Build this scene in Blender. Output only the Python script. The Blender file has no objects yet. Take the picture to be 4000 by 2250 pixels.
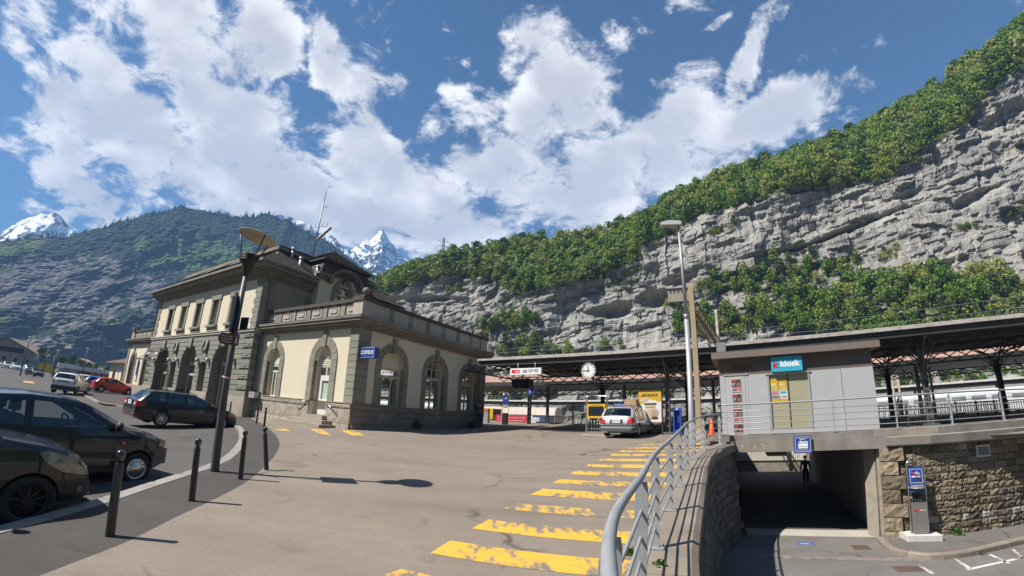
import bpy, bmesh, math, random
import numpy as np
from mathutils import Vector, Matrix
from mathutils.geometry import delaunay_2d_cdt, tessellate_polygon
random.seed(7); RNG = np.random.default_rng(11)
scene = bpy.context.scene
COL = scene.collection
R = math.radians
# ---------------------------------------------------------------- camera: a wide, nearly stereographic lens
cam = bpy.data.cameras.new('camera'); cam_ob = bpy.data.objects.new('camera', cam); COL.objects.link(cam_ob)
cam.type = 'PANO'; cam.sensor_fit = 'HORIZONTAL'; cam.sensor_width = 36.0; cam.sensor_height = 20.25
cam.clip_start = 0.05; cam.clip_end = 20000
cc = cam
cc.panorama_type = 'FISHEYE_LENS_POLYNOMIAL'
cc.fisheye_fov = R(200)
cc.fisheye_polynomial_k0 = 0.0; cc.fisheye_polynomial_k1 = -0.59 / 9.0; cc.fisheye_polynomial_k2 = 0.0
cc.fisheye_polynomial_k3 = 0.02038553 / 729.0; cc.fisheye_polynomial_k4 = 0.0
PITCH, ROLL = 0.29604382, 0.0375522
cp, sp_ = math.cos(PITCH), math.sin(PITCH)
fwd = Vector((0, cp, sp_)); upv = Vector((0, -sp_, cp)); rgt = Vector((1, 0, 0))
cr, sr = math.cos(ROLL), math.sin(ROLL)
camX = rgt * cr + upv * sr; camY = upv * cr - rgt * sr
cam_ob.matrix_world = Matrix((camX, camY, -fwd)).transposed().to_4x4()
scene.camera = cam_ob
scene.render.engine = 'CYCLES'
scene.cycles.use_denoising = True
scene.cycles.max_bounces = 6; scene.cycles.transparent_max_bounces = 12; scene.cycles.volume_bounces = 0
scene.cycles.caustics_reflective = False; scene.cycles.caustics_refractive = False
scene.view_settings.view_transform = 'Standard'; scene.view_settings.look = 'None'
scene.view_settings.gamma = 1.0; scene.view_settings.use_curve_mapping = False
scene.view_settings.exposure = 0.95
# ---------------------------------------------------------------- sun and sky
SUN_EL, SUN_PHI = 51.0, 16.0           # light travels towards (cos phi, sin phi)
sd = bpy.data.lights.new('sun', 'SUN'); sd.energy = 5.0; sd.angle = R(0.53); sd.color = (1.0, 0.955, 0.88)
so = bpy.data.objects.new('sun', sd); COL.objects.link(so)
ldir = Vector((math.cos(R(SUN_PHI)) * math.cos(R(SUN_EL)), math.sin(R(SUN_PHI)) * math.cos(R(SUN_EL)), -math.sin(R(SUN_EL))))
so.rotation_euler = ldir.to_track_quat('-Z', 'Y').to_euler(); so.location = (-30, -10, 60)
CLOUDS = [(-65.9,30.6,2.3,3.8,25),(-68.0,31.2,1.7,1.7,0),(-59.2,31.2,4.4,3.5,0),(-60.2,25.4,4.1,3.0,0),(-52.7,26.2,8.6,3.9,0),(-47.5,24.0,8.3,4.2,0),(-51.0,38.0,8.8,4.8,0),(-43.6,39.2,5.2,5.6,0),(-58.4,37.1,6.2,2.2,0),(-43.7,32.4,7.8,4.3,0),(-38.4,26.8,8.7,5.9,0),(-61.4,20.5,2.9,1.9,-20),(-55.6,19.4,5.8,2.5,-30),(-51.1,18.4,3.1,2.2,0),(-54.3,15.7,4.4,1.1,0),(-31.5,41.5,5.1,3.2,-40),(-25.6,38.4,3.6,5.3,0),(-19.8,40.5,2.9,2.4,0),(-36.7,36.1,1.4,1.4,0),(-21.4,30.7,8.5,5.5,-20),(-15.0,27.5,11.2,5.6,-20),(-24.7,24.5,10.9,4.0,0),(-8.2,24.6,6.8,3.1,0),(-33.1,23.3,10.5,3.8,0),(-40.1,22.5,7.2,3.2,0),(-10.4,41.3,3.0,2.5,0),(-6.4,38.9,4.0,2.5,0),(-12.2,36.8,2.5,2.0,0),(3.5,48.7,3.9,4.3,0),(8.3,43.4,5.4,5.4,0),(6.2,38.5,7.6,4.5,0),(-1.3,45.8,2.4,2.9,0),(-1.1,31.8,7.7,4.6,-20),(9.2,31.8,9.7,5.6,0),(12.0,27.6,6.7,3.1,0),(5.0,26.7,8.3,2.6,0),(25.0,37.1,6.8,4.8,0),(20.6,32.6,7.5,4.5,0),(35.9,40.8,6.8,1.6,35),(39.3,35.3,8.0,4.0,0),(47.4,34.8,2.9,2.3,0),(31.4,33.6,5.7,3.3,0),(17.4,48.8,2.4,1.9,-30),(29.0,50.1,2.0,1.6,0),(32.7,46.2,3.6,0.9,15),(40.6,45.5,3.0,1.0,25),(24.1,47.3,1.4,1.3,-20),(-9.9,46.4,1.0,0.8,0),(45.4,40.5,1.1,0.8,0),(44.2,45.5,1.7,0.9,20),(-8.0,33.4,3.1,2.0,-30)]
world = bpy.data.worlds.new('World'); scene.world = world; world.use_nodes = True
def build_world():
    nt = world.node_tree; nt.nodes.clear(); N_ = nt.nodes.new; L_ = nt.links.new
    out = N_('ShaderNodeOutputWorld'); bg = N_('ShaderNodeBackground'); L_(bg.outputs[0], out.inputs[0])
    sky = N_('ShaderNodeTexSky'); sky.sky_type = 'NISHITA'; sky.sun_disc = False
    sky.sun_elevation = R(SUN_EL); sky.sun_rotation = R(-90 - SUN_PHI + 0.0) % (2 * math.pi)
    sky.altitude = 400; sky.air_density = 1.0; sky.dust_density = 0.15; sky.ozone_density = 2.5
    bg.inputs[1].default_value = 0.05
    tc = N_('ShaderNodeTexCoord'); sep = N_('ShaderNodeSeparateXYZ'); L_(tc.outputs['Generated'], sep.inputs[0])
    def m(op, a, b=None, clamp=False):
        n = N_('ShaderNodeMath'); n.operation = op; n.use_clamp = clamp
        for i, v in ((0, a), (1, b)):
            if v is None: continue
            if isinstance(v, (int, float)): n.inputs[i].default_value = v
            else: L_(v, n.inputs[i])
        return n.outputs[0]
    az = m('MULTIPLY', m('ARCTAN2', sep.outputs[0], sep.outputs[1]), 180 / math.pi)
    el = m('MULTIPLY', m('ARCSINE', sep.outputs[2]), 180 / math.pi)
    # cloud-plane coordinates for the noise, so the texture flattens towards the horizon
    den = m('ADD', m('MAXIMUM', sep.outputs[2], 0.0), 0.32)
    cx = m('DIVIDE', sep.outputs[0], den); cy = m('DIVIDE', sep.outputs[1], den)
    pv = N_('ShaderNodeCombineXYZ'); L_(cx, pv.inputs[0]); L_(cy, pv.inputs[1])
    def noise(scale, det, rough, off=0.0, dist=0.0):
        n = N_('ShaderNodeTexNoise'); n.inputs['Scale'].default_value = scale; n.inputs['Detail'].default_value = det
        n.inputs['Roughness'].default_value = rough; n.inputs['Distortion'].default_value = dist
        if off:
            a = N_('ShaderNodeVectorMath'); a.operation = 'ADD'; a.inputs[1].default_value = (off, off * .7, off * .3)
            L_(pv.outputs[0], a.inputs[0]); L_(a.outputs[0], n.inputs['Vector'])
        else: L_(pv.outputs[0], n.inputs['Vector'])
        return n.outputs['Fac']
    big = noise(3.2, 4, .55, 3.1); fine = noise(7.5, 12, .68, 1.7, .35); wis = noise(26, 8, .7, 5.3)
    # warp az / el a little by the big noise so the blobs lose their outlines
    wa = m('MULTIPLY', m('SUBTRACT', noise(6, 3, .5, 9.1), .5), 9.0); we = m('MULTIPLY', m('SUBTRACT', noise(6, 3, .5, 12.4), .5), 7.0)
    av = N_('ShaderNodeCombineXYZ'); L_(m('ADD', az, wa), av.inputs[0]); L_(m('ADD', el, we), av.inputs[1])
    acc = None
    for (a, e, rx, ry, ro) in CLOUDS:
        mp = N_('ShaderNodeMapping'); mp.vector_type = 'TEXTURE'; mp.inputs['Location'].default_value = (a, e, 0)
        mp.inputs['Rotation'].default_value = (0, 0, R(ro)); mp.inputs['Scale'].default_value = (rx / math.cos(R(e)) * 1.12, ry * 1.12, 1)
        L_(av.outputs[0], mp.inputs['Vector'])
        ln = N_('ShaderNodeVectorMath'); ln.operation = 'LENGTH'; L_(mp.outputs[0], ln.inputs[0])
        f = m('MULTIPLY', m('SUBTRACT', 1.45, ln.outputs['Value'], True), (.42 if rx*ry < 4.5 else .56) if rx*ry < 9 else (.75 if rx*ry < 24 else .92))
        if acc is None: acc = f
        else:
            n = N_('ShaderNodeMath'); n.operation = 'SMOOTH_MAX'; n.inputs[2].default_value = .12
            L_(acc, n.inputs[0]); L_(f, n.inputs[1]); acc = n.outputs[0]
    # outside the picture cloud from noise alone, thinned to lower the sky light
    outm = N_('ShaderNodeMapRange'); outm.interpolation_type = 'SMOOTHSTEP'; L_(m('ABSOLUTE', az), outm.inputs[0])
    outm.inputs[1].default_value = 66; outm.inputs[2].default_value = 85
    gen = m('MULTIPLY', m('SUBTRACT', big, .47), 2.4, True)
    mx = N_('ShaderNodeMix'); mx.data_type = 'FLOAT'; L_(outm.outputs[0], mx.inputs[0]); L_(acc, mx.inputs[2]); L_(gen, mx.inputs[3])
    cov = mx.outputs[0]
    dens = m('ADD', m('MULTIPLY', cov, 1.0), m('MULTIPLY', m('SUBTRACT', fine, .5), 2.3))
    dens = m('ADD', dens, m('MULTIPLY', m('SUBTRACT', wis, .5), .55))
    mr = N_('ShaderNodeMapRange'); mr.interpolation_type = 'SMOOTHSTEP'; L_(dens, mr.inputs[0])
    mr.inputs[1].default_value = .32; mr.inputs[2].default_value = .80
    # grey bases in the thick parts
    thick = N_('ShaderNodeMapRange'); thick.interpolation_type = 'SMOOTHSTEP'
    L_(m('ADD', m('MULTIPLY', cov, .55), m('MULTIPLY', noise(5.5, 5, .55, 20.2), .9)), thick.inputs[0]); thick.inputs[1].default_value = .62; thick.inputs[2].default_value = 1.02
    cc_ = N_('ShaderNodeMix'); cc_.data_type = 'RGBA'; L_(thick.outputs[0], cc_.inputs[0])
    cc_.inputs[6].default_value = (13.5, 13.3, 13.0, 1); cc_.inputs[7].default_value = (7.6, 7.7, 8.0, 1)
    fin = N_('ShaderNodeMix'); fin.data_type = 'RGBA'; L_(m('MULTIPLY', mr.outputs[0], .97), fin.inputs[0])
    tint = N_('ShaderNodeMix'); tint.data_type = 'RGBA'; tint.blend_type = 'MULTIPLY'; tint.inputs[0].default_value = 1
    L_(sky.outputs[0], tint.inputs[6]); tint.inputs[7].default_value = (0.50, 0.82, 0.99, 1)
    L_(tint.outputs[2], fin.inputs[6]); L_(cc_.outputs[2], fin.inputs[7]); L_(fin.outputs[2], bg.inputs[0])
build_world()
# ---------------------------------------------------------------- helpers
MATS = {}
def M(name, col=(.5,.5,.5), rough=.8, var=.15, scale=2.0, bump=0.0, bscale=30.0, metal=0.0, rnd=0.0, col2=None, fac=.5, coat=0.0, spec=.5, stretch=None, fine=0.0, emit=None, coord='obj'):
    """procedural material: base colour broken up by two noises, a second colour in patches, bump, per-object tone"""
    if name in MATS: return MATS[name]
    m = bpy.data.materials.new(name); MATS[name] = m; m.use_nodes = True
    nt = m.node_tree; N_ = nt.nodes.new; L_ = nt.links.new; b = nt.nodes['Principled BSDF']
    b.inputs['Roughness'].default_value = rough; b.inputs['Metallic'].default_value = metal
    b.inputs['Specular IOR Level'].default_value = spec; b.inputs['Coat Weight'].default_value = coat; b.inputs['Coat Roughness'].default_value = .04
    if emit: b.inputs['Emission Color'].default_value = (*emit, 1); b.inputs['Emission Strength'].default_value = 1
    if coord == 'obj': tc = N_('ShaderNodeTexCoord').outputs['Object']
    else: tc = N_('ShaderNodeNewGeometry').outputs['Position']
    if stretch:
        mp = N_('ShaderNodeMapping'); mp.inputs['Scale'].default_value = stretch; L_(tc, mp.inputs[0]); tc = mp.outputs[0]
    oi = N_('ShaderNodeObjectInfo')
    ad = N_('ShaderNodeVectorMath'); ad.operation = 'ADD'; L_(tc, ad.inputs[0])
    sc = N_('ShaderNodeMath'); sc.operation = 'MULTIPLY'; sc.inputs[1].default_value = 37.0 if rnd else 0.0; L_(oi.outputs['Random'], sc.inputs[0]); L_(sc.outputs[0], ad.inputs[1])
    n1 = N_('ShaderNodeTexNoise'); n1.inputs['Scale'].default_value = scale; n1.inputs['Detail'].default_value = 6; n1.inputs['Roughness'].default_value = .6; L_(ad.outputs[0], n1.inputs['Vector'])
    mix = N_('ShaderNodeMix'); mix.data_type = 'RGBA'
    c2 = col2 or tuple(c * (1 - var) for c in col); c1 = col if col2 else tuple(min(1, c * (1 + var)) for c in col)
    mix.inputs[6].default_value = (*c1, 1); mix.inputs[7].default_value = (*c2, 1)
    mr = N_('ShaderNodeMapRange'); mr.inputs[1].default_value = fac - .22; mr.inputs[2].default_value = fac + .22; L_(n1.outputs['Fac'], mr.inputs[0]); L_(mr.outputs[0], mix.inputs[0])
    colr = mix.outputs[2]
    if rnd or fine:
        hs = N_('ShaderNodeHueSaturation'); L_(colr, hs.inputs['Color']); v = None
        if rnd:
            r1 = N_('ShaderNodeMapRange'); L_(oi.outputs['Random'], r1.inputs[0]); r1.inputs[3].default_value = 1 - rnd; r1.inputs[4].default_value = 1 + rnd; v = r1.outputs[0]
        if fine:
            n2 = N_('ShaderNodeTexNoise'); n2.inputs['Scale'].default_value = bscale * 2; n2.inputs['Detail'].default_value = 3; L_(ad.outputs[0], n2.inputs['Vector'])
            r2 = N_('ShaderNodeMapRange'); L_(n2.outputs['Fac'], r2.inputs[0]); r2.inputs[1].default_value = .25; r2.inputs[2].default_value = .75; r2.inputs[3].default_value = 1 - fine; r2.inputs[4].default_value = 1 + fine
            if v:
                mm = N_('ShaderNodeMath'); mm.operation = 'MULTIPLY'; L_(v, mm.inputs[0]); L_(r2.outputs[0], mm.inputs[1]); v = mm.outputs[0]
            else: v = r2.outputs[0]
        L_(v, hs.inputs['Value']); colr = hs.outputs[0]
    L_(colr, b.inputs['Base Color'])
    if bump:
        n3 = N_('ShaderNodeTexNoise'); n3.inputs['Scale'].default_value = bscale; n3.inputs['Detail'].default_value = 5; L_(ad.outputs[0], n3.inputs['Vector'])
        bp = N_('ShaderNodeBump'); bp.inputs['Strength'].default_value = 1.0; bp.inputs['Distance'].default_value = bump; L_(n3.outputs['Fac'], bp.inputs['Height']); L_(bp.outputs[0], b.inputs['Normal'])
    return m
def glass_mat(name, tint=(.75,.8,.8), refl=.08):
    if name in MATS: return MATS[name]
    m = bpy.data.materials.new(name); MATS[name] = m; m.use_nodes = True
    nt = m.node_tree; N_ = nt.nodes.new; L_ = nt.links.new; nt.nodes.remove(nt.nodes['Principled BSDF'])
    t = N_('ShaderNodeBsdfTransparent'); t.inputs[0].default_value = (*tint, 1); g = N_('ShaderNodeBsdfGlossy'); g.inputs['Roughness'].default_value = .02
    f = N_('ShaderNodeFresnel'); f.inputs[0].default_value = 1.5
    a = N_('ShaderNodeMath'); a.operation = 'ADD'; a.use_clamp = True; a.inputs[1].default_value = refl; L_(f.outputs[0], a.inputs[0])
    nz = N_('ShaderNodeTexNoise'); nz.inputs['Scale'].default_value = 1.2; bp = N_('ShaderNodeBump'); bp.inputs['Strength'].default_value = .02; L_(nz.outputs[0], bp.inputs['Height']); L_(bp.outputs[0], g.inputs['Normal'])
    x = N_('ShaderNodeMixShader'); L_(a.outputs[0], x.inputs[0]); L_(t.outputs[0], x.inputs[1]); L_(g.outputs[0], x.inputs[2]); L_(x.outputs[0], nt.nodes['Material Output'].inputs[0])
    return m
def tag(o, label=None, cat=None, group=None, kind=None):
    if label: o['label'] = label
    if cat: o['category'] = cat
    if group: o['group'] = group
    if kind: o['kind'] = kind
    return o
def thing(name, label, cat, loc=(0,0,0), rz=0.0, group=None):
    o = bpy.data.objects.new(name, None); COL.objects.link(o); o.empty_display_size = .2
    o.location = loc; o.rotation_euler = (0, 0, rz); tag(o, label, cat, group); return o
def link(name, me, parent=None, loc=None, rot=None, scl=None, kind=None, label=None):
    o = bpy.data.objects.new(name, me); COL.objects.link(o)
    if parent is not None: o.parent = parent
    if loc is not None: o.location = loc
    if rot is not None: o.rotation_euler = rot
    if scl is not None: o.scale = scl
    if kind: o['kind'] = kind
    if label: o['label'] = label
    return o
class MB:
    """collects shapes and links them as one mesh"""
    def __init__(s): s.v = []; s.f = []; s.mi = []; s.sm = []; s.cur = 0; s.T = None
    def add(s, vs, fs, smooth=False):
        b = len(s.v)
        if s.T is not None: vs = [s.T(*p) for p in vs]
        s.v += [tuple(p) for p in vs]
        for f in fs: s.f.append([i + b for i in f]); s.mi.append(s.cur); s.sm.append(smooth)
        return s
    def box(s, x0, x1, y0, y1, z0, z1):
        x0, x1 = min(x0, x1), max(x0, x1); y0, y1 = min(y0, y1), max(y0, y1); z0, z1 = min(z0, z1), max(z0, z1)
        return s.add([(x0,y0,z0),(x1,y0,z0),(x1,y1,z0),(x0,y1,z0),(x0,y0,z1),(x1,y0,z1),(x1,y1,z1),(x0,y1,z1)],
              [(0,3,2,1),(4,5,6,7),(0,1,5,4),(1,2,6,5),(2,3,7,6),(3,0,4,7)])
    def prism(s, poly, a0, a1, axis='z'):
        """2-D polygon extruded along an axis; poly in the two other axes (xy, xz or yz)"""
        n = len(poly)
        ar = sum(poly[i][0] * poly[(i+1) % n][1] - poly[(i+1) % n][0] * poly[i][1] for i in range(n))
        if ar < 0: poly = poly[::-1]
        mk = {'z': lambda p, a: (p[0], p[1], a), 'y': lambda p, a: (p[0], a, p[1]), 'x': lambda p, a: (a, p[0], p[1])}[axis]
        vs = [mk(p, a0) for p in poly] + [mk(p, a1) for p in poly]
        fl = (axis == 'y') != (a1 < a0)
        fs = [tuple(range(n))[::-1], tuple(range(n, 2*n))] + [(i, (i+1) % n, n + (i+1) % n, n + i) for i in range(n)]
        if fl: fs = [f[::-1] for f in fs]
        return s.add(vs, fs)
    def tube(s, pts, r, n=8, cap=True, smooth=True):
        pts = [Vector(p) for p in pts]; rs = r if isinstance(r, (list, tuple)) else [r] * len(pts)
        vs = []; fs = []; ref = None
        for i, p in enumerate(pts):
            d = (pts[min(i+1, len(pts)-1)] - pts[max(i-1, 0)]).normalized()
            if ref is None: ref = Vector((0,0,1)) if abs(d.z) < .9 else Vector((1,0,0))
            a = d.cross(ref)
            if a.length < 1e-4: a = d.cross(Vector((0.3,.8,.1)))
            a.normalize(); b = d.cross(a); ref = -b if False else ref
            for k in range(n):
                t = 2 * math.pi * k / n; vs.append(p + (a * math.cos(t) + b * math.sin(t)) * rs[i])
        for i in range(len(pts)-1):
            for k in range(n): fs.append((i*n+k, (i+1)*n+k, (i+1)*n+(k+1) % n, i*n+(k+1) % n))
        if cap: fs += [tuple(range(n)), tuple(range((len(pts)-1)*n, len(pts)*n))[::-1]]
        return s.add(vs, fs, smooth)
    def lathe(s, prof, n=16, c=(0,0,0), axis='z', smooth=True):
        vs = []; fs = []; m_ = len(prof)
        for k in range(n):
            t = 2*math.pi*k/n
            for (r, h) in prof:
                x, y = r*math.cos(t), r*math.sin(t)
                vs.append({'z': (c[0]+x, c[1]+y, c[2]+h), 'x': (c[0]+h, c[1]+x, c[2]+y), 'y': (c[0]+x, c[1]+h, c[2]+y)}[axis])
        for k in range(n):
            for i in range(m_-1):
                q = (k*m_+i, ((k+1) % n)*m_+i, ((k+1) % n)*m_+i+1, k*m_+i+1)
                fs.append(q if axis != 'y' else q[::-1])
        return s.add(vs, fs, smooth)
    def quad(s, a, b, c, d): return s.add([a, b, c, d], [(0,1,2,3)])
    def mesh(s, name, mats, smooth=None):
        me = bpy.data.meshes.new(name); me.from_pydata(s.v, [], s.f)
        for m in (mats if isinstance(mats, (list, tuple)) else [mats]): me.materials.append(m)
        me.polygons.foreach_set('material_index', s.mi)
        me.polygons.foreach_set('use_smooth', s.sm if smooth is None else [smooth]*len(s.f))
        me.update(); return me
    def build(s, name, mats, parent=None, loc=None, rot=None, kind=None, label=None, smooth=None):
        return link(name, s.mesh(name, mats, smooth), parent, loc, rot, None, kind, label)
def np_mesh(name, verts, quads, mat, attrs=None, smooth=True):
    me = bpy.data.meshes.new(name); n = len(verts); f = len(quads); k = quads.shape[1]
    me.vertices.add(n); me.vertices.foreach_set('co', np.asarray(verts, np.float32).ravel())
    me.loops.add(f*k); me.loops.foreach_set('vertex_index', quads.ravel().astype(np.int32))
    me.polygons.add(f); me.polygons.foreach_set('loop_start', np.arange(0, f*k, k, dtype=np.int32)); me.polygons.foreach_set('loop_total', np.full(f, k, np.int32))
    me.polygons.foreach_set('use_smooth', np.full(f, smooth))
    for nm, a in (attrs or {}).items():
        at = me.attributes.new(nm, 'FLOAT', 'POINT'); at.data.foreach_set('value', np.asarray(a, np.float32).ravel())
    me.materials.append(mat); me.update(calc_edges=True); return me
def grid_quads(nr, nc):
    i = np.arange(nr*nc).reshape(nr, nc)
    return np.stack([i[:-1,:-1], i[:-1,1:], i[1:,1:], i[1:,:-1]], -1).reshape(-1, 4)
def vnoise(x, y, seed=0):
    xi = np.floor(x).astype(np.int64); yi = np.floor(y).astype(np.int64); fx = x - xi; fy = y - yi
    def h(a, b):
        q = (a * 374761393 + b * 668265263 + seed * 1442695041) & 0xffffffff
        q = ((q ^ (q >> 13)) * 1274126177) & 0xffffffff
        return ((q ^ (q >> 16)) & 0xffff) / 65535.0
    u = fx*fx*(3-2*fx); v = fy*fy*(3-2*fy)
    return (h(xi,yi)*(1-u)+h(xi+1,yi)*u)*(1-v)+(h(xi,yi+1)*(1-u)+h(xi+1,yi+1)*u)*v
def fbm(x, y, oct=5, seed=0, gain=.5):
    s = 0; a = 1; t = 0
    for o in range(oct):
        s = s + a*vnoise(x*2**o+17.3*o, y*2**o-9.1*o, seed+o); t += a; a *= gain
    return s/t
def ridged(x, y, oct=5, seed=0):
    s = 0; a = 1; t = 0
    for o in range(oct):
        s = s + a*(1-np.abs(2*vnoise(x*2**o+3.3*o, y*2**o+5.1*o, seed+o)-1)); t += a; a *= .5
    return s/t
def inpoly(px, py, poly):
    r = np.zeros(px.shape, bool); n = len(poly)
    for i in range(n):
        x0, y0 = poly[i]; x1, y1 = poly[(i+1) % n]
        c = ((y0 > py) != (y1 > py)) & (px < (x1-x0)*(py-y0)/((y1-y0) or 1e-9)+x0); r ^= c
    return r
def text_mesh(txt, size, mat, parent, loc, rot, name='lettering', bold=0.0, align='CENTER', ext=.002, sx=1.0, cut=None):
    cu = bpy.data.curves.new(name, 'FONT'); cu.body = txt; cu.size = size; cu.align_x = align; cu.align_y = 'CENTER'; cu.extrude = ext; cu.offset = bold; cu.resolution_u = 3
    o = bpy.data.objects.new(name, cu); COL.objects.link(o)
    dg = bpy.context.evaluated_depsgraph_get(); me = bpy.data.meshes.new_from_object(o.evaluated_get(dg))
    bpy.data.objects.remove(o); bpy.data.curves.remove(cu)
    me.materials.clear(); me.materials.append(mat)
    return link(name, me, parent, loc, rot, (sx, 1, 1))
# ---------------------------------------------------------------- frames and ground height
RB = R(-29.09); UB = Vector((math.cos(RB), math.sin(RB), 0)); NB = Vector((-UB.y, UB.x, 0))   # along the station front / towards the tracks
RC = R(-32.14); UC = Vector((math.cos(RC), math.sin(RC), 0)); NC = Vector((-UC.y, UC.x, 0))
CB = Vector((-7.41, 20.5, 0))
_CP = np.array([(-4.19,4.19),(-4.56,5.99),(-4.92,7.82),(-12.57,20.9),(-10.41,17.95),(-18.52,27.72),(-7.41,20.5),(-1.7,30.75),(4.98,22.04),(6.39,21.26),(-2.28,29.41),(1.77,5.16),(2.6,6.91),(3.49,8.72),(4.42,10.57),(5.32,12.17),(-16.12,23.03),(0,0),(-4,0),(0,3),(-15.88,17.83),(-38.71,34.98),(-34.53,27.12)])
_W = np.array([-0.0841,-0.0153,0.0983,-0.1382,0.1446,-0.1564,0.1114,-0.0631,0.0246,-0.0145,0.0342,-0.07,-0.0082,-0.0773,0.0027,0.0454,0.2597,-0.0502,0.1421,0.0486,-0.2345,-0.0161,-0.0197])
def gz(x, y):
    x = np.asarray(x, float); y = np.asarray(y, float)
    d = (x[...,None]-_CP[:,0])**2+(y[...,None]-_CP[:,1])**2
    z = -1.751+.02*np.clip(x, -90, 60)+.036*np.clip(y, -40, 90)+(np.exp(-d/(2*4.5*4.5))*_W).sum(-1)
    return z
def gzf(x, y): return float(gz(x, y))
def G3(x, y, o=0.0): return Vector((x, y, gzf(x, y)+o))
def sheet(name, poly, step, zfun, mat, kind='structure', parent=None, thick=0.0):
    """a polygon filled with a triangle grid laid on the ground height"""
    px = [p[0] for p in poly]; py = [p[1] for p in poly]
    ring = []
    for i in range(len(poly)):
        a = Vector(poly[i]); b = Vector(poly[(i+1) % len(poly)]); n = max(1, int((b-a).length/step))
        ring += [a.lerp(b, k/n) for k in range(n)]
    ring2 = [(v.x, v.y) for v in ring]
    gx, gy = np.meshgrid(np.arange(min(px)+step*.5, max(px), step), np.arange(min(py)+step*.5, max(py), step))
    ok = inpoly(gx.ravel(), gy.ravel(), ring2)
    pts = [Vector(p) for p in ring2] + [Vector((a, b)) for a, b in zip(gx.ravel()[ok], gy.ravel()[ok])]
    nr = len(ring2)
    vo, eo, fo = delaunay_2d_cdt(pts, [], [list(range(nr))], 1, 1e-4)[:3]
    xs = np.array([v.x for v in vo]); ys = np.array([v.y for v in vo]); zs = zfun(xs, ys)
    me = bpy.data.meshes.new(name); me.from_pydata([tuple(map(float, t)) for t in zip(xs, ys, zs)], [], fo); me.materials.append(mat)
    me.polygons.foreach_set('use_smooth', [True]*len(fo)); me.update()
    if len(me.polygons) and sum(p.normal.z for p in me.polygons) < 0: me.flip_normals()
    return link(name, me, parent, kind=kind)
def smooth_line(pts, n=6, closed=False):
    """Catmull-Rom through 2-D / 3-D points"""
    P = [Vector(p) for p in pts]; out = []
    for i in range(len(P)-1):
        a, b, c, d = P[max(i-1,0)], P[i], P[i+1], P[min(i+2, len(P)-1)]
        for k in range(n):
            t = k/n; out.append(.5*((2*b)+(c-a)*t+(2*a-5*b+4*c-d)*t*t+(3*b-a-3*c+d)*t**3))
    out.append(P[-1]); return out
def offset_line(pts, d):
    out = []
    for i, p in enumerate(pts):
        t = (pts[min(i+1, len(pts)-1)]-pts[max(i-1, 0)]); t = Vector((t.x, t.y)).normalized(); nrm = Vector((t.y, -t.x)); q = p.copy(); q.x += nrm.x*d; q.y += nrm.y*d; out.append(q)
    return out
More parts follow.
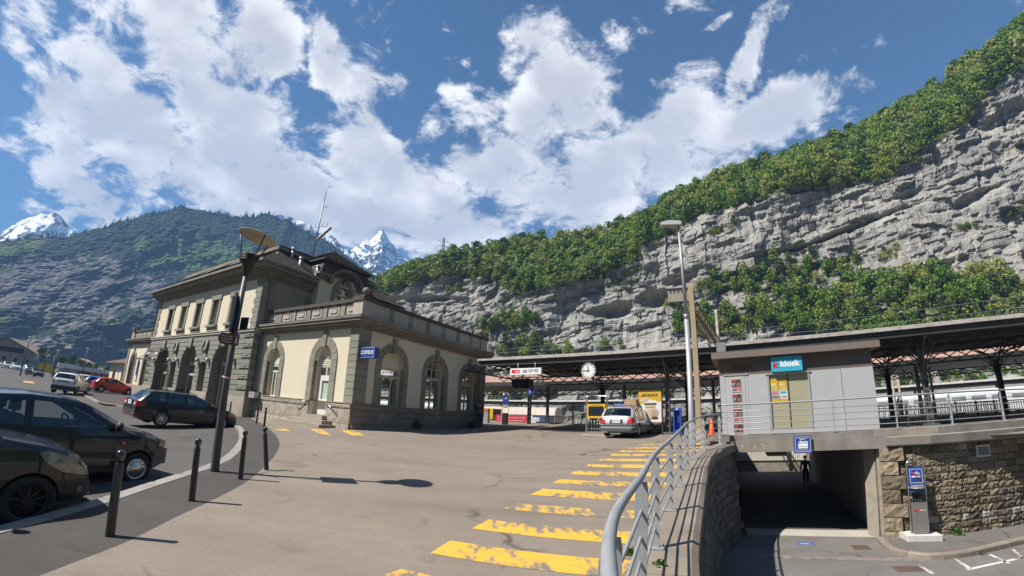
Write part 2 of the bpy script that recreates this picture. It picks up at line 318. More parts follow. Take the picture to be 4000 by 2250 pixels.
# ================================================================ SETTING: air, terrain, ground
def sph(a, e, d):      # azimuth, elevation (degrees), horizontal distance -> point
    a = np.radians(a); return np.stack([d*np.sin(a), d*np.cos(a), d*np.tan(np.radians(e))], -1)
def haze():
    b = MB().box(-1750, 950, -950, 1800, -9, 745)
    m = bpy.data.materials.new('haze_air'); m.use_nodes = True; nt = m.node_tree; nt.nodes.remove(nt.nodes['Principled BSDF'])
    v = nt.nodes.new('ShaderNodeVolumePrincipled'); v.inputs['Color'].default_value = (.30, .55, 1.0, 1); v.inputs['Density'].default_value = HAZE_D; v.inputs['Anisotropy'].default_value = 0.0
    nt.links.new(v.outputs[0], nt.nodes['Material Output'].inputs['Volume'])
    b.build('haze', m, kind='stuff')
HAZE_D = 3.3e-4
haze()
def rock_mat(name, c1, c2, c3, green, dark=(.10,.10,.10)):
    m = bpy.data.materials.new(name); m.use_nodes = True; nt = m.node_tree; N_ = nt.nodes.new; L_ = nt.links.new; b = nt.nodes['Principled BSDF']
    b.inputs['Roughness'].default_value = .9; b.inputs['Specular IOR Level'].default_value = .2
    g = N_('ShaderNodeNewGeometry').outputs['Position']
    def noise(scale, det, st=None, rough=.6):
        n = N_('ShaderNodeTexNoise'); n.inputs['Scale'].default_value = scale; n.inputs['Detail'].default_value = det; n.inputs['Roughness'].default_value = rough
        if st:
            mp = N_('ShaderNodeMapping'); mp.inputs['Scale'].default_value = st; L_(g, mp.inputs[0]); L_(mp.outputs[0], n.inputs['Vector'])
        else: L_(g, n.inputs['Vector'])
        return n.outputs['Fac']
    def ramp(f, lo, hi):
        r = N_('ShaderNodeMapRange'); r.inputs[1].default_value = lo; r.inputs[2].default_value = hi; L_(f, r.inputs[0]); return r.outputs[0]
    def mix(f, a, c):
        x = N_('ShaderNodeMix'); x.data_type = 'RGBA'; L_(f, x.inputs[0])
        for k, v in ((6, a), (7, c)):
            if isinstance(v, tuple): x.inputs[k].default_value = (*v, 1)
            else: L_(v, x.inputs[k])
        return x.outputs[2]
    base = mix(ramp(noise(.09, 8), .35, .65), c1, c2)
    base = mix(ramp(noise(.55, 6, (1,1,.10)), .56, .74), base, c3)              # pale and rusty streaks running down
    base = mix(ramp(noise(.8, 6, (1,1,.08), .7), .60, .8), base, dark)
    at = N_('ShaderNodeAttribute'); at.attribute_name = 'veg'
    gn = mix(ramp(noise(.35, 7), .35, .65), green, tuple(c*.55 for c in green))
    mm = N_('ShaderNodeMath'); mm.operation = 'ADD'; L_(at.outputs['Fac'], mm.inputs[0]); L_(noise(.5, 7), mm.inputs[1])
    col = mix(ramp(mm.outputs[0], .95, 1.2), base, gn)
    hs = N_('ShaderNodeHueSaturation'); L_(col, hs.inputs['Color'])
    r = N_('ShaderNodeMapRange'); L_(noise(2.5, 6), r.inputs[0]); r.inputs[1].default_value=.3; r.inputs[2].default_value=.7; r.inputs[3].default_value=.72; r.inputs[4].default_value=1.25; L_(r.outputs[0], hs.inputs['Value'])
    L_(hs.outputs[0], b.inputs['Base Color'])
    bp = N_('ShaderNodeBump'); bp.inputs['Strength'].default_value = 1; bp.inputs['Distance'].default_value = .5; L_(noise(1.1, 8, (1,1,1.6), .7), bp.inputs['Height']); L_(bp.outputs[0], b.inputs['Normal'])
    return m
CREST = [(-30,10),(-20.8,13.4),(-18.6,15.0),(-10.7,18.7),(-3.6,21.2),(-0.2,22),(9,23),(15.3,23.8),(18.8,25.1),(23.7,27.4),(32.6,29),(40.9,29.2),(48.9,29.8),(56.5,30.6),(61.1,31.4),(65.1,32),(68.5,32.6),(80,33.5)]
ROCK = [(-30,9.4),(-20.7,12.9),(-17.7,14.4),(-12.6,17.0),(-7.8,18.5),(-2.7,18.0),(0.1,16.6),(6.1,17.0),(11.6,18.2),(17.2,20.6),(17.9,22.6),(22,24.0),(24.4,25.4),(34.4,26.4),(42.1,26.2),(49.3,25.4),(54.1,26.2),(56.7,27.5),(59.7,27.6),(63.8,29.9),(66.8,30.4),(80,31)]
BAND1 = [(24.1,16.3),(30.2,17.6),(35.9,18.3),(42.1,17.6),(45.7,17.3),(45.7,16.5),(42.5,15.3),(37.2,14.7),(31.4,14.8),(24.8,15.3)]
BAND2 = [(20.9,10.6),(21.5,12.2),(24.7,13.3),(29.7,13.0),(34.7,13.3),(39.7,14.2),(46.4,14.2),(52.7,13.9),(57.8,12.2),(58.6,10.3),(62,9.6),(64,7),(59.2,6.6),(45.1,6.6),(40.5,8.2),(34.3,10.2),(24.4,10.2)]
BAND3 = [(-6.1,11.4),(-3.0,12.8),(0.7,13.4),(5.9,13.2),(5.6,12.4),(0.8,11.6),(-2.9,10.7)]
BAND4 = [(-2.2,7.4),(-1.8,9.3),(3.5,10.3),(8.3,8.8),(7.3,8.0),(2.6,7.4)]
BAND5 = [(11.0,9.6),(14.6,10.2),(14.5,9.2),(11.2,9.0)]
def cliff():
    a = np.arange(-27, 76.01, .105); ea = np.interp(a, *zip(*CREST)); eb = np.interp(a, *zip(*ROCK))
    nr1, nr2 = 250, 60; V0 = 128.0
    A = np.repeat(a[None], nr1+nr2, 0)
    t1 = np.linspace(0, 1, nr1)[:,None]; t2 = np.linspace(0, 1, nr2+1)[1:,None]
    E = np.vstack([-1.6+t1*(eb+1.6)[None], eb[None]+t2*(ea-eb)[None]])
    ca = np.cos(np.radians(A-29.09)); te = np.tan(np.radians(E))/ca
    tb = np.tan(np.radians(eb))[None]/ca
    ds = np.interp(E, [-2, 4, 8, 12, 14, 19, 40], [0, 3, 6, 12, 15, 19, 25])*np.interp(A, [-25, 0, 20, 75], [.4, .6, 1, 1])   # the face leans back in steps
    V = V0+ds; VB = V0+np.interp(eb, [-2, 4, 8, 12, 14, 19, 40], [0, 3, 6, 12, 15, 19, 25])[None]*np.interp(A, [-25, 0, 20, 75], [.4, .6, 1, 1])
    k = np.clip(.42/np.maximum(te, .3), .25, .9)
    kk = k[nr1-1][None]
    VS = VB*(1-kk*tb)/np.maximum(1-kk*te, .25)
    V[nr1:] = VS[nr1:]
    U_ = V*np.tan(np.radians(A-29.09)); Z = V*te
    # rock relief: tilted beds, big bulges, blocks, cracks
    bed = Z-.17*U_+6*fbm(U_/60, Z/60, 3, 5)
    lay = np.floor(bed/5.5); fr = bed/5.5-lay
    step = (vnoise(lay*7.7, U_/15, 3)-.5)*2.4*np.minimum(1, fr*6)
    cell = np.floor(U_/3.1+1.3*vnoise(U_/7, Z/6, 101)); fine = (vnoise(np.floor(bed/1.5)*3.1+cell*1.7, cell*5.3+.5, 9)-.5)*1.5
    c2_ = np.floor(U_/7.5+1.5*fbm(U_/12, Z/14, 3, 102)); r2_ = np.floor(Z/9+c2_*.37+fbm(U_/9, Z/9, 2, 103)); blk = (ridged(U_/8, Z/15, 6, 21)-.55)*3.2+(vnoise(c2_*3.7+.5, r2_*5.9+.5, 104)-.5)*3.0; bul = (fbm(U_/30, Z/26, 5, 31)-.5)*13
    crk = -2.2*np.clip(ridged(U_/24, Z/55, 3, 41)-.86, 0, 1)*7
    top = np.clip((bed-np.interp(U_, [-200, 0, 300], [30, 38, 30]))/10, 0, 1)
    tops = (vnoise(np.floor(bed/2.2)*5.3, U_/5, 19)-.5)*2.2*np.clip((E-(eb-3.2)[None])/2, 0, 1)
    dsp = step+fine+blk+bul+crk+tops
    dsp *= np.concatenate([np.ones(nr1), np.linspace(1, .35, nr2)])[:,None]
    for (ca_, ce_, ra, re, dep) in [(19.5,15.5,3.0,1.0,6),(13.5,14.2,2.4,.9,5),(28,16.9,1.8,.5,4),(45,20.5,8,.30,3.5),(38,19.6,6,.28,3.0),(58.5,20.4,2.4,.5,4),(52,22.8,2,.4,3),(23,17.5,2.0,.7,4),(-12,14.8,4,.4,3),(64,27,2,.7,4)]:   # undercut hollows
        q = ((A-ca_)/ra)**2+((E-ce_-.12*(A-ca_))/re)**2
        dsp -= dep*np.exp(-q*q)
    Vd = V-dsp
    P = np.stack([Vd*NB.x+U_*UB.x, Vd*NB.y+U_*UB.y, Z], -1)
    veg = np.zeros_like(E)
    veg[nr1:] = .75; veg[nr1-6:nr1] = .35
    wa = A+(fbm(A*2, E*2, 3, 51)-.5)*3; we = E+(fbm(A*2, E*2, 3, 52)-.5)*1.6
    for b in (BAND1, BAND2, BAND3, BAND4, BAND5): veg[inpoly(wa.ravel(), we.ravel(), b).reshape(E.shape)] = .62
    veg += np.where((fr > .82) & (vnoise(lay*3.3, U_/18, 77) > .6), .34, 0)
    veg += np.clip(fbm(U_/26, Z/9, 4, 88)-.56, 0, 1)*2.0
    me = np_mesh('rock_cliff', P.reshape(-1,3), grid_quads(*E.shape), rock_mat('cliff_rock', (.37,.35,.315), (.235,.226,.212), (.50,.44,.35), (.14,.155,.05)), {'veg': veg}, False)
    link('cliff', me, kind='structure')
    return a, E, P, nr1
CA, CE, CPt, CN1 = cliff()
def cliff_point(az, el):
    i = int(np.clip(round((az-CA[0])/(CA[1]-CA[0])), 0, len(CA)-1)); j = int(np.clip(np.searchsorted(CE[:,i], el), 0, CE.shape[0]-1))
    return CPt[j, i]
# ---- leafy trees: a tapered trunk with limbs and a crown of leaf clumps
def leaf_mat(name, c, rnd=.28):
    m = bpy.data.materials.new(name); m.use_nodes = True; nt = m.node_tree; N_ = nt.nodes.new; L_ = nt.links.new; b = nt.nodes['Principled BSDF']
    b.inputs['Roughness'].default_value = .55; b.inputs['Specular IOR Level'].default_value = .25
    oi = N_('ShaderNodeObjectInfo'); g = N_('ShaderNodeNewGeometry'); n = N_('ShaderNodeTexNoise'); n.inputs['Scale'].default_value = .8; n.inputs['Detail'].default_value = 4; L_(g.outputs['Position'], n.inputs['Vector'])
    mx = N_('ShaderNodeMix'); mx.data_type = 'RGBA'; mx.inputs[6].default_value = (*c, 1); mx.inputs[7].default_value = (c[0]*1.55, c[1]*1.25, c[2]*.9, 1); L_(oi.outputs['Random'], mx.inputs[0])
    hs = N_('ShaderNodeHueSaturation'); L_(mx.outputs[2], hs.inputs['Color'])
    a = N_('ShaderNodeMath'); a.operation = 'MULTIPLY_ADD'; L_(n.outputs['Fac'], a.inputs[0]); a.inputs[1].default_value = 1.1; a.inputs[2].default_value = .45; L_(a.outputs[0], hs.inputs['Value'])
    s = N_('ShaderNodeMapRange'); L_(oi.outputs['Random'], s.inputs[0]); s.inputs[3].default_value = 1.05; s.inputs[4].default_value = .8; L_(s.outputs[0], hs.inputs['Saturation'])
    L_(hs.outputs[0], b.inputs['Base Color'])
    t = N_('ShaderNodeBsdfTranslucent'); L_(hs.outputs[0], t.inputs[0]); x = N_('ShaderNodeMixShader'); x.inputs[0].default_value = .3
    L_(b.outputs[0], x.inputs[1]); L_(t.outputs[0], x.inputs[2]); L_(x.outputs[0], nt.nodes['Material Output'].inputs[0]); return m
LEAF = leaf_mat('spring_leaves', (.115,.215,.018)); LEAFD = leaf_mat('dark_leaves', (.05,.10,.018)); LEAFY = leaf_mat('yellow_green_leaves', (.205,.27,.035)); BARK = M('bark', (.10,.08,.06), .9, .3, 6, .01, 20)
def crown_mesh(name, seed, mat, h=8.0, w=3.4, n=420, leaf=.62, cone=False, n_lobes=11):
    r = np.random.default_rng(seed); vs = []; fs = []
    lobes = []
    for i in range(n_lobes):
        t = r.uniform(.28, 1.0); rad = w*(math.sin(min(1, t)*math.pi*.82+.35))*.62 if not cone else w*(1.02-t)*.7
        an = r.uniform(0, 2*math.pi); lobes.append((rad*math.cos(an)*r.uniform(.5,1), rad*math.sin(an)*r.uniform(.5,1), h*t*.86, r.uniform(.28, .46)*w))
    lobes.append((0, 0, h*.62, w*.5)); lobes.append((0, 0, h*.84, w*.36))
    for i in range(n):
        lx, ly, lz, lr = lobes[r.integers(len(lobes))]
        d = r.normal(size=3); d /= np.linalg.norm(d); d[2] *= .8
        p = np.array([lx, ly, lz])+d*lr*r.uniform(.72, 1.08)
        nrm = d+r.normal(size=3)*.55; nrm /= np.linalg.norm(nrm); u = np.cross(nrm, r.normal(size=3)); u /= np.linalg.norm(u); v = np.cross(nrm, u)
        s = leaf*r.uniform(.6, 1.25); b = len(vs)
        vs += [tuple(p+u*s*.6), tuple(p+v*s*.45+u*s*.1), tuple(p-u*s*.5+nrm*s*.12), tuple(p-v*s*.5)]; fs.append((b, b+1, b+2, b+3))
    me = bpy.data.meshes.new(name); me.from_pydata(vs, [], fs); me.materials.append(mat); me.update(); return me
def trunk_mesh(name, seed, h, r0):
    r = random.Random(seed); b = MB()
    b.tube([(0,0,-.8),(r.uniform(-.1,.1),0,h*.35),(r.uniform(-.3,.3),r.uniform(-.3,.3),h*.7),(r.uniform(-.4,.4),r.uniform(-.4,.4),h*.92)], [r0*1.25, r0*.9, r0*.5, r0*.15], 7)
    for i in range(5):
        z = h*r.uniform(.25, .6); a = r.uniform(0, 6.28); L = h*r.uniform(.2, .34)
        b.tube([(0,0,z),(math.cos(a)*L*.5, math.sin(a)*L*.5, z+L*.4),(math.cos(a)*L, math.sin(a)*L, z+L*.9)], [r0*.45, r0*.3, r0*.08], 5)
    return b.mesh(name, BARK, True)
CROWNS = [crown_mesh('leafy_crown', 3, LEAF), crown_mesh('leafy_crown', 5, LEAF, 8.6, 3.0), crown_mesh('leafy_crown', 8, LEAF, 7.2, 3.8), crown_mesh('leafy_crown', 13, LEAFD, 8, 3.1), crown_mesh('leafy_crown', 17, LEAFY, 8.2, 3.2, 340), crown_mesh('leafy_crown', 23, LEAFY, 6.4, 3.6, 360)]
TRUNK = trunk_mesh('tree_trunk', 2, 7.0, .2)
def plant_tree(name, label, p, s, rz, ci, group):
    t = thing(name, label, 'tree', p, rz, group); t.scale = (s, s, s*random.uniform(.9, 1.12))
    link('trunk', TRUNK, t); link('crown', CROWNS[ci], t); return t
def scatter(poly, step, jit=.45):
    xs = [p[0] for p in poly]; ys = [p[1] for p in poly]; out = []
    y = min(ys); row = 0
    while y < max(ys):
        x = min(xs)+(row % 2)*step*.5
        while x < max(xs):
            px, py = x+random.uniform(-jit, jit)*step, y+random.uniform(-jit, jit)*step*.6
            if inpoly(np.array([px]), np.array([py]), poly)[0]: out.append((px, py))
            x += step
        y += step*.62; row += 1
    return out
TREE_N = 0
for poly, st, lab, g, big in ((BAND2, 1.5, 'leafy green tree on the low ledge just above the right-hand station canopy', 'trees on the ledge above the canopy', 1.12), (BAND1, 1.55, 'leafy green tree on the narrow ledge halfway up the rock face behind the lamp', 'trees on the middle ledge of the cliff', .8),
                         (BAND4, 1.5, 'leafy green tree at the cliff foot above the hanging sign and clock', 'trees at the foot of the cliff', .85), (BAND3, 1.4, 'leafy green tree on the ledge above the low roof parapet of the station', 'trees on the left ledge of the cliff', .8), (BAND5, 1.2, 'green bush on bare rock above the clock', 'bushes on the rock above the clock', .6)):
    for (a, e) in scatter(poly, st):
        p = cliff_point(a, e-.5); s = big*random.uniform(.62, 1.12)*np.linalg.norm(p)/150
        plant_tree('tree' if big > .6 else 'bush', lab, (p[0]-NB.x*.6, p[1]-NB.y*.6, p[2]-.6), s, random.uniform(0, 6.3), random.choice([0,0,1,1,2,2,3,4,5,5]), g); TREE_N += 1
def stuff_points(name, pts, scl, meshes, mat):
    """one object: a cloud of points that carries an instance of one of the meshes on each (a wood nobody could count)"""
    me = bpy.data.meshes.new(name); n = len(pts); me.vertices.add(n); me.vertices.foreach_set('co', np.asarray(pts, np.float32).ravel())
    for nm, v in (('tsize', scl), ('tturn', RNG.uniform(0, 6.28, n))):
        at = me.attributes.new(nm, 'FLOAT', 'POINT'); at.data.foreach_set('value', np.asarray(v, np.float32))
    o = link(name, me, kind='stuff')
    ng = bpy.data.node_groups.new(name+'_nodes', 'GeometryNodeTree'); ng.interface.new_socket('Geometry', in_out='INPUT', socket_type='NodeSocketGeometry'); ng.interface.new_socket('Geometry', in_out='OUTPUT', socket_type='NodeSocketGeometry')
    N_ = ng.nodes.new; L_ = ng.links.new; gi = N_('NodeGroupInput'); go = N_('NodeGroupOutput')
    col = bpy.data.collections.new(name+'_kinds')
    for k in meshes: col.objects.link(bpy.data.objects.new(k.name, k))
    ci = N_('GeometryNodeCollectionInfo'); ci.inputs[0].default_value = col; ci.inputs[1].default_value = True; ci.inputs[2].default_value = True
    ip = N_('GeometryNodeInstanceOnPoints'); L_(gi.outputs[0], ip.inputs['Points']); L_(ci.outputs[0], ip.inputs['Instance']); ip.inputs['Pick Instance'].default_value = True
    rv = N_('FunctionNodeRandomValue'); rv.data_type = 'INT'; rv.inputs[4].default_value = 0; rv.inputs[5].default_value = len(meshes)-1; L_(rv.outputs[2], ip.inputs['Instance Index'])
    a1 = N_('GeometryNodeInputNamedAttribute'); a1.data_type = 'FLOAT'; a1.inputs[0].default_value = 'tsize'
    a2 = N_('GeometryNodeInputNamedAttribute'); a2.data_type = 'FLOAT'; a2.inputs[0].default_value = 'tturn'
    cx = N_('ShaderNodeCombineXYZ'); L_(a2.outputs[0], cx.inputs[2]); L_(cx.outputs[0], ip.inputs['Rotation']); c3 = N_('ShaderNodeCombineXYZ')
    for i in range(3): L_(a1.outputs[0], c3.inputs[i])
    L_(c3.outputs[0], ip.inputs['Scale']); L_(ip.outputs[0], go.inputs[0])
    md = o.modifiers.new('wood', 'NODES'); md.node_group = ng; return o
def crest_wood():
    pts = []; sc = []
    for i in range(0, len(CA), 1):
        n = CE.shape[0]-CN1
        for j in range(CN1-3, CE.shape[0]):
            if RNG.random() < .062:
                p = CPt[j, i]; s = RNG.uniform(.5, 1.25)*np.clip(np.linalg.norm(p)/165, .8, 1.25)*(.75 if j < CN1+3 else 1)
                pts.append((p[0], p[1], p[2]-1.4)); sc.append(s)
    # bushes on the ledges
    for poly, st in (([(27.2,22.7),(31,23.1),(31.4,22.6),(26.1,22.2)], .6), ([(55,17.5),(57.5,17.2),(56.7,16.6)], .6), ([(60.2,17.6),(61.9,18),(61.5,16.6)], .6), ([(-9.5,16.3),(-7.6,17),(-6.7,16.1),(-9.1,15.6)], .7), ([(14.8,16.6),(17.1,17.6),(20.3,24.3),(21.6,23.5),(17.2,19.4),(11.6,17.3),(0.7,15.6),(0.6,16.9),(6,17)], .95), ([(20,14.6),(22.5,14.9),(22.4,14.2),(20.3,13.9)], .6), ([(46,16.6),(48.5,17),(50,16),(47,15.6)], .8), ([(-6,10.5),(-3,10.6),(-3,9.6),(-6,9.6)], .8), ([(43,4.2),(63,4.6),(63,.2),(43,.2)], 1.15), ([(-4,2.0),(4.5,2.0),(4.5,3.5),(-4,3.5)], 1.0), ([(15,2.4),(21,2.4),(21,3.4),(15,3.4)], 1.0)):
        for (a, e) in scatter(poly, st):
            p = cliff_point(a, e); pts.append((p[0], p[1], p[2]-.8)); sc.append(RNG.uniform(.28, .6))
    for k in range(70):
        a = RNG.uniform(-15, 62); e = RNG.uniform(8, np.interp(a, *zip(*ROCK))-1); p = cliff_point(a, e); pts.append((p[0], p[1], p[2]-.4)); sc.append(RNG.uniform(.10, .26))
    stuff_points('woodland', pts, sc, CROWNS, LEAF)
crest_wood()
# ---- the forested mountain and the snow peaks to the left
def mountain(name, crest, a0, a1, da, nr, d0, d1, base, mat, amp, seed, vegfun, gully=1.0, power=1.0):
    a = np.arange(a0, a1+1e-6, da); ec = np.interp(a, *zip(*crest)); t = np.linspace(0, 1, nr)[:,None]
    ec = ec+(fbm(a/1.2, a*0+seed, 4, seed)-.5)*.8
    A = np.repeat(a[None], nr, 0); E = base+t*(ec-base)[None]; D = d0+(d1-d0)*(t**power)*np.ones_like(A)
    X = A*d1/57; Y = t*600+0*A
    g = (ridged(X/160+fbm(X/200, Y/200, 3, seed+3), Y/420, 5, seed)-.5)*amp*gully+(fbm(X/45, Y/45, 5, seed+9)-.5)*amp*.55+(vnoise(X/9, Y/7, seed+5)-.5)*amp*.1
    D2 = D-g*(.25+.75*np.sin(np.pi*np.clip(t, .02, .97)))
    P = sph(A, E, D2)
    me = np_mesh(name, P.reshape(-1,3), grid_quads(nr, len(a)), mat, {'veg': vegfun(A, E, t, g)}); link(name, me, kind='structure'); return a, P
DARK = [(-80,8),(-61.9,10.9),(-60.2,11.3),(-58.5,12.2),(-56.6,13.0),(-54.2,13.8),(-50.9,16.4),(-48.4,18.2),(-44.7,20.3),(-41.1,20.5),(-37.7,21.0),(-33.4,22.2),(-31.8,22.1),(-28.8,21.0),(-25.4,20.1),(-21.3,18.2),(-18.5,17.1),(-15.5,14.8),(-12.6,12.0)]
ROCKF = [(-57.5,11.0),(-49.9,12.8),(-47.7,11.3),(-48.9,8.1),(-51.3,4.6),(-55.0,5.0),(-60,5.8),(-61,8.3)]; ROCKG = [(-47.5,12.3),(-44.5,11.2),(-41,8),(-43,5.5),(-47,8.5)]; ROCKH = [(-41,10),(-37.5,10.5),(-36.5,6.5),(-40.5,6)]
LG = [(-49.5,14.8),(-42.5,17.1),(-35.6,16.8),(-34,13.7),(-41.4,12.4),(-47.3,14.0)]
def dark_veg(A, E, t, g):
    wa = A+(fbm(A*.7, E*.7, 4, 61)-.5)*5; we = E+(fbm(A*.7, E*.7, 4, 62)-.5)*4
    r = np.zeros_like(E)
    for p in (ROCKF, ROCKG, ROCKH): r[inpoly(wa.ravel(), we.ravel(), p).reshape(E.shape)] = .22
    r += np.clip(fbm(A/2.2, E/1.3, 4, 63)-.60, 0, 1)*2.4*(E < 13)
    lg = np.zeros_like(E); lg[inpoly(wa.ravel(), we.ravel(), LG).reshape(E.shape)] = .5
    lg += np.clip(fbm(A/2.0, E/2.0, 4, 64)-.50, 0, 1)*2.2*(E < 12.5)
    v = np.where(r > .12, -.6, 0)+np.where((lg > .12) & (r <= .12), .7, 0)
    return v+(fbm(A*3, E*3, 3, 65)-.5)*.3
def forest_mat():
    m = bpy.data.materials.new('mountain_forest'); m.use_nodes = True; nt = m.node_tree; N_ = nt.nodes.new; L_ = nt.links.new; b = nt.nodes['Principled BSDF']; b.inputs['Roughness'].default_value = .95; b.inputs['Specular IOR Level'].default_value = .1
    g = N_('ShaderNodeNewGeometry').outputs['Position']; at = N_('ShaderNodeAttribute'); at.attribute_name = 'veg'
    def noise(s, d=6):
        n = N_('ShaderNodeTexNoise'); n.inputs['Scale'].default_value = s; n.inputs['Detail'].default_value = d; L_(g, n.inputs['Vector']); return n.outputs['Fac']
    def cr(f, stops):
        r = N_('ShaderNodeValToRGB'); L_(f, r.inputs[0]); e = r.color_ramp.elements
        while len(e) < len(stops): e.new(.5)
        for i, (p, c) in enumerate(stops): e[i].position = p; e[i].color = (*c, 1)
        return r.outputs[0]
    def mix(f, a, c):
        x = N_('ShaderNodeMix'); x.data_type = 'RGBA'; L_(f, x.inputs[0]); L_(a, x.inputs[6]); L_(c, x.inputs[7]); return x.outputs[2]
    def rng(f, lo, hi):
        r = N_('ShaderNodeMapRange'); r.inputs[1].default_value = lo; r.inputs[2].default_value = hi; L_(f, r.inputs[0]); return r.outputs[0]
    con = cr(noise(.075, 8), [(.3, (.012,.024,.016)), (.55, (.026,.044,.022)), (.75, (.05,.062,.03))])
    dec = cr(noise(.09, 8), [(.3, (.035,.07,.018)), (.55, (.075,.125,.03)), (.75, (.12,.15,.045))])
    rok = cr(noise(.045, 9), [(.3, (.055,.055,.05)), (.5, (.125,.118,.11)), (.7, (.22,.19,.155))])
    c = mix(rng(at.outputs['Fac'], .2, .5), con, dec); r = N_('ShaderNodeMath'); r.operation = 'MULTIPLY'; r.inputs[1].default_value = -1; L_(at.outputs['Fac'], r.inputs[0])
    rr = N_('ShaderNodeMath'); rr.operation = 'ADD'; L_(r.outputs[0], rr.inputs[0]); L_(noise(.05, 7), rr.inputs[1])
    c = mix(rng(rr.outputs[0], .86, 1.0), c, rok); L_(c, b.inputs['Base Color'])
    v = N_('ShaderNodeTexVoronoi'); v.inputs['Scale'].default_value = .16; L_(g, v.inputs['Vector'])
    bp = N_('ShaderNodeBump'); bp.inputs['Strength'].default_value = 1; bp.inputs['Distance'].default_value = 7; L_(v.outputs['Distance'], bp.inputs['Height']); bp.invert = True; L_(bp.outputs[0], b.inputs['Normal']); return m
FOREST = forest_mat()
ma, mp_ = mountain('forested_mountain', DARK, -82, -9, .12, 230, 560, 900, -1.2, FOREST, 105, 71, dark_veg, 1.0, 1.25)
def crest_spikes():
    b = MB()
    for i in range(60, len(ma)):
        for q in range(1):
            if RNG.random() < .5:
                p = mp_[-1-RNG.integers(0, 3), i]; h = RNG.uniform(7, 17)*np.linalg.norm(p)/1350; w = h*.22
                b.add([(p[0]-w, p[1], p[2]-2), (p[0]+w, p[1], p[2]-2), (p[0], p[1]-w, p[2]-2), (p[0], p[1], p[2]+h)], [(0,2,3), (2,1,3), (1,0,3)])
    b.build('conifers_on_ridge', LEAFD, kind='stuff')
crest_spikes()
def snow_mat():
    m = bpy.data.materials.new('snowy_rock'); m.use_nodes = True; nt = m.node_tree; N_ = nt.nodes.new; L_ = nt.links.new; b = nt.nodes['Principled BSDF']; b.inputs['Roughness'].default_value = .8
    g = N_('ShaderNodeNewGeometry'); at = N_('ShaderNodeAttribute'); at.attribute_name = 'veg'
    n = N_('ShaderNodeTexNoise'); n.inputs['Scale'].default_value = .018; n.inputs['Detail'].default_value = 9; n.inputs['Roughness'].default_value = .65; L_(g.outputs['Position'], n.inputs['Vector'])
    a = N_('ShaderNodeMath'); a.operation = 'ADD'; L_(n.outputs['Fac'], a.inputs[0]); L_(at.outputs['Fac'], a.inputs[1])
    r = N_('ShaderNodeMapRange'); r.inputs[1].default_value = .95; r.inputs[2].default_value = 1.04; L_(a.outputs[0], r.inputs[0])
    x = N_('ShaderNodeMix'); x.data_type = 'RGBA'; L_(r.outputs[0], x.inputs[0]); x.inputs[6].default_value = (.085,.09,.095,1); x.inputs[7].default_value = (.86,.88,.9,1); L_(x.outputs[2], b.inputs['Base Color']); return m
SNOW = snow_mat()
def snow_veg(A, E, t, g):
    lay = vnoise(np.floor((E*3.2+A*.5+2*fbm(A, E, 3, 91)))*4.1, A*1.2, 93)
    return .20+lay*.48*np.clip(t*2.2-.35, -.4, 1)+np.clip(t*1.6-1.1, -.6, .12)+(fbm(A*3, E*3, 4, 92)-.5)*.9
mountain('snow_peak', [(-27,15),(-24.4,17.4),(-22.7,19.8),(-21.5,20.8),(-20.8,21.5),(-20.1,21.5),(-19.5,22.3),(-18.8,22.9),(-18.2,22.8),(-17.6,22.0),(-16.8,21.5),(-15.7,20.3),(-14.2,19.4),(-12.6,17.7),(-9,14)], -27, -9, .06, 130, 1250, 1600, 8, SNOW, 160, 171, snow_veg)
mountain('snow_ridge', [(-38,19),(-35.5,20.5),(-32.9,22.5),(-30.6,22.3),(-27.2,21.3),(-25.5,21.1),(-23.7,20.1),(-22.0,19.6),(-20.1,17.6),(-17,14)], -38, -17, .07, 60, 1000, 1180, 12, SNOW, 80, 271, snow_veg)
mountain('snow_dome', [(-72,4),(-66,6),(-62.1,9.2),(-60.5,12.1),(-59.1,14.0),(-57.6,15.0),(-56.8,15.4),(-55.8,15.3),(-54.1,14.1),(-52.4,13.0),(-48,9)], -72, -47, .07, 110, 1150, 1550, 4, SNOW, 140, 371, snow_veg)
mountain('mountain', [(80,18),(95,22),(120,27),(150,25),(180,29),(210,26),(240,24),(262,20),(280,14)], 84, 277, 1.2, 50, 260, 760, -1, FOREST, 60, 471, lambda A, E, t, g: (fbm(A/6, E/3, 4, 480)-.45)*1.2)  # unseen mountain behind the camera, added to block sky light
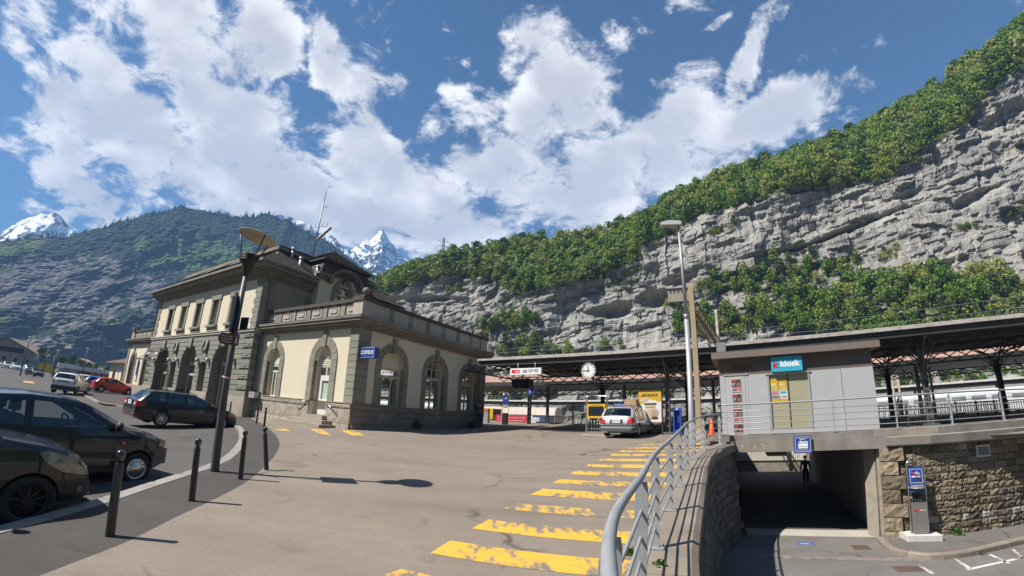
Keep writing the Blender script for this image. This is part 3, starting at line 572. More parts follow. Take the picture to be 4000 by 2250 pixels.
# ---- ground sheets
def asphalt(name, c, patch, crackw=.012, tint2=None, oil=.25):
    m = bpy.data.materials.new(name); m.use_nodes = True; nt = m.node_tree; N_ = nt.nodes.new; L_ = nt.links.new; b = nt.nodes['Principled BSDF']; b.inputs['Roughness'].default_value = .88; b.inputs['Specular IOR Level'].default_value = .25
    g = N_('ShaderNodeNewGeometry').outputs['Position']
    def noise(s, d=5, rough=.6, vec=None, dist=0):
        n = N_('ShaderNodeTexNoise'); n.inputs['Scale'].default_value = s; n.inputs['Detail'].default_value = d; n.inputs['Roughness'].default_value = rough; n.inputs['Distortion'].default_value = dist; L_(vec or g, n.inputs['Vector']); return n.outputs['Fac']
    def rng(f, lo, hi, a=0., z=1.):
        r = N_('ShaderNodeMapRange'); r.inputs[1].default_value = lo; r.inputs[2].default_value = hi; r.inputs[3].default_value = a; r.inputs[4].default_value = z; L_(f, r.inputs[0]); return r.outputs[0]
    def mul(a, c_):
        n = N_('ShaderNodeMath'); n.operation = 'MULTIPLY'; L_(a, n.inputs[0])
        if isinstance(c_, float): n.inputs[1].default_value = c_
        else: L_(c_, n.inputs[1])
        return n.outputs[0]
    x = N_('ShaderNodeMix'); x.data_type = 'RGBA'; L_(rng(noise(.22, 6), .35, .68), x.inputs[0]); x.inputs[6].default_value = (*c, 1); x.inputs[7].default_value = (*patch, 1)
    v = rng(noise(1.3, 5), .3, .7, .93, 1.07); v = mul(v, rng(noise(90, 3, .7), .3, .7, .74, 1.26)); v = mul(v, rng(noise(14, 4, .7), .3, .75, .93, 1.07))
    st = N_('ShaderNodeMapping'); st.inputs['Rotation'].default_value = (0, 0, R(35)); st.inputs['Scale'].default_value = (.05, 1.6, 1); L_(g, st.inputs[0])
    v = mul(v, rng(noise(1.0, 5, .6, st.outputs[0]), .35, .7, 1.05, .90))                              # tyre-worn lanes
    v = mul(v, rng(noise(.6, 4, .5, None, 1.5), .64, .74, 1.0, 1-oil))                               # damp and oil patches
    # cracks: a warped distance-to-edge pattern, broken by a mask
    wn = N_('ShaderNodeTexNoise'); wn.inputs['Scale'].default_value = 1.1; wn.inputs['Detail'].default_value = 4; L_(g, wn.inputs['Vector'])
    wv = N_('ShaderNodeVectorMath'); wv.operation = 'MULTIPLY_ADD'; wv.inputs[1].default_value = (.9, .9, .9); L_(wn.outputs['Color'], wv.inputs[0]); L_(g, wv.inputs[2])
    vo = N_('ShaderNodeTexVoronoi'); vo.feature = 'DISTANCE_TO_EDGE'; vo.inputs['Scale'].default_value = .33; L_(wv.outputs[0], vo.inputs['Vector'])
    ck = mul(rng(vo.outputs['Distance'], 0.0, crackw, 1., 0.), rng(noise(.35, 2), .50, .6))
    k = N_('ShaderNodeMath'); k.operation = 'MULTIPLY_ADD'; L_(ck, k.inputs[0]); k.inputs[1].default_value = -.68; k.inputs[2].default_value = 1.0
    v = mul(v, k.outputs[0])
    hs = N_('ShaderNodeHueSaturation'); L_(x.outputs[2], hs.inputs['Color']); L_(v, hs.inputs['Value']); L_(hs.outputs[0], b.inputs['Base Color'])
    bp = N_('ShaderNodeBump'); bp.inputs['Strength'].default_value = .7; bp.inputs['Distance'].default_value = .006; L_(noise(110, 4), bp.inputs['Height']); L_(bp.outputs[0], b.inputs['Normal']); return m
ASPH_TAN = asphalt('worn_tan_asphalt', (.232,.190,.150), (.198,.163,.133), .017); ASPH_GREY = asphalt('grey_asphalt', (.098,.088,.080), (.080,.074,.069)); ASPH_DARK = asphalt('dark_footway_asphalt', (.078,.068,.061), (.064,.058,.053)); ASPH_LOW = asphalt('low_street_asphalt', (.19,.172,.152), (.155,.142,.128))
GRASSY = M('valley_floor', (.10,.12,.05), .95, .3, .05, .05, 2, col2=(.16,.14,.10)); BALLAST = M('track_ballast', (.16,.14,.12), .95, .3, .6, .04, 14, fine=.3)
KERB_PT = [(-5.02,2.2),(-5.12,3.0),(-5.18,3.74),(-5.24,4.2),(-5.29,4.64),(-5.47,5.44),(-5.77,6.68),(-6.05,8.07),(-6.36,9.31),(-7.49,11.64),(-9.27,14.58),(-12.3,18.8),(-15.2,21.4),(-18.2,22.2),(-21.5,22.3),(-23.6,22.6),(-24.6,22.4),(-29.6,26.0),(-43.0,35.2),(-70,54)]
kerb_line = [Vector((p[0], p[1])) for p in smooth_line([(x, y, 0) for x, y in KERB_PT], 5)]
kl = [(p.x, p.y) for p in kerb_line]
_KL = np.array([(p.x, p.y) for p in smooth_line([(x, y, 0) for x, y in KERB_PT], 3)])
def road_z(x, y):
    x = np.asarray(x, float); y = np.asarray(y, float); d = np.sqrt((x[...,None]-_KL[:,0])**2+(y[...,None]-_KL[:,1])**2).min(-1)
    return gz(x, y)-.09-.04*np.clip((d-.3)/2.2, 0, 1)*np.clip((36-np.hypot(x, y))/14, 0, 1)
road_poly = [(-5.3,-14)]+[(p.x-.05, p.y) for p in offset_line(kerb_line, .22)][::1]+[(-200,150),(-420,270),(-420,160),(-120,-14)]
sheet('road', road_poly, 2.6, road_z, ASPH_GREY)
SEAM = [(-3.45,-12),(-3.55,0),(-3.72,2.2),(-3.83,3.5),(-3.89,4.08),(-4.0,4.57),(-4.16,5.25),(-4.34,6.18),(-4.65,7.51),(-5.17,9.02),(-6.13,11.35),(-7.53,14.05),(-10.01,17.74),(-11.6,20.0),(-14.6,23.6)]
seam = smooth_line([(x, y, 0) for x, y in SEAM], 4); sl = [(p.x, p.y) for p in seam]
inner = [(p.x, p.y) for p in kerb_line]
foot_poly = [(-5.0,-12)]+inner+[(-70,60),(-30,40),(-17,30),(-14.6,23.6)]+sl[::-1][1:]
sheet('pavement', foot_poly, 1.1, lambda x, y: gz(x, y)-.004, ASPH_DARK)
# retaining-wall line carrying the railing: posts stand on it
POSTS = [(.12,-1.0),(.20,.5),(.48,2.0),(1.08,3.5),(1.76,5.16),(2.6,6.91),(3.49,8.72),(4.42,10.57),(5.32,12.17),(6.39,13.86),(7.87,15.5)]
wall_line = smooth_line([(x, y, 0) for x, y in [(.2,-9),(.12,-4)]+POSTS], 4)
wl_in = offset_line(wall_line, -.18)
plaza_poly = sl+[(-16.5,27),(-9,46),(1.2,38.4)]+[(p.x, p.y) for p in [NC*32.5+UC*k for k in (-2,6,14,22,30,40)]]+[(p.x, p.y) for p in (NC*17.6+UC*44, NB*18.5+UB*14, NB*17.9+UB*7.2, NB*17.55+UB*1.8, NB*17.5-UB*.35)]+[(p.x, p.y) for p in wl_in[::-1]]
sheet('plaza', plaza_poly, 1.0, lambda x, y: gz(x, y), ASPH_TAN)
sheet('ground', [(-3000,-60),(-60,-60),(-60,38),(-12,46.5)]+[tuple(NC.xy*40.5+UC.xy*t) for t in (0,20,40,60)]+[(78,-60),(3000,-60),(3000,3300),(-3000,3300)], 400, lambda x, y: x*0-2.6, GRASSY)
sheet('track_bed', [tuple((NC*a+UC*b).xy) for a, b in ((40.2,-160),(118,-160),(118,190),(40.2,190))], 30, lambda x, y: x*0-1.75, BALLAST)
# kerb stones
KERBM = M('kerb_granite', (.27,.245,.215), .85, .15, 6, .004, 60, rnd=.08, fine=.15)
def kerb():
    t = tag(thing('kerb', 'long row of pale granite kerb stones between the parking road and the pavement', 'kerb'), kind='structure')
    kp = smooth_line([(x, y, 0) for x, y in KERB_PT], 9); acc = 0; last = kp[0]; pts = [kp[0]]
    for p in kp[1:]:
        if (p-pts[-1]).length > (1.0 if p.length < 30 else 3.0): pts.append(p)
    for a, b in zip(pts[:-1], pts[1:]):
        d = (b-a).normalized(); n = Vector((d.y, -d.x, 0)); w = .11; g = .008
        a2 = a+d*g; b2 = b-d*g; za = gzf(a.x, a.y)+.006; zb = gzf(b.x, b.y)+.006
        vs = [a2-n*w, a2+n*w, b2+n*w, b2-n*w]; zz = [za, za, zb, zb]
        m = MB().add([(v.x, v.y, z-.25) for v, z in zip(vs, zz)]+[(v.x, v.y, z) for v, z in zip(vs, zz)], [(0,3,2,1),(4,5,6,7),(0,1,5,4),(1,2,6,5),(2,3,7,6),(3,0,4,7)])
        o = m.build('kerb_stone', KERBM, t)
        for p in o.data.polygons: pass
        o.data.update()
kerb()
# painted markings, worn
def paint(name, c, wear=.45):
    m = bpy.data.materials.new(name); m.use_nodes = True; nt = m.node_tree; N_ = nt.nodes.new; L_ = nt.links.new; b = nt.nodes['Principled BSDF']; b.inputs['Roughness'].default_value = .75; b.inputs['Specular IOR Level'].default_value = .3
    g = N_('ShaderNodeNewGeometry').outputs['Position']
    mp = N_('ShaderNodeMapping'); mp.inputs['Rotation'].default_value = (0, 0, R(-65)); mp.inputs['Scale'].default_value = (1, .35, 1); L_(g, mp.inputs[0])
    n = N_('ShaderNodeTexNoise'); n.inputs['Scale'].default_value = 5; n.inputs['Detail'].default_value = 10; n.inputs['Roughness'].default_value = .72; L_(mp.outputs[0], n.inputs['Vector'])
    n0 = N_('ShaderNodeTexNoise'); n0.inputs['Scale'].default_value = .9; n0.inputs['Detail'].default_value = 3; L_(g, n0.inputs['Vector'])
    s = N_('ShaderNodeMath'); s.operation = 'MULTIPLY_ADD'; L_(n0.outputs[0], s.inputs[0]); s.inputs[1].default_value = .6; L_(n.outputs[0], s.inputs[2])
    r = N_('ShaderNodeMapRange'); r.inputs[1].default_value = wear+.36; r.inputs[2].default_value = wear+.47; L_(s.outputs[0], r.inputs[0])
    wn = N_('ShaderNodeTexNoise'); wn.inputs['Scale'].default_value = 1.1; wn.inputs['Detail'].default_value = 4; L_(g, wn.inputs['Vector'])
    wv = N_('ShaderNodeVectorMath'); wv.operation = 'MULTIPLY_ADD'; wv.inputs[1].default_value = (.9,.9,.9); L_(wn.outputs['Color'], wv.inputs[0]); L_(g, wv.inputs[2])
    vo = N_('ShaderNodeTexVoronoi'); vo.feature = 'DISTANCE_TO_EDGE'; vo.inputs['Scale'].default_value = 1.7; L_(wv.outputs[0], vo.inputs['Vector'])
    cr_ = N_('ShaderNodeMapRange'); cr_.inputs[1].default_value = 0; cr_.inputs[2].default_value = .035; cr_.inputs[3].default_value = .7; cr_.inputs[4].default_value = 0; L_(vo.outputs['Distance'], cr_.inputs[0])
    cm = N_('ShaderNodeMapRange'); cm.inputs[1].default_value = .52; cm.inputs[2].default_value = .6; L_(n0.outputs[0], cm.inputs[0]); ml = N_('ShaderNodeMath'); ml.operation = 'MULTIPLY'; L_(cr_.outputs[0], ml.inputs[0]); L_(cm.outputs[0], ml.inputs[1])
    mx_ = N_('ShaderNodeMath'); mx_.operation = 'MAXIMUM'; L_(r.outputs[0], mx_.inputs[0]); L_(ml.outputs[0], mx_.inputs[1])
    x = N_('ShaderNodeMix'); x.data_type = 'RGBA'; L_(mx_.outputs[0], x.inputs[0]); x.inputs[6].default_value = (*c, 1); x.inputs[7].default_value = (.20,.168,.14,1); L_(x.outputs[2], b.inputs['Base Color']); return m
YEL = paint('yellow_road_paint', (.66,.38,.05), .43); WHT = paint('white_road_paint', (.62,.60,.55), .42)
MARK = None
def marking(parent, corners, zf, mat, name='stripe', o=.005):
    a, b, c, d = [Vector(p) for p in corners]; n = max(2, int((b-a).length/.5)); k = max(2, int((d-a).length/.3)); vs = []
    for j in range(k+1):
        for i in range(n+1):
            p = (a.lerp(b, i/n)).lerp(d.lerp(c, i/n), j/k); vs.append((p.x, p.y, float(zf(np.array(p.x), np.array(p.y)))+o))
    fs = [(j*(n+1)+i, j*(n+1)+i+1, (j+1)*(n+1)+i+1, (j+1)*(n+1)+i) for j in range(k) for i in range(n)]
    m = MB().add(vs, fs); ob = m.build(name, mat, parent); 
    if sum(p.normal.z for p in ob.data.polygons) < 0: ob.data.flip_normals()
    return ob
def mk_group(label): return tag(thing('road_marking', label, 'road marking'), kind='structure')
g = mk_group('ladder of worn yellow stripes painted beside the curved grey railing')
STR = [((-1.14,4.42),(-1.02,4.63)),((-.82,5.2),(-.66,5.73)),((-.43,6.33),(-.22,6.85)),((0.0,7.57),(.22,8.03)),((.5,8.73),(.79,9.32)),((1.04,9.94),(1.28,10.39)),((1.6,11.05),(1.81,11.57)),((2.15,12.18),(2.38,12.7)),((2.73,13.25),(2.93,13.69)),((3.33,14.34),(3.52,14.75)),((3.88,15.3),(4.1,15.69)),((4.45,16.2),(4.66,16.59)),((5.3,17.25),(5.52,17.71))]
for (p, q) in STR:
    d = Vector((.955, -.295)); L = 0
    ends = []
    for s_ in (p, q):
        v = Vector(s_); best = 2.3
        for t in np.arange(.5, 4, .02):
            w = v+d*t; dm = min((Vector((k.x, k.y))-w).length for k in wl_in)
            if dm < .2: best = t; break
        ends.append(v+d*best)
    marking(g, [p, ends[0], ends[1], q], gz, YEL)
g = mk_group('three short yellow bars painted on the tarmac before the hairdresser steps')
for c in ([(-9.99,18.1),(-9.23,17.07),(-8.82,17.48),(-9.62,18.47)], [(-8.75,19.06),(-7.43,17.15),(-6.75,16.76),(-8.39,19.47)], [(-7.46,19.54),(-6.11,17.39),(-5.71,17.78),(-7.04,20.06)]): marking(g, c, gz, YEL)
g = mk_group('yellow bars at the road edge beyond the near black hatchback')
for c in ([(-29.3,24.6),(-26.4,22.7),(-25.6,22.1),(-28.4,23.9)], [(-38.3,31.3),(-34.5,28.6),(-33.8,29.0),(-37.6,31.7)], [(-60,42),(-54,38),(-53,38.6),(-59,42.6)]): marking(g, c, road_z, YEL)
# ================================================================ STATION BUILDING (local frame: x = -s along the front, y = depth n)
PLASTER = M('cream_plaster', (.70,.62,.465), .9, .05, .7, .003, 60, fine=.05)
GREY_ST = M('grey_green_sandstone', (.245,.236,.19), .85, .12, 3, .004, 45, rnd=.10, fine=.12)
ROUGH_ST = M('rough_grey_green_sandstone', (.19,.185,.15), .9, .15, 4, .02, 24, rnd=.10, fine=.18)
PLINTH = M('granite_plinth', (.36,.31,.25), .9, .16, 2.5, .012, 30, rnd=.10, fine=.2)
PLINTHD = M('brown_granite_blocks', (.25,.21,.165), .9, .18, 2.5, .012, 26, rnd=.16, fine=.2)
CORN = M('weathered_cornice_stone', (.27,.235,.185), .88, .2, 1.4, .004, 40, col2=(.17,.145,.115), fac=.55, fine=.12)
DARKCOP = M('blackened_coping', (.11,.088,.072), .9, .3, 2, .01, 30, col2=(.055,.045,.04), fine=.2)
PALEST = M('pale_parapet_stone', (.43,.385,.33), .9, .12, 3, .006, 40, rnd=.05, fine=.12)
SLATE = M('brown_grey_slate', (.12,.096,.078), .75, .25, 1.8, .01, 40, fine=.3, col2=(.085,.072,.064))
WOODC = M('cream_painted_wood', (.58,.52,.38), .55, .05, 3); WOODW = M('white_painted_wood', (.72,.70,.64), .5, .05, 3)
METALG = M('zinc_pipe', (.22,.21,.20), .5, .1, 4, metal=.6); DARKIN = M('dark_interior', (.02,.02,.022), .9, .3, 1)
CURT = M('pale_green_curtain', (.38,.47,.42), .9, .1, 6, stretch=(14,14,.6)); CURTW = M('white_net_curtain', (.55,.56,.55), .9, .1, 6, stretch=(14,14,.6))
WGLASS = glass_mat('window_glass', (.70,.74,.72), .02)
IRON = M('black_iron', (.03,.03,.033), .45, .2, 5, metal=.3)
def unit_box():
    bm = bmesh.new(); bmesh.ops.create_cube(bm, size=1); me = bpy.data.meshes.new('block'); bm.to_mesh(me); bm.free(); return me
def rough_block(name, seed, mat, amp=.06, bev=.05):
    """a cut stone, 1 x 1 x 1, whose face (towards -y) is uneven"""
    r = random.Random(seed); nx, nz = 6, 4; vs = []; fs = []
    for j in range(nz+1):
        for i in range(nx+1):
            x = -.5+i/nx; z = -.5+j/nz; e = i in (0, nx) or j in (0, nz)
            vs.append((x, -.5+(bev if e else 0)+(0 if e else r.uniform(-amp, amp*.6)), z))
    b = len(vs)
    for (x, z) in ((-.5,-.5),(.5,-.5),(.5,.5),(-.5,.5)): vs.append((x, .5, z))
    for j in range(nz):
        for i in range(nx): q = j*(nx+1)+i; fs.append((q, q+1, q+nx+2, q+nx+1))
    bot = list(range(nx+1)); top = [nz*(nx+1)+i for i in range(nx+1)]; lf = [j*(nx+1) for j in range(nz+1)]; rt = [j*(nx+1)+nx for j in range(nz+1)]
    fs += [bot[::-1]+[b, b+1], top+[b+2, b+3], lf+[b+3, b][::1], rt[::-1]+[b+1, b+2], (b+1, b, b+3, b+2)]
    me = bpy.data.meshes.new(name); me.from_pydata(vs, [], fs); me.materials.append(mat); me.update(); return me
def unit_mesh(mat):
    me = unit_box(); me.materials.append(mat); return me
UB_GREY = unit_mesh(GREY_ST); UB_PL = unit_mesh(PLINTH); UB_PLD = [rough_block('plinth_stone', i, PLINTHD, .03, .06) for i in range(3)]
def blk(name, me, parent, x0, x1, y0, y1, z0, z1, rot=None):
    return link(name, me, parent, ((x0+x1)/2, (y0+y1)/2, (z0+z1)/2), rot, (abs(x1-x0), abs(y1-y0), abs(z1-z0)))
bld = thing('station_building', 'cream two-storey station building with grey stone corners, arched windows and a steep slate roof', 'building', CB, RB)
def arch_pts(xc, h, zs, rise, n=10): return [(xc-h*math.cos(math.pi*i/n), zs+rise*math.sin(math.pi*i/n)) for i in range(n+1)]
def wall(mb, f, u0, u1, z0, z1, ops, depth):
    """a wall with openings; f(u, z, w) places it, w = depth into the wall. ops: (centre, half width, bottom, spring, rise)"""
    ops = sorted(ops); u = u0
    q = lambda a, b, c, d: mb.add([f(*a), f(*b), f(*c), f(*d)], [(0,1,2,3)])
    for (c, h, zb, zs, rise) in ops:
        q((u, z0, 0), (c-h, z0, 0), (c-h, z1, 0), (u, z1, 0)); u = c+h
        if zb > z0+.001: q((c-h, z0, 0), (c+h, z0, 0), (c+h, zb, 0), (c-h, zb, 0)); 
        P = arch_pts(c, h, zs, rise) if rise > 0 else [(c-h, zs), (c+h, zs)]
        for a, b in zip(P[:-1], P[1:]): q((a[0], a[1], 0), (b[0], b[1], 0), (b[0], z1, 0), (a[0], z1, 0))
        ring = [(c-h, zb)]+P+[(c+h, zb)]
        for a, b in zip(ring, ring[1:]+ring[:1]): q((a[0], a[1], 0), (a[0], a[1], depth), (b[0], b[1], depth), (b[0], b[1], 0))
    q((u, z0, 0), (u1, z0, 0), (u1, z1, 0), (u, z1, 0))
FRONT = lambda n0: (lambda u, z, w: (u, n0+w, z))           # faces -y (the square); u = local x
SIDE = lambda x0: (lambda u, z, w: (x0-w, u, z))            # faces +x (the bus stop); u = depth n
def surround(parent, f, c, h, zb, zs, rise, t, mat_me, proud=.05, keyz=.28, keyw=.17, jams=6, vou=9, bl=.20):
    """stone frame round an opening: jamb stones, voussoirs and a keystone, each a stone of its own"""
    def stone(poly, pr=proud, nm='surround_stone'):
        m = MB(); n = len(poly); vs = [f(a, b, -pr) for a, b in poly]+[f(a, b, bl) for a, b in poly]
        m.add(vs, [tuple(range(n)), tuple(range(n, 2*n))[::-1]]+[(i, n+i, n+(i+1) % n, (i+1) % n) for i in range(n)])
        o = m.build(nm, GREY_ST, parent); bmx = bmesh.new(); bmx.from_mesh(o.data); bmesh.ops.recalc_face_normals(bmx, faces=bmx.faces); bmx.to_mesh(o.data); bmx.free(); return o
    g = .006
    for sgn in (-1, 1):
        for k in range(jams):
            z0 = zb+(zs-zb)*k/jams+g; z1 = zb+(zs-zb)*(k+1)/jams-g; stone([(c+sgn*h, z0), (c+sgn*(h+t), z0), (c+sgn*(h+t), z1), (c+sgn*h, z1)])
    H = h+t; Rr = rise+t
    for k in range(vou):
        if k == vou//2: continue
        a0 = math.pi*k/vou+.012; a1 = math.pi*(k+1)/vou-.012; am = (a0+a1)/2
        P = lambda hh, rr, a: (c-hh*math.cos(a), zs+rr*math.sin(a))
        stone([P(h, rise, a0), P(H, Rr, a0), P(H, Rr, am), P(H, Rr, a1), P(h, rise, a1), P(h, rise, am)])
    w0 = keyw*.72; w1 = keyw
    stone([(c-w0, zs+rise-.10), (c+w0, zs+rise-.10), (c+w1, zs+rise+t+keyz), (c-w1, zs+rise+t+keyz)], proud+.05, 'keystone')
def wframe(parent, f, c, h, zb, zs, rise, bars, mat, d=.30, w=.06, glass=WGLASS, hz=(), name='window', pane_from=None):
    """window frame set back in its opening with glazing bars, and glass behind: bars at u offsets, hz = (height, thickness)"""
    m = MB()
    def fb(u0, u1, z0, z1, a=0.0, b=.06): m.add([f(u0,z0,d+a),f(u1,z0,d+a),f(u1,z1,d+a),f(u0,z1,d+a),f(u0,z0,d+b),f(u1,z0,d+b),f(u1,z1,d+b),f(u0,z1,d+b)], [(0,1,2,3),(7,6,5,4),(0,4,5,1),(1,5,6,2),(2,6,7,3),(3,7,4,0)])
    def zt(u): return zs+(rise*math.sqrt(max(0, 1-((u-c)/h)**2)) if rise else 0)
    fb(c-h, c-h+w, zb, zs); fb(c+h-w, c+h, zb, zs); fb(c-h+w, c+h-w, zb, zb+w)
    P = arch_pts(c, h, zs, rise, 14) if rise else [(c-h, zs), (c+h, zs)]
    for a, b in zip(P[:-1], P[1:]):
        ia = (c+(a[0]-c)*(1-w/h), zs+(a[1]-zs)*(1-w/max(rise, .01))-(w if not rise else 0)); ib = (c+(b[0]-c)*(1-w/h), zs+(b[1]-zs)*(1-w/max(rise, .01))-(w if not rise else 0))
        m.add([f(*ia, d), f(*ib, d), f(*b, d), f(*a, d), f(*ia, d+.06), f(*ib, d+.06), f(*b, d+.06), f(*a, d+.06)], [(0,1,2,3),(0,4,5,1),(3,2,6,7)])
    for (u, z0, z1, tw) in bars: fb(c+u-tw/2, c+u+tw/2, z0, (z1 if z1 is not None else zt(c+u)-.02))
    for (z, th, *x) in hz:
        hw = h if z <= zs else h*math.sqrt(max(0, 1-((z-zs)/rise)**2)); fb(c-hw, c+hw, z-th/2, z+th/2, -.015, .062)
    o = m.build(name, mat, parent)
    ring = [(c-h, zb)]+P+[(c+h, zb)]
    gm = MB().add([f(a, b, d+.045) for a, b in ring], [tuple(range(len(ring)))]); gm.build('pane', glass, o)
    return o
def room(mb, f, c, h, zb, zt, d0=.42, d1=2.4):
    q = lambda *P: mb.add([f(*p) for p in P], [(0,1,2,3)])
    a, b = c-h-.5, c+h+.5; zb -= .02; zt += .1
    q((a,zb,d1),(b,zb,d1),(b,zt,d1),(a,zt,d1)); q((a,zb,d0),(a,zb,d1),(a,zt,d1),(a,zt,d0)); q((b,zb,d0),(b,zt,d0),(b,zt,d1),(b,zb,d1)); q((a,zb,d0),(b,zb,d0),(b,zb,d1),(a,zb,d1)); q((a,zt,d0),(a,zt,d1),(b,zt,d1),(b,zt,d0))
ZG = -1.6
# ---- right wing
LEDGE, CB0, CT0 = .24, 3.92, 4.46
ff, fs_ = FRONT(0.0), SIDE(0.0)
mb = MB(); inner = MB()
WF = [(-7.45, .70, LEDGE, 2.30, .80), (-2.62, .72, -.49, 2.32, .82)]
wall(mb, ff, -9.2, 0, LEDGE, CB0, [WF[0]], .34) if False else None
wall(mb, ff, -9.2, -3.9, LEDGE, CB0, [WF[0]], .34); wall(mb, ff, -3.9, 0, LEDGE, CB0, [(-2.62, .72, LEDGE, 2.32, .82)], .34)
WS = [(2.55, .86, LEDGE, 2.30, .84), (6.25, .86, LEDGE, 2.28, .86), (9.88, .86, LEDGE, 2.25, .86)]
wall(mb, fs_, 0, 11.75, LEDGE, CB0, WS, .34)
mb.box(-9.2, 0, 11.7, 11.75, ZG, CB0); mb.box(-9.2, -.02, .02, 11.7, CB0, CB0+.05)
mb.build('wing_wall', PLASTER, bld)
for (c, h, zb, zs, r_) in WF[:1]: room(inner, ff, c, h, zb, zs+r_)
room(inner, ff, -2.62, .72, -.49, 3.2)
for (c, h, zb, zs, r_) in WS: room(inner, fs_, c, h, zb, zs+r_)
inner.build('dark_room', DARKIN, bld)
surround(bld, ff, -7.45, .70, LEDGE, 2.30, .80, .42, None); surround(bld, ff, -2.62, .72, LEDGE, 2.32, .82, .45, None)
for (c, h, zb, zs, r_) in WS: surround(bld, fs_, c, h, zb, zs, r_, .38, None)
# blind plaster heads in the two front openings and the first side window
def head(f, c, h, zs, rise, z0, d=.26):
    P = arch_pts(c, h, zs, rise, 12); ring = [(c-h, z0)]+P+[(c+h, z0)]
    MB().add([f(a, b, d) for a, b in ring], [tuple(range(len(ring)))]).build('blind_arch', PLASTER, bld)
head(ff, -7.45, .70, 2.30, .80, 2.12); head(ff, -2.62, .72, 2.32, .82, 2.08); head(fs_, 2.55, .86, 2.30, .84, 2.22)
w = wframe(bld, ff, -7.45, .70, LEDGE, 2.12, 0, [(-.33, LEDGE, 1.66, .05), (0, LEDGE, 1.66, .07)], WOODW, hz=[(1.72, .12), (2.06, .1)])
MB().add([ff(-8.05, .3, .5), ff(-7.0, .3, .52), ff(-7.0, 1.7, .5), ff(-8.05, 1.7, .5)], [(0,1,2,3)]).build('curtain', CURT, w)
t = wframe(bld, fs_, 2.55, .86, LEDGE, 2.22, 0, [(-.40, LEDGE, 1.72, .06), (.30, LEDGE, 1.72, .06)], WOODC, hz=[(1.78, .13), (2.17, .1)])
MB().add([fs_(2.35, .3, .6), fs_(2.95, .3, .6), fs_(2.95, 1.7, .6), fs_(2.35, 1.7, .6)], [(0,1,2,3)]).build('curtain', CURT, t)
RED = M('red_print', (.5,.03,.04), .6); 
for c, zs in ((6.25, 2.28), (9.88, 2.25)):
    t = wframe(bld, fs_, c, .86, LEDGE, zs, .86, [(0, LEDGE, None, .08), (-.42, zs-.1, None, .035), (.42, zs-.1, None, .035)], WOODC, hz=[(zs-.22, .16), (zs+.36, .035)])
    MB().add([fs_(c+.02, zs-.1, .5), fs_(c+.5, zs-.1, .5), fs_(c+.42, zs+.25, .5), fs_(c+.02, zs+.25, .5)], [(0,1,2,3)]).build('poster', RED if c < 8 else CURTW, t)
# the hairdresser's door: white leaf with a curtained pane, fanlight, side light
d = wframe(bld, ff, -2.62, .72, -.49, 2.08, 0, [(-.42, -.49, 1.45, .07), (.02, 1.55, 2.02, .07)], WOODW, hz=[(1.50, .12), (2.04, .1)], name='door_frame')
dm = MB(); dm.box(-3.0, -2.86, .27, .33, -.47, 1.43); dm.box(-2.06, -1.93, .27, .33, -.47, 1.43); dm.box(-2.86, -2.06, .27, .33, -.47, .32); dm.box(-2.86, -2.06, .27, .33, 1.28, 1.43); dm.box(-2.80, -2.12, .262, .27, -.36, .20)
door = dm.build('door', WOODW, bld); MB().tube([(-2.93, .24, .45), (-2.93, .2, .45), (-2.83, .2, .45)], .014).build('handle', METALG, door)
MB().add([ff(-2.86, .32, .34), ff(-2.06, .32, .34), ff(-2.06, 1.28, .34), ff(-2.86, 1.28, .34)], [(0,1,2,3)]).build('curtain', CURT, door)
text_mesh('COIFFEUR', .25, M('grey_wall_lettering', (.22,.21,.20), .7), bld, (-2.68, .252, 2.46), (R(90), 0, 0), sx=.95)
MB().box(-3.2, -2.0, .25, .255, 2.30, 2.315).build('lettering_rule', MATS['grey_wall_lettering'], bld)
text_mesh('dames-messieurs', .14, M('pale_wall_lettering', (.42,.39,.33), .7), bld, (-2.52, .252, 2.21), (R(90), 0, 0))
# plinth: front in three long courses, side in brown granite blocks
def plinth_row(f, u0, u1, z0, z1, wid, mes, proud, gap=(None,), nm='plinth_stone', side=False):
    u = u0; r = random.Random(int(abs(u0*100+z0*37)))
    while u < u1-.05:
        w_ = min(wid*r.uniform(.8, 1.25), u1-u)
        if u1-u-w_ < .3: w_ = u1-u
        me = r.choice(mes) if isinstance(mes, list) else mes
        g = .008
        if not any(gp and u < gp[1] and u+w_ > gp[0] for gp in gap):
            if side: link(nm, me, bld, (-.12+proud, u+w_/2, (z0+z1)/2), (0, 0, R(90)), (w_-2*g, .28, z1-z0-2*g))
            else: link(nm, me, bld, (u+w_/2, .12-proud, (z0+z1)/2), None, (w_-2*g, .28, z1-z0-2*g))
        u += w_
UB_PL2 = [rough_block('plinth_stone', 20+i, PLINTH, .05, .05) for i in range(3)]
DG = (-3.36, -1.88)
for z0, z1, pr in ((-1.6, -.78, .10), (-.78, -.04, .06), (-.04, .20, .09)):
    plinth_row(ff, -9.2, DG[0], z0, z1, 1.25, UB_PL2, pr); plinth_row(ff, DG[1], -.0, z0, z1, 1.25, UB_PL2, pr)
for z0, z1, pr, wd in ((-1.6, -.78, .10, .95), (-.78, -.42, .06, .78), (-.42, -.06, .06, .78), (-.06, .20, .09, 1.3)):
    plinth_row(fs_, -.0, 11.75, z0, z1, wd, UB_PLD, pr, side=True)
mb = MB(); mb.box(-9.2, DG[0]+.02, -.0, .3, ZG, .2); mb.box(DG[1]-.02, -.02, 0, .3, ZG, .2); mb.box(-.3, -.02, .02, 11.7, ZG, .2); mb.build('plinth_core', PLINTH, bld)
mb = MB(); mb.box(-9.2, DG[0], -.13, .05, .20, .245); mb.box(DG[1], .12, -.13, .05, .20, .245); mb.build('plinth_ledge', PLINTH, bld)
MB().box(-.05, .125, .05, 11.8, .20, .243).build('plinth_ledge', PLINTHD, bld)
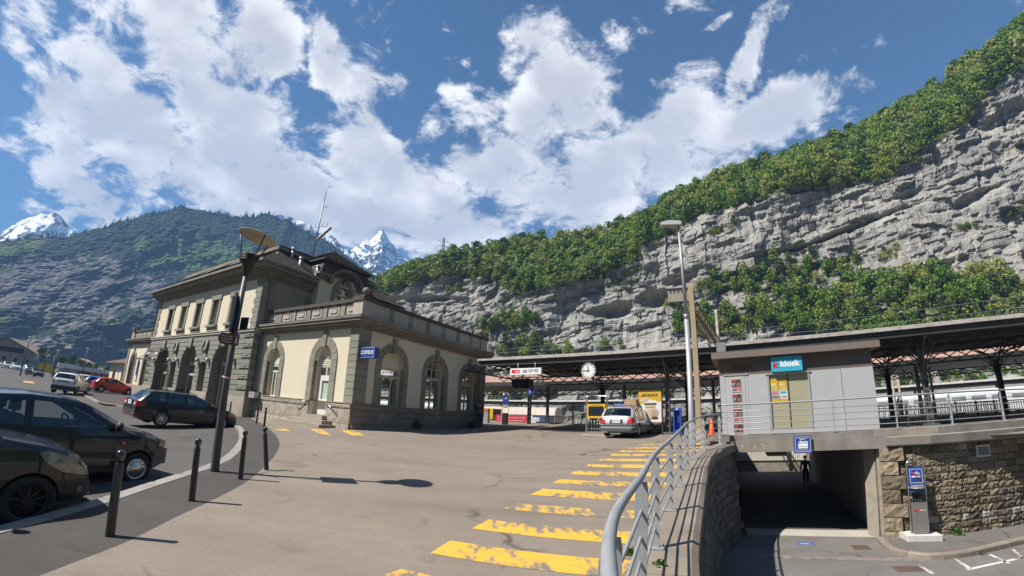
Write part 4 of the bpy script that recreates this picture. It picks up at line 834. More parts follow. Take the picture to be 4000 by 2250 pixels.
# door reveals below the ledge, threshold and steps
mb = MB(); mb.box(DG[0]-.02, DG[0]+.03, 0, .4, -.75, .2); mb.box(DG[1]-.03, DG[1]+.02, 0, .4, -.75, .2); mb.build('door_reveal', WOODW, bld)
blk('step', UB_PL, bld, -3.5, -1.75, -.34, .4, -.72, -.50); blk('step', UB_PL, bld, -4.2, -1.25, -.70, -.1, -.90, -.725); blk('step', UB_PL, bld, -4.9, -.95, -1.08, -.1, -1.45, -.905)
STEEL = M('brushed_steel', (.55,.54,.52), .3, .08, 6, metal=.9)
for x0, x1 in ((-4.35, -3.45), (-1.85, -1.0)):
    lo, hi = ((x0, -.22, -.12), (x1, -.16, .22)) if x0 < -3 else ((x1, -.22, -.22), (x0, -.16, .20))
    h_ = MB().tube([lo, hi], .024).tube([lo, (lo[0], -.02, lo[2])], .014).tube([hi, (hi[0], -.02, hi[2])], .014).build('handrail', STEEL, bld)
# corner quoins (alternating long and short), and the far pier of the side
nq = 11
for k in range(nq):
    z0 = LEDGE+.008+(CB0-LEDGE)*k/nq; z1 = LEDGE-.008+(CB0-LEDGE)*(k+1)/nq
    blk('quoin_stone', UB_GREY, bld, -.60, .055, -.055, .78, z0+.006, z1-.006)
    blk('quoin_stone', UB_GREY, bld, -.5, .055, 11.15, 11.80, z0+.004, z1-.004)
mb = MB().box(-.58, .03, -.03, .76, LEDGE, CB0); mb.box(-.4, .03, 11.17, 11.78, LEDGE, CB0); mb.build('quoin_core', GREY_ST, bld)
# cornice slabs, parapet
def slabs(nm, x0, x1, y0, y1, prof, mat, left=1, right=1, back=1, front=1):
    m = MB()
    for z0, z1, o in prof: m.box(x0-o*left, x1+o*right, y0-o*front, y1+o*back, z0, z1)
    return m.build(nm, mat, bld)
slabs('cornice', -9.15, 0, 0, 11.75, [(CB0, 4.02, .10), (4.02, 4.10, .16), (4.10, 4.22, .30), (4.22, 4.36, .42), (4.36, 4.46, .48)], CORN, left=0)
slabs('cornice_lead', -9.15, 0, 0, 11.75, [(4.46, 4.49, .49)], M('lead_flashing', (.30,.29,.28), .55, .15, 3, metal=.3), left=0)
mb = MB(); mb.box(-9.1, -.30, .12, .42, 4.49, 4.62); mb.build('balustrade_base', CORN, bld)
mb = MB(); mb.box(-9.1, -.38, .06, .48, 5.33, 5.52); mb.build('balustrade_coping', DARKCOP, bld)
def panel_mesh():
    m = MB(); m.box(-.48, .48, .0, .2, -.30, .30); m.box(-.40, .40, -.03, .0, .17, .25); m.box(-.40, .40, -.03, .0, -.25, -.17); m.box(-.46, -.34, -.03, .0, -.2, .2); m.box(.34, .46, -.03, .0, -.2, .2)
    m.prism([(-.26,-.11),(.26,-.11),(.31,0),(.26,.11),(-.26,.11),(-.31,0)], -.07, 0, 'y'); m.box(-.14, .14, -.02, .1, .25, .35); m.box(-.14, .14, -.02, .1, -.35, -.25); return m.mesh('balustrade_panel', PALEST)
PM = panel_mesh()
for k in range(6):
    c = -(8.5-k*1.51); link('balustrade_panel', PM, bld, (c, .18, 4.975))
    blk('balustrade_post', UB_GREY, bld, c+.56, c+.92, .14, .42, 4.62, 5.33)
blk('balustrade_post', UB_GREY, bld, -9.18, -9.02, .14, .42, 4.62, 5.33)
# corner pedestal with ball finials
def pedestal(x, y, sx=.36, sy=.42):
    b = MB(); b.box(x-sx, x+sx, y-sy, y+sy, 4.49, 5.36); pd = b.build('parapet_pedestal', PALEST, bld)
    b = MB(); b.box(x-sx-.07, x+sx+.07, y-sy-.07, y+sy+.07, 5.36, 5.56); b.box(x-.22, x+.22, y-.22, y+.22, 5.56, 5.72); b.build('pedestal_cap', DARKCOP, pd)
    MB().lathe([(0,0),(.13,.0),(.10,.05),(.15,.09),(.19,.18),(.195,.26),(.15,.36),(.08,.41),(0,.42)], 16, (x, y, 5.72)).build('ball_finial', CORN, pd)
pedestal(-.36, .42); pedestal(-.36, 11.5)
mb = MB(); mb.box(-.42, -.08, .84, 11.08, 4.49, 5.36); mb.build('parapet_wall', PALEST, bld)
MB().box(-.5, .0, .86, 11.06, 5.36, 5.56).build('parapet_coping', DARKCOP, bld)
MB().box(-.45, -.02, .84, 11.08, 4.49, 4.62).build('parapet_base', DARKCOP, bld)
for c in (2.2, 3.75, 5.29, 6.82, 8.4, 9.94): blk('parapet_pilaster', UB_GREY, bld, -.42, -.055, c-.17, c+.17, 4.62, 5.355)
MB().box(-9.1, -.4, .5, 11.6, 4.46, 4.5).build('flat_roof', DARKCOP, bld)
# ---- left wing (far side, mostly hidden)
f2 = FRONT(0.0); mb = MB()
wall(mb, f2, -37.6, -28.4, -.1, CB0, [(-35.3, .82, -.1, 2.2, .8), (-30.9, .82, -.1, 2.2, .8)], .34); mb.box(-37.6, -37.55, .02, 11.7, -1.6, CB0); mb.build('wing_wall', PLASTER, bld)
inner = MB(); room(inner, f2, -35.3, .82, -.1, 3.1); room(inner, f2, -30.9, .82, -.1, 3.1); inner.build('dark_room', DARKIN, bld)
for c in (-35.3, -30.9):
    surround(bld, f2, c, .82, -.1, 2.2, .8, .32, None, vou=7, jams=5); wframe(bld, f2, c, .82, -.1, 2.2, .8, [(0, -.1, None, .07)], WOODC, hz=[(2.1, .12)])
for k in range(11):
    z0 = .03+(CB0)*k/11; z1 = z0+CB0/11-.02; blk('quoin_stone', UB_GREY, bld, -37.66, -37.1, -.06, .6, z0, z1)
MB().box(-37.7, -28.4, -.1, .3, -1.7, -.1).build('plinth_core', PLINTH, bld)
slabs('cornice', -37.6, -28.35, 0, 11.75, [(CB0, 4.02, .10), (4.02, 4.10, .16), (4.10, 4.22, .30), (4.22, 4.36, .42), (4.36, 4.46, .48)], CORN, right=0)
mb = MB(); mb.box(-37.3, -28.4, .06, .48, 5.3, 5.48); mb.build('balustrade_coping', DARKCOP, bld)
for k in range(6):
    c = -(36.6-k*1.45); link('balustrade_panel', PM, bld, (c, .18, 4.975)); blk('balustrade_post', UB_GREY, bld, c+.55, c+.9, .14, .42, 4.46, 5.3)
pedestal(-37.2, .4)
# ---- main block
X0, X1, Y0, Y1 = -28.4, -9.2, -.6, 11.5; fm = FRONT(Y0); fms = SIDE(X1)
AC = (-24.6, -18.8, -13.0); NI = (-21.7, -15.9); MZ0 = .05
ARC = [(c, 1.5, ZG, 2.05, 1.36) for c in AC]; NIC = [(c, .57, MZ0, 2.12, 0) for c in NI]
mb = MB(); wall(mb, fm, X0, X1, ZG, 3.95, ARC+NIC, .64); mb.build('ground_floor_wall', GREY_ST, bld)
UW = [(-24.8, .47, 4.78, 6.66, 0), (-21.78, .47, 4.78, 6.66, 0), (-18.72, .47, 4.78, 6.66, 0), (-15.68, .47, 4.78, 6.66, 0), (-12.65, .47, 4.78, 6.66, 0)]
mb = MB(); wall(mb, fm, X0, X1, 4.28, 7.6, UW, .32); wall(mb, fms, Y0, 3.35, 4.3, 7.6, [(3.27, .05, 6.0, 6.6, 0)] if 0 else [], .3)
mb.box(X1-.3, X1-.01, Y0+.3, Y1, ZG, 8.6); mb.box(X0, X0+.3, Y0+.02, Y1, ZG, 7.6); mb.box(X0+.02, X1-.02, Y1-.3, Y1-.02, ZG, 7.6); mb.box(X1-.008, X1, Y0, Y1, 3.9, 7.6); mb.build('upper_wall', PLASTER, bld)
mb = MB(); mb.box(X1-.02, X1, Y0, 0, ZG, 3.96); mb.build('side_return', GREY_ST, bld)
inner = MB()
for (c, h, zb, zs, r_) in UW: room(inner, fm, c, h, zb, zs, .34, 1.6)
for (c, h, zb, zs, r_) in ARC+NIC: room(inner, fm, c, h, zb if zb > -1 else -1.3, zs+r_, .78, 2.8)
inner.build('dark_room', DARKIN, bld)
# banded rustication
courses = [(MZ0+.0+.325*k, MZ0+.325*(k+1)) for k in range(12)]; UBR = rough_block('rusticated_block', 51, ROUGH_ST, .07, .06)
def free(z, g=.012):
    """the stretches of the ground floor front that are solid at height z"""
    cuts = []
    for c in AC:
        h = 1.5 if z <= 2.05 else (1.5*math.sqrt(max(0, 1-((z-2.05)/1.36)**2)) if z < 3.41 else 0)
        if h > .05: cuts.append((c-h, c+h))
    for c in NI:
        if z < 2.12: cuts.append((c-.57, c+.57))
        elif z < 3.75: cuts.append((c-.42, c+.42))
    cuts.sort(); u = X0; out = []
    for a, b in cuts:
        if a-u > .12: out.append((u, a))
        u = b
    out.append((u, X1)); return out
for k, (z0, z1) in enumerate(courses):
    if 2.05 < z1 and z0 < 2.4 and False: continue
    for a, b in free(max(z0, z1-.02) if z1 <= 2.1 else (z0+z1)/2):
        ends = (abs(a-X0) < .01, abs(b-X1) < .01); a_, b_ = a-(.05 if ends[0] else 0), b+(.05 if ends[1] else 0)
        if ends[1]:                                                        # the right-hand corner: alternating rough and smooth stones
            mid = a+(b-a)*.5 if z0 < 2.05 else b-1.1
            blk('rusticated_block', UB_GREY, bld, a_, mid-.008, Y0-.05, Y0+.2, z0+.018, z1-.018)
            blk('rusticated_block', UBR if k % 2 else UB_GREY, bld, mid+.008, b_, Y0-(.09 if k % 2 else .05), Y0+.7, z0+.018, z1-.018)
        elif ends[0]:
            mid = a+.9
            if b_-mid > .1: blk('rusticated_block', UB_GREY, bld, mid+.008, b_, Y0-.05, Y0+.2, z0+.018, z1-.018)
            blk('rusticated_block', UBR if k % 2 else UB_GREY, bld, a_, mid-.008, Y0-(.09 if k % 2 else .05), Y0+.7, z0+.018, z1-.018)
        else:
            n = max(1, round((b-a)/1.6))
            for q in range(n): blk('rusticated_block', UB_GREY, bld, a_+(b_-a_)*q/n+.006, a_+(b_-a_)*(q+1)/n-.006, Y0-.05, Y0+.15, z0+.018, z1-.018)
UBROUGH = rough_block('pier_base', 61, PLINTH, .05, .05)
for a, b in [(-28.55, -26.1), (-23.1, -22.27), (-22.27, -20.3), (-17.3, -16.47), (-16.47, -14.5), (-11.5, -9.05)]:
    blk('pier_base', UBROUGH, bld, a, b, Y0-.14, Y0+.6, -1.9, MZ0)
for c in AC:                                    # keystones over the three big arches
    m = MB(); m.prism([(c-.2, 3.18), (c+.2, 3.18), (c+.30, 3.92), (c-.30, 3.92)], Y0-.16, Y0+.2, 'y'); m.build('keystone', GREY_ST, bld)
    f3 = lambda u, z, w: (u, Y0+.58+w, z)
    t = wframe(bld, f3, c, 1.34, -1.25, 2.05, 1.28, [(-1.2, -1.25, 1.2, .16), (1.2, -1.25, 1.2, .16), (0, -1.25, 1.2, .2), (-.5, 2.1, None, .05), (0, 2.1, None, .06), (.5, 2.1, None, .05)], WOODC, d=.02, w=.09, hz=[(1.24, .16), (2.08, .2), (2.7, .05)], name='arched_door')
    MB().add([f3(c-1.2, -1.0, .12), f3(c-.1, -1.0, .12), f3(c-.1, 1.1, .12), f3(c-1.2, 1.1, .12)], [(0,1,2,3)]).build('net_curtain', CURTW, t)
for c in NI:
    # carved cartouche hanging above the niche
    m = MB(); m.prism([(c-.34, 2.5), (c-.18, 2.3), (c+.18, 2.3), (c+.34, 2.5), (c+.4, 3.3), (c+.28, 3.78), (c-.28, 3.78), (c-.4, 3.3)], Y0-.10, Y0+.1, 'y'); m.lathe([(0,-.09),(.17,-.08),(.24,.0),(.24,.1)], 14, (c, Y0-.1, 3.0), 'y'); m.tube([(c-.32, Y0-.12, 3.65), (c-.36, Y0-.16, 3.2), (c-.26, Y0-.13, 2.7)], [.09,.07,.03], 6); m.tube([(c+.32, Y0-.12, 3.65), (c+.36, Y0-.16, 3.2), (c+.26, Y0-.13, 2.7)], [.09,.07,.03], 6)
    m.build('carved_cartouche', GREY_ST, bld)
    MB().box(c-.75, c+.75, Y0-.07, Y0+.1, 2.13, 2.32).build('niche_lintel', GREY_ST, bld)
SPOT = M('grey_lamp_housing', (.42,.42,.40), .5, .05, 4, metal=.3)
for c in (-26.5, -22.6, -20.8, -16.8, -15.0, -11.1):
    m = MB(); m.lathe([(0,0),(.12,0),(.13,.05),(.13,.24),(.0,.26)], 12, (c, Y0-.2, 2.12)); m.tube([(c, Y0-.1, 2.2), (c, Y0-.02, 2.2)], .05); m.build('wall_lamp', SPOT, bld)
# glass porch roof over the left door
m = MB(); m.box(-26.4, -22.9, Y0-1.75, Y0-.06, 2.02, 2.06); cg = m.build('porch_roof', glass_mat('porch_glass', (.75,.80,.74), .12), bld)
m = MB(); m.box(-26.45, -22.85, Y0-1.80, Y0-1.72, 2.0, 2.1); m.tube([(-25.9, Y0-1.7, 2.1), (-25.6, Y0-.05, 3.3)], .025); m.tube([(-23.4, Y0-1.7, 2.1), (-23.5, Y0-.05, 3.3)], .025); m.build('porch_stay', STEEL, cg)
# string course and upper floor
slabs('string_course', X0, X1, Y0, Y1, [(3.95, 4.06, .05), (4.06, 4.20, .12), (4.20, 4.28, .16)], M('string_course_stone', (.40,.37,.32), .85, .1, 3, .004, 40), back=0)
MB().box(X0+.02, X1-.02, Y0+.02, Y1, 3.9, 4.3).build('floor_slab', PLASTER, bld)
for (c, h, zb, zs, r_) in UW:
    for sgn in (-1, 1): blk('window_jamb', UB_GREY, bld, c+sgn*h, c+sgn*(h+.30), Y0-.05, Y0+.2, zb, zs)
    blk('window_lintel', UB_GREY, bld, c-h-.36, c+h+.36, Y0-.09, Y0+.2, zs, zs+.34); blk('window_sill', UB_GREY, bld, c-h-.38, c+h+.38, Y0-.2, Y0+.2, zb-.16, zb)
    blk('sill_block', UB_GREY, bld, c-h-.25, c+h+.25, Y0-.08, Y0+.2, zb-.42, zb-.16)
    t = wframe(bld, fm, c, h, zb, zs, 0, [(0, zb, zs, .06)], WOODC, d=.24, hz=[(zb+1.35, .06)])
    if c in (-15.68, -12.65, -21.78): MB().add([fm(c-.42, zs-(.5 if c == -12.65 else 1.6), .27), fm(c+.42, zs-(.5 if c == -12.65 else 1.6), .27), fm(c+.42, zs-.06, .27), fm(c-.42, zs-.06, .27)], [(0,1,2,3)]).build('blind', M('pale_blue_blind', (.42,.46,.54), .8, .06, 5), t)
    rm = MB()
    for z in (zb+.16, zb+.36): rm.tube([(c-h, Y0-.04, z), (c+h, Y0-.04, z)], .014, 6)
    for q in range(6): rm.tube([(c-h+.1+q*(2*h-.2)/5, Y0-.04, zb+.02), (c-h+.1+q*(2*h-.2)/5, Y0-.04, zb+.36)], .009, 5)
    rm.build('window_guard', IRON, bld)
for k in range(10):
    z0 = 4.30+.325*k; z1 = z0+.325
    blk('quoin_stone', UB_GREY, bld, X1-(.78 if k % 2 else .62), X1+.05, Y0-.05, Y0+.9, z0+.014, z1-.014); blk('quoin_stone', UB_GREY, bld, X0-.05, X0+(.78 if k % 2 else .62), Y0-.05, Y0+.6, z0+.014, z1-.014)
mb = MB(); mb.box(X1-.6, X1+.03, Y0-.03, Y0+.88, 4.28, 7.6); mb.build('quoin_core', GREY_ST, bld)
slabs('main_cornice', X0, X1, Y0, Y1, [(7.55, 7.68, .10), (7.68, 7.80, .18), (7.80, 8.0, .30), (8.0, 8.12, .42), (8.12, 8.36, .72), (8.36, 8.52, .86)], CORN, right=0)
mb = MB()
for z0, z1, o in [(7.55, 7.68, .10), (7.68, 7.80, .18), (7.80, 8.0, .30), (8.0, 8.12, .42), (8.12, 8.36, .72), (8.36, 8.52, .86)]: mb.box(X1+.001, X1+o, Y0-o, 3.12, z0, z1)
mb.build('side_cornice', CORN, bld, kind='stuff')
MB().box(X1-.02, X1+.035, 2.72, 3.82, 6.78, 7.05).build('window_lintel', GREY_ST, bld); MB().box(X1-.02, X1+.02, 2.9, 3.7, 6.0, 6.77).build('window_pane', WGLASS, bld)
# arched bay on the side, rising through the cornice into a curved gable
BX = -8.6; BC = 5.45; fb_ = SIDE(BX); mb = MB()
wall(mb, fb_, 3.2, 7.75, 4.4, 8.75, [(BC, .72, 6.2, 8.0, .70)], .25)
mb.box(X1, BX-.01, 3.2, 3.22, 4.4, 9.2); mb.box(X1, BX-.01, 7.73, 7.75, 4.4, 9.2)
P = [(BC+1.15*math.cos(math.pi*i/12), 8.50+.92*math.sin(math.pi*i/12)) for i in range(13)]
mb.prism([(p[0], p[1]) for p in P], BX-.25, BX-.002, 'x'); mb.build('gable_wall', PLASTER, bld)
inner = MB(); room(inner, fb_, BC, .72, 6.2, 8.7, .3, 1.2); inner.build('dark_room', DARKIN, bld)
surround(bld, fb_, BC, .72, 5.6, 8.0, .70, .34, None, keyz=.22, jams=5)
wframe(bld, fb_, BC, .72, 6.2, 8.0, .70, [(0, 6.2, None, .08), (-.36, 8.0, None, .04), (.36, 8.0, None, .04)], WOODC, d=.2, hz=[(7.92, .12), (7.1, .05)])
mb = MB()
for o, z0, z1 in ((.10, 8.55, 8.68), (.24, 8.68, 8.82), (.36, 8.82, 8.98)):
    mb.box(X1-.2, BX+o, 3.2-o, BC-1.2, z0, z1); mb.box(X1-.2, BX+o, BC+1.2, 7.75+o, z0, z1)
for r0, r1, o in ((1.15, 1.32, .12), (1.32, 1.48, .26), (1.48, 1.60, .38)):
    for i in range(14):
        a0, a1 = math.pi*i/14, math.pi*(i+1)/14; q = lambda r, a: (BC+r*math.cos(a), 8.46+r*.84*math.sin(a))
        mb.prism([q(r0, a0), q(r1, a0), q(r1, a1), q(r0, a1)], X1-.3, BX+o, 'x')
mb.build('curved_pediment', CORN, bld)
# ---- roofs with slate courses
def slates(mb, bl, br, tr, tl, n, lift=.035):
    bl, br, tr, tl = [Vector(p) for p in (bl, br, tr, tl)]; nr = (br-bl).cross(tl-bl).normalized()
    for k in range(n):
        a, b = k/n, (k+1)/n; p0, p1, p2, p3 = bl.lerp(tl, a), br.lerp(tr, a), br.lerp(tr, b), bl.lerp(tl, b)
        mb.add([p0, p1, p1+nr*lift, p0+nr*lift, p2, p3], [(0,1,2,3), (3,2,4,5)])
ex0, ex1, ey0, ey1 = X0-.75, X1+.75, Y0-.75, Y1+.75; mi = 2.25; tx0, tx1, ty0, ty1 = ex0+mi, ex1-mi, ey0+mi, ey1-mi; ZE, ZM = 8.53, 10.22
mb = MB()
slates(mb, (ex0,ey0,ZE), (ex1,ey0,ZE), (tx1,ty0,ZM), (tx0,ty0,ZM), 13); slates(mb, (ex1,ey0,ZE), (ex1,3.15,ZE), (tx1,3.15,ZM), (tx1,ty0,ZM), 13); slates(mb, (ex1,7.85,ZE), (ex1,ey1,ZE), (tx1,ty1,ZM), (tx1,7.85,ZM), 13)
slates(mb, (ex1,ey1,ZE), (ex0,ey1,ZE), (tx0,ty1,ZM), (tx1,ty1,ZM), 13); slates(mb, (ex0,ey1,ZE), (ex0,ey0,ZE), (tx0,ty0,ZM), (tx0,ty1,ZM), 13)
mb.build('mansard_roof', SLATE, bld)
o = .28; ux0, ux1, uy0, uy1 = tx0-o, tx1+o, ty0-o, ty1+o; ZU = 10.30; ZR = 12.15; ym = (uy0+uy1)/2; rr_ = 4.0
mb = MB(); mb.box(ux0+.01, ux1-.01, uy0+.01, uy1-.01, ZM-.04, ZU+.14); mb.build('roof_fascia', CORN, bld)
mb = MB(); A, B = (ux0+rr_, ym, ZR), (ux1-rr_, ym, ZR); ZU += .15
slates(mb, (ux0,uy0,ZU), (ux1,uy0,ZU), B, A, 16); slates(mb, (ux1,uy1,ZU), (ux0,uy1,ZU), A, B, 16); slates(mb, (ux1,uy0,ZU), (ux1,uy1,ZU), B, B, 16); slates(mb, (ux0,uy1,ZU), (ux0,uy0,ZU), A, A, 16)
mb.build('hipped_roof', SLATE, bld)
mb = MB(); cx1 = BX+.35; cy0, cy1 = BC-2.35, BC+2.35; ZC = 10.12; AP = (cx1-2.2, BC, 11.65); BP = (-14, BC, 11.65)   # cross roof over the bay
slates(mb, (cx1,cy0,ZC), (cx1,cy1,ZC), AP, AP, 14); slates(mb, (-13,cy0,ZC), (cx1,cy0,ZC), AP, BP, 14); slates(mb, (cx1,cy1,ZC), (-13,cy1,ZC), BP, AP, 14)
mb.box(-12, cx1-.02, cy0+.02, cy1-.02, ZC-.12, ZC-.001); mb.build('cross_roof', SLATE, bld)
mb = MB(); q = 1.0
slates(mb, (BX+.3,3.0,8.99), (BX+.3,7.95,8.99), (cx1-.35,cy1-.35,ZC-.12), (cx1-.35,cy0+.35,ZC-.12), 8); slates(mb, (-11.5,3.0,8.99), (BX+.3,3.0,8.99), (cx1-.35,cy0+.35,ZC-.12), (-11.5,cy0+.35,ZC-.12), 8); slates(mb, (BX+.3,7.95,8.99), (-11.5,7.95,8.99), (-11.5,cy1-.35,ZC-.12), (cx1-.35,cy1-.35,ZC-.12), 8); mb.build('bay_roof_skirt', SLATE, bld)
mb = MB(); slates(mb, (-8.9,8.0,8.6), (-8.9,12.3,6.3), (-12.5,12.3,8.4), (-12.5,8.0,10.3), 12); mb.build('rear_roof_skirt', SLATE, bld)
mb = MB(); mb.box(-12.8, -1.2, 11.3, 14.5, 4.5, 4.8); slates(mb, (-1.2,11.35,4.8),(-1.2,14.5,4.8),(-9.5,14.5,8.6),(-9.5,11.35,8.6), 14) if False else None
def front_roof(u, t): # point on the front mansard slope
    return Vector((u, ey0+mi*t, ZE+(ZM-ZE)*t))
SKY = M('skylight_glass', (.52,.57,.62), .08, .05, 2)
for (a, b) in ((-23.8, -22.0), (-19.2, -17.4), (-14.6, -12.8)):
    nn = Vector((0, -(ZM-ZE), mi)).normalized(); m = MB()
    for (u0, u1, t0, t1, hgt, mt) in ((a, b, .14, .86, .14, 0), (a+.1, b-.1, .18, .82, .15, 1)):
        P = [front_roof(u0, t0), front_roof(u1, t0), front_roof(u1, t1), front_roof(u0, t1)]; m.cur = mt
        m.add(P+[p+nn*hgt for p in P], [(4,5,6,7), (0,1,5,4), (1,2,6,5), (2,3,7,6), (3,0,4,7)])
    m.build('skylight', [IRON, SKY], bld)
STEELV = M('galvanised_vent', (.50,.50,.49), .35, .1, 5, metal=.85)
def vent(x, y, z, h, r=.11):
    m = MB(); m.lathe([(r*1.6,0),(r*1.2,.12),(r,.2),(r,h*.7),(r*.8,h*.72)], 12, (x, y, z)); m.lathe([(r*1.5,h*.80),(r*1.6,h*.86),(r*.4,h),(0,h)], 12, (x, y, z)); m.tube([(x,y,z+h*.7),(x,y,z+h*.85)], r*.6); m.build('roof_vent', STEELV, bld)
vent(-9.9, .35, 8.95, .75); vent(-9.35, 1.9, 8.9, .95); vent(-10.3, 1.7, 9.5, 1.2, .09); vent(-8.75, 3.0, 8.75, .75, .1)
# antenna mast
ant = thing('antenna_mast', 'tall thin aerial mast with small side aerials rising from the station roof', 'antenna', CB+UB*-13.2+NB*5.4+Vector((0,0,11.6)), RB)
m = MB().tube([(0,0,0),(0,0,5.1)], .055, 8).tube([(0,0,5.1),(0,0,7.0)], .03, 6); m.build('mast', METALG, ant)
for z, x in ((6.55, .55), (4.6, .5)):
    m = MB().tube([(0,0,z),(x,0,z-.12)], .018, 6)
    for q in (-.12, 0, .12): m.tube([(x+q,-.0,z-.25),(x+q*1.5,0,z+.02)], .01, 5)
    m.build('side_aerial', IRON, ant)
m = MB().tube([(-1.2,0,2.95),(1.15,0,2.55)], .02, 6)
for x in (-1.15, -.5, .5, 1.1): m.tube([(x,0,2.75-x*.17),(x,0,3.2-x*.17)], .014, 5).tube([(x-.15,0,2.95-x*.17),(x+.15,0,2.9-x*.17)], .01, 5)
m.build('cross_aerial', IRON, ant)
MB().tube([(.1,0,1.55),(2.0,-.2,2.15)], .11, 10).build('tube_aerial', M('grey_plastic_tube', (.36,.33,.28), .5), ant)
m = MB().tube([(0,0,1.75),(-2.1,.1,1.95)], .016, 6)
for q in range(9): m.tube([(-.5-q*.2,-.3+.02*q,1.8+q*.02),(-.5-q*.2,.3-.02*q,1.8+q*.02)], .008, 4)
m.build('comb_aerial', IRON, ant)
# rain pipes, letter boxes, dark plate
mp = MB().tube([(X1+.65,-.62,8.1),(X1+.2,-.5,7.7),(X1+.12,-.1,7.3),(X1+.12,-.1,4.6)], .055, 8).tube([(X1+.2,-.3,4.3),(X1+.22,-.16,3.7),(X1+.22,-.16,.5),(X1+.05,-.3,.1),(X1+.05,-.3,-1.2)], .055, 8); mp.build('rain_pipe', METALG, bld)
MB().tube([(.3,10.5,4.05),(.12,10.65,3.3),(.1,11.0,2.9),(.1,11.02,0.3),(.16,11.02,-.9)], .05, 8).build('rain_pipe', METALG, bld)
MB().tube([(X0-.4,-1.2,8.1),(X0-.1,-.75,7.6),(X0-.1,-.72,4.4)], .05, 8).build('rain_pipe', METALG, bld)
lb = thing('letter_boxes', 'row of three small grey letter boxes on the wall beside the rain pipe', 'letter box', CB+UB*-8.75+NB*-.16+Vector((0,0,.02)), RB)
for k in range(3):
    m = MB().box(-.42+k*.29, -.15+k*.29, -.32, 0, 0, .36).box(-.39+k*.29, -.18+k*.29, -.325, -.32, .24, .28); m.build('box', [SPOT], lb)
MB().box(-.42, .43, 0, .1, -.04, .4).build('back_plate', IRON, lb)
sg = thing('coiffeur_sign', 'dark blue illuminated box sign reading COIFFEUR on the corner of the building', 'sign', CB+UB*.10+NB*.25+Vector((0,0,2.42)), RB)
BLUE = M('sign_blue', (.02,.06,.27), .35, .05, 3); WHITE = M('sign_white', (.80,.80,.80), .5, .03, 3)
MB().box(0, 1.02, -.16, .16, 0, .52).build('case', BLUE, sg); m = MB(); m.box(.01, 1.01, -.166, -.16, .485, .51); m.box(.01, 1.01, -.166, -.16, .01, .035); m.box(.985, 1.01, -.166, -.16, .035, .485); m.box(.01, .035, -.166, -.16, .035, .485); m.build('edge_line', M('sign_edge', (.28,.36,.55), .4), sg)
MB().box(.3, .75, -.1, .1, .52, .56).build('top_bracket', STEEL, sg)
text_mesh('COIFFEUR', .255, WHITE, sg, (.51, -.168, .26), (R(90), 0, 0), sx=.76, bold=.004)
# low annex beyond the station, and its neighbours
an = thing('goods_annex', 'small cream annex with a brown tiled hipped roof beyond the left wing of the station', 'building', CB+UB*-52+NB*2.0+Vector((0,0,-1.35)), RB)
mb = MB(); wall(mb, FRONT(0), 0, 11.5, 0, 3.6, [(2.2, .7, 0, 2.3, .6), (6.4, .8, 1.4, 2.9, 0), (9.6, .55, 1.4, 2.9, 0)], .25); mb.box(0, .05, .02, 7, 0, 3.6); mb.box(11.45, 11.5, .02, 7, 0, 3.6); mb.build('wall', PLASTER, an)
MB().box(.3, 11.2, .3, 6.5, 0, 3.5).build('dark_room', DARKIN, an); m = MB(); m.box(-.02, 11.52, -.05, .02, 1.05, 1.35); m.build('band', GREY_ST, an)
mb = MB(); slates(mb, (-.6,-.6,3.6),(12.1,-.6,3.6),(9,3.5,5.2),(2.6,3.5,5.2), 10); slates(mb, (12.1,-.6,3.6),(12.1,7.6,3.6),(9,3.5,5.2),(9,3.5,5.2), 10); slates(mb, (-.6,7.6,3.6),(-.6,-.6,3.6),(2.6,3.5,5.2),(2.6,3.5,5.2), 10); mb.box(-.6, 12.1, -.6, 7.6, 3.5, 3.6); mb.build('roof', M('brown_roof_tile', (.16,.105,.08), .85, .2, 3, .01, 30, fine=.2), an)
# ================================================================ UNDERPASS, RETAINING WALLS, RAILINGS
PB = lambda u, n, z=0: UB*u+NB*n+Vector((0,0,z)); PC = lambda x, y, z=0: UC*x+NC*y+Vector((0,0,z))
CONC = M('stained_concrete', (.30,.265,.22), .9, .2, 1.2, .006, 30, col2=(.16,.14,.12), fac=.52, fine=.18); CONCL = M('pale_concrete', (.40,.37,.32), .9, .12, 1.5, .005, 30, fine=.12)
COPE = M('brown_coping_concrete', (.265,.215,.165), .9, .2, 1.6, .006, 35, col2=(.17,.14,.115), fine=.2, rnd=.05)
GALV = M('galvanised_steel', (.36,.37,.38), .5, .15, 5, .001, 40, metal=.35, fine=.08)
LSTONE = [rough_block('wall_stone', 70+i, M('dark_wall_stone', (.15,.125,.105), .95, .2, 5, .02, 22, rnd=.30, fine=.25), .14, .03) for i in range(4)]
YSTONE = [rough_block('wall_stone', 80+i, M('ochre_wall_stone', (.30,.23,.145), .95, .25, 5, .03, 16, rnd=.45, col2=(.125,.105,.08), fac=.5, fine=.25), .13, .03) for i in range(5)]
GSTONE = rough_block('wall_stone', 90, M('pale_grey_wall_stone', (.42,.39,.35), .95, .2, 5, .02, 22, rnd=.2, fine=.2), .10, .05)
ZL = -4.2
wl3 = [Vector((p.x, p.y, 0)) for p in wall_line]
def arc_len(pts):
    s = [0]
    for a, b in zip(pts[:-1], pts[1:]): s.append(s[-1]+(b-a).length)
    return s
def at_len(pts, S, s):
    s = max(0, min(S[-1]-1e-4, s)); i = max(k for k in range(len(S)-1) if S[k] <= s); t = (s-S[i])/(S[i+1]-S[i]); d = (pts[i+1]-pts[i]).normalized(); return pts[i].lerp(pts[i+1], t), d
SW = arc_len(wl3); cope_z = lambda p: gzf(p.x, p.y)+.10
rw = thing('retaining_wall', 'dark stone retaining wall curving down beside the underpass, topped with brown concrete coping', 'wall')
s = 0.0
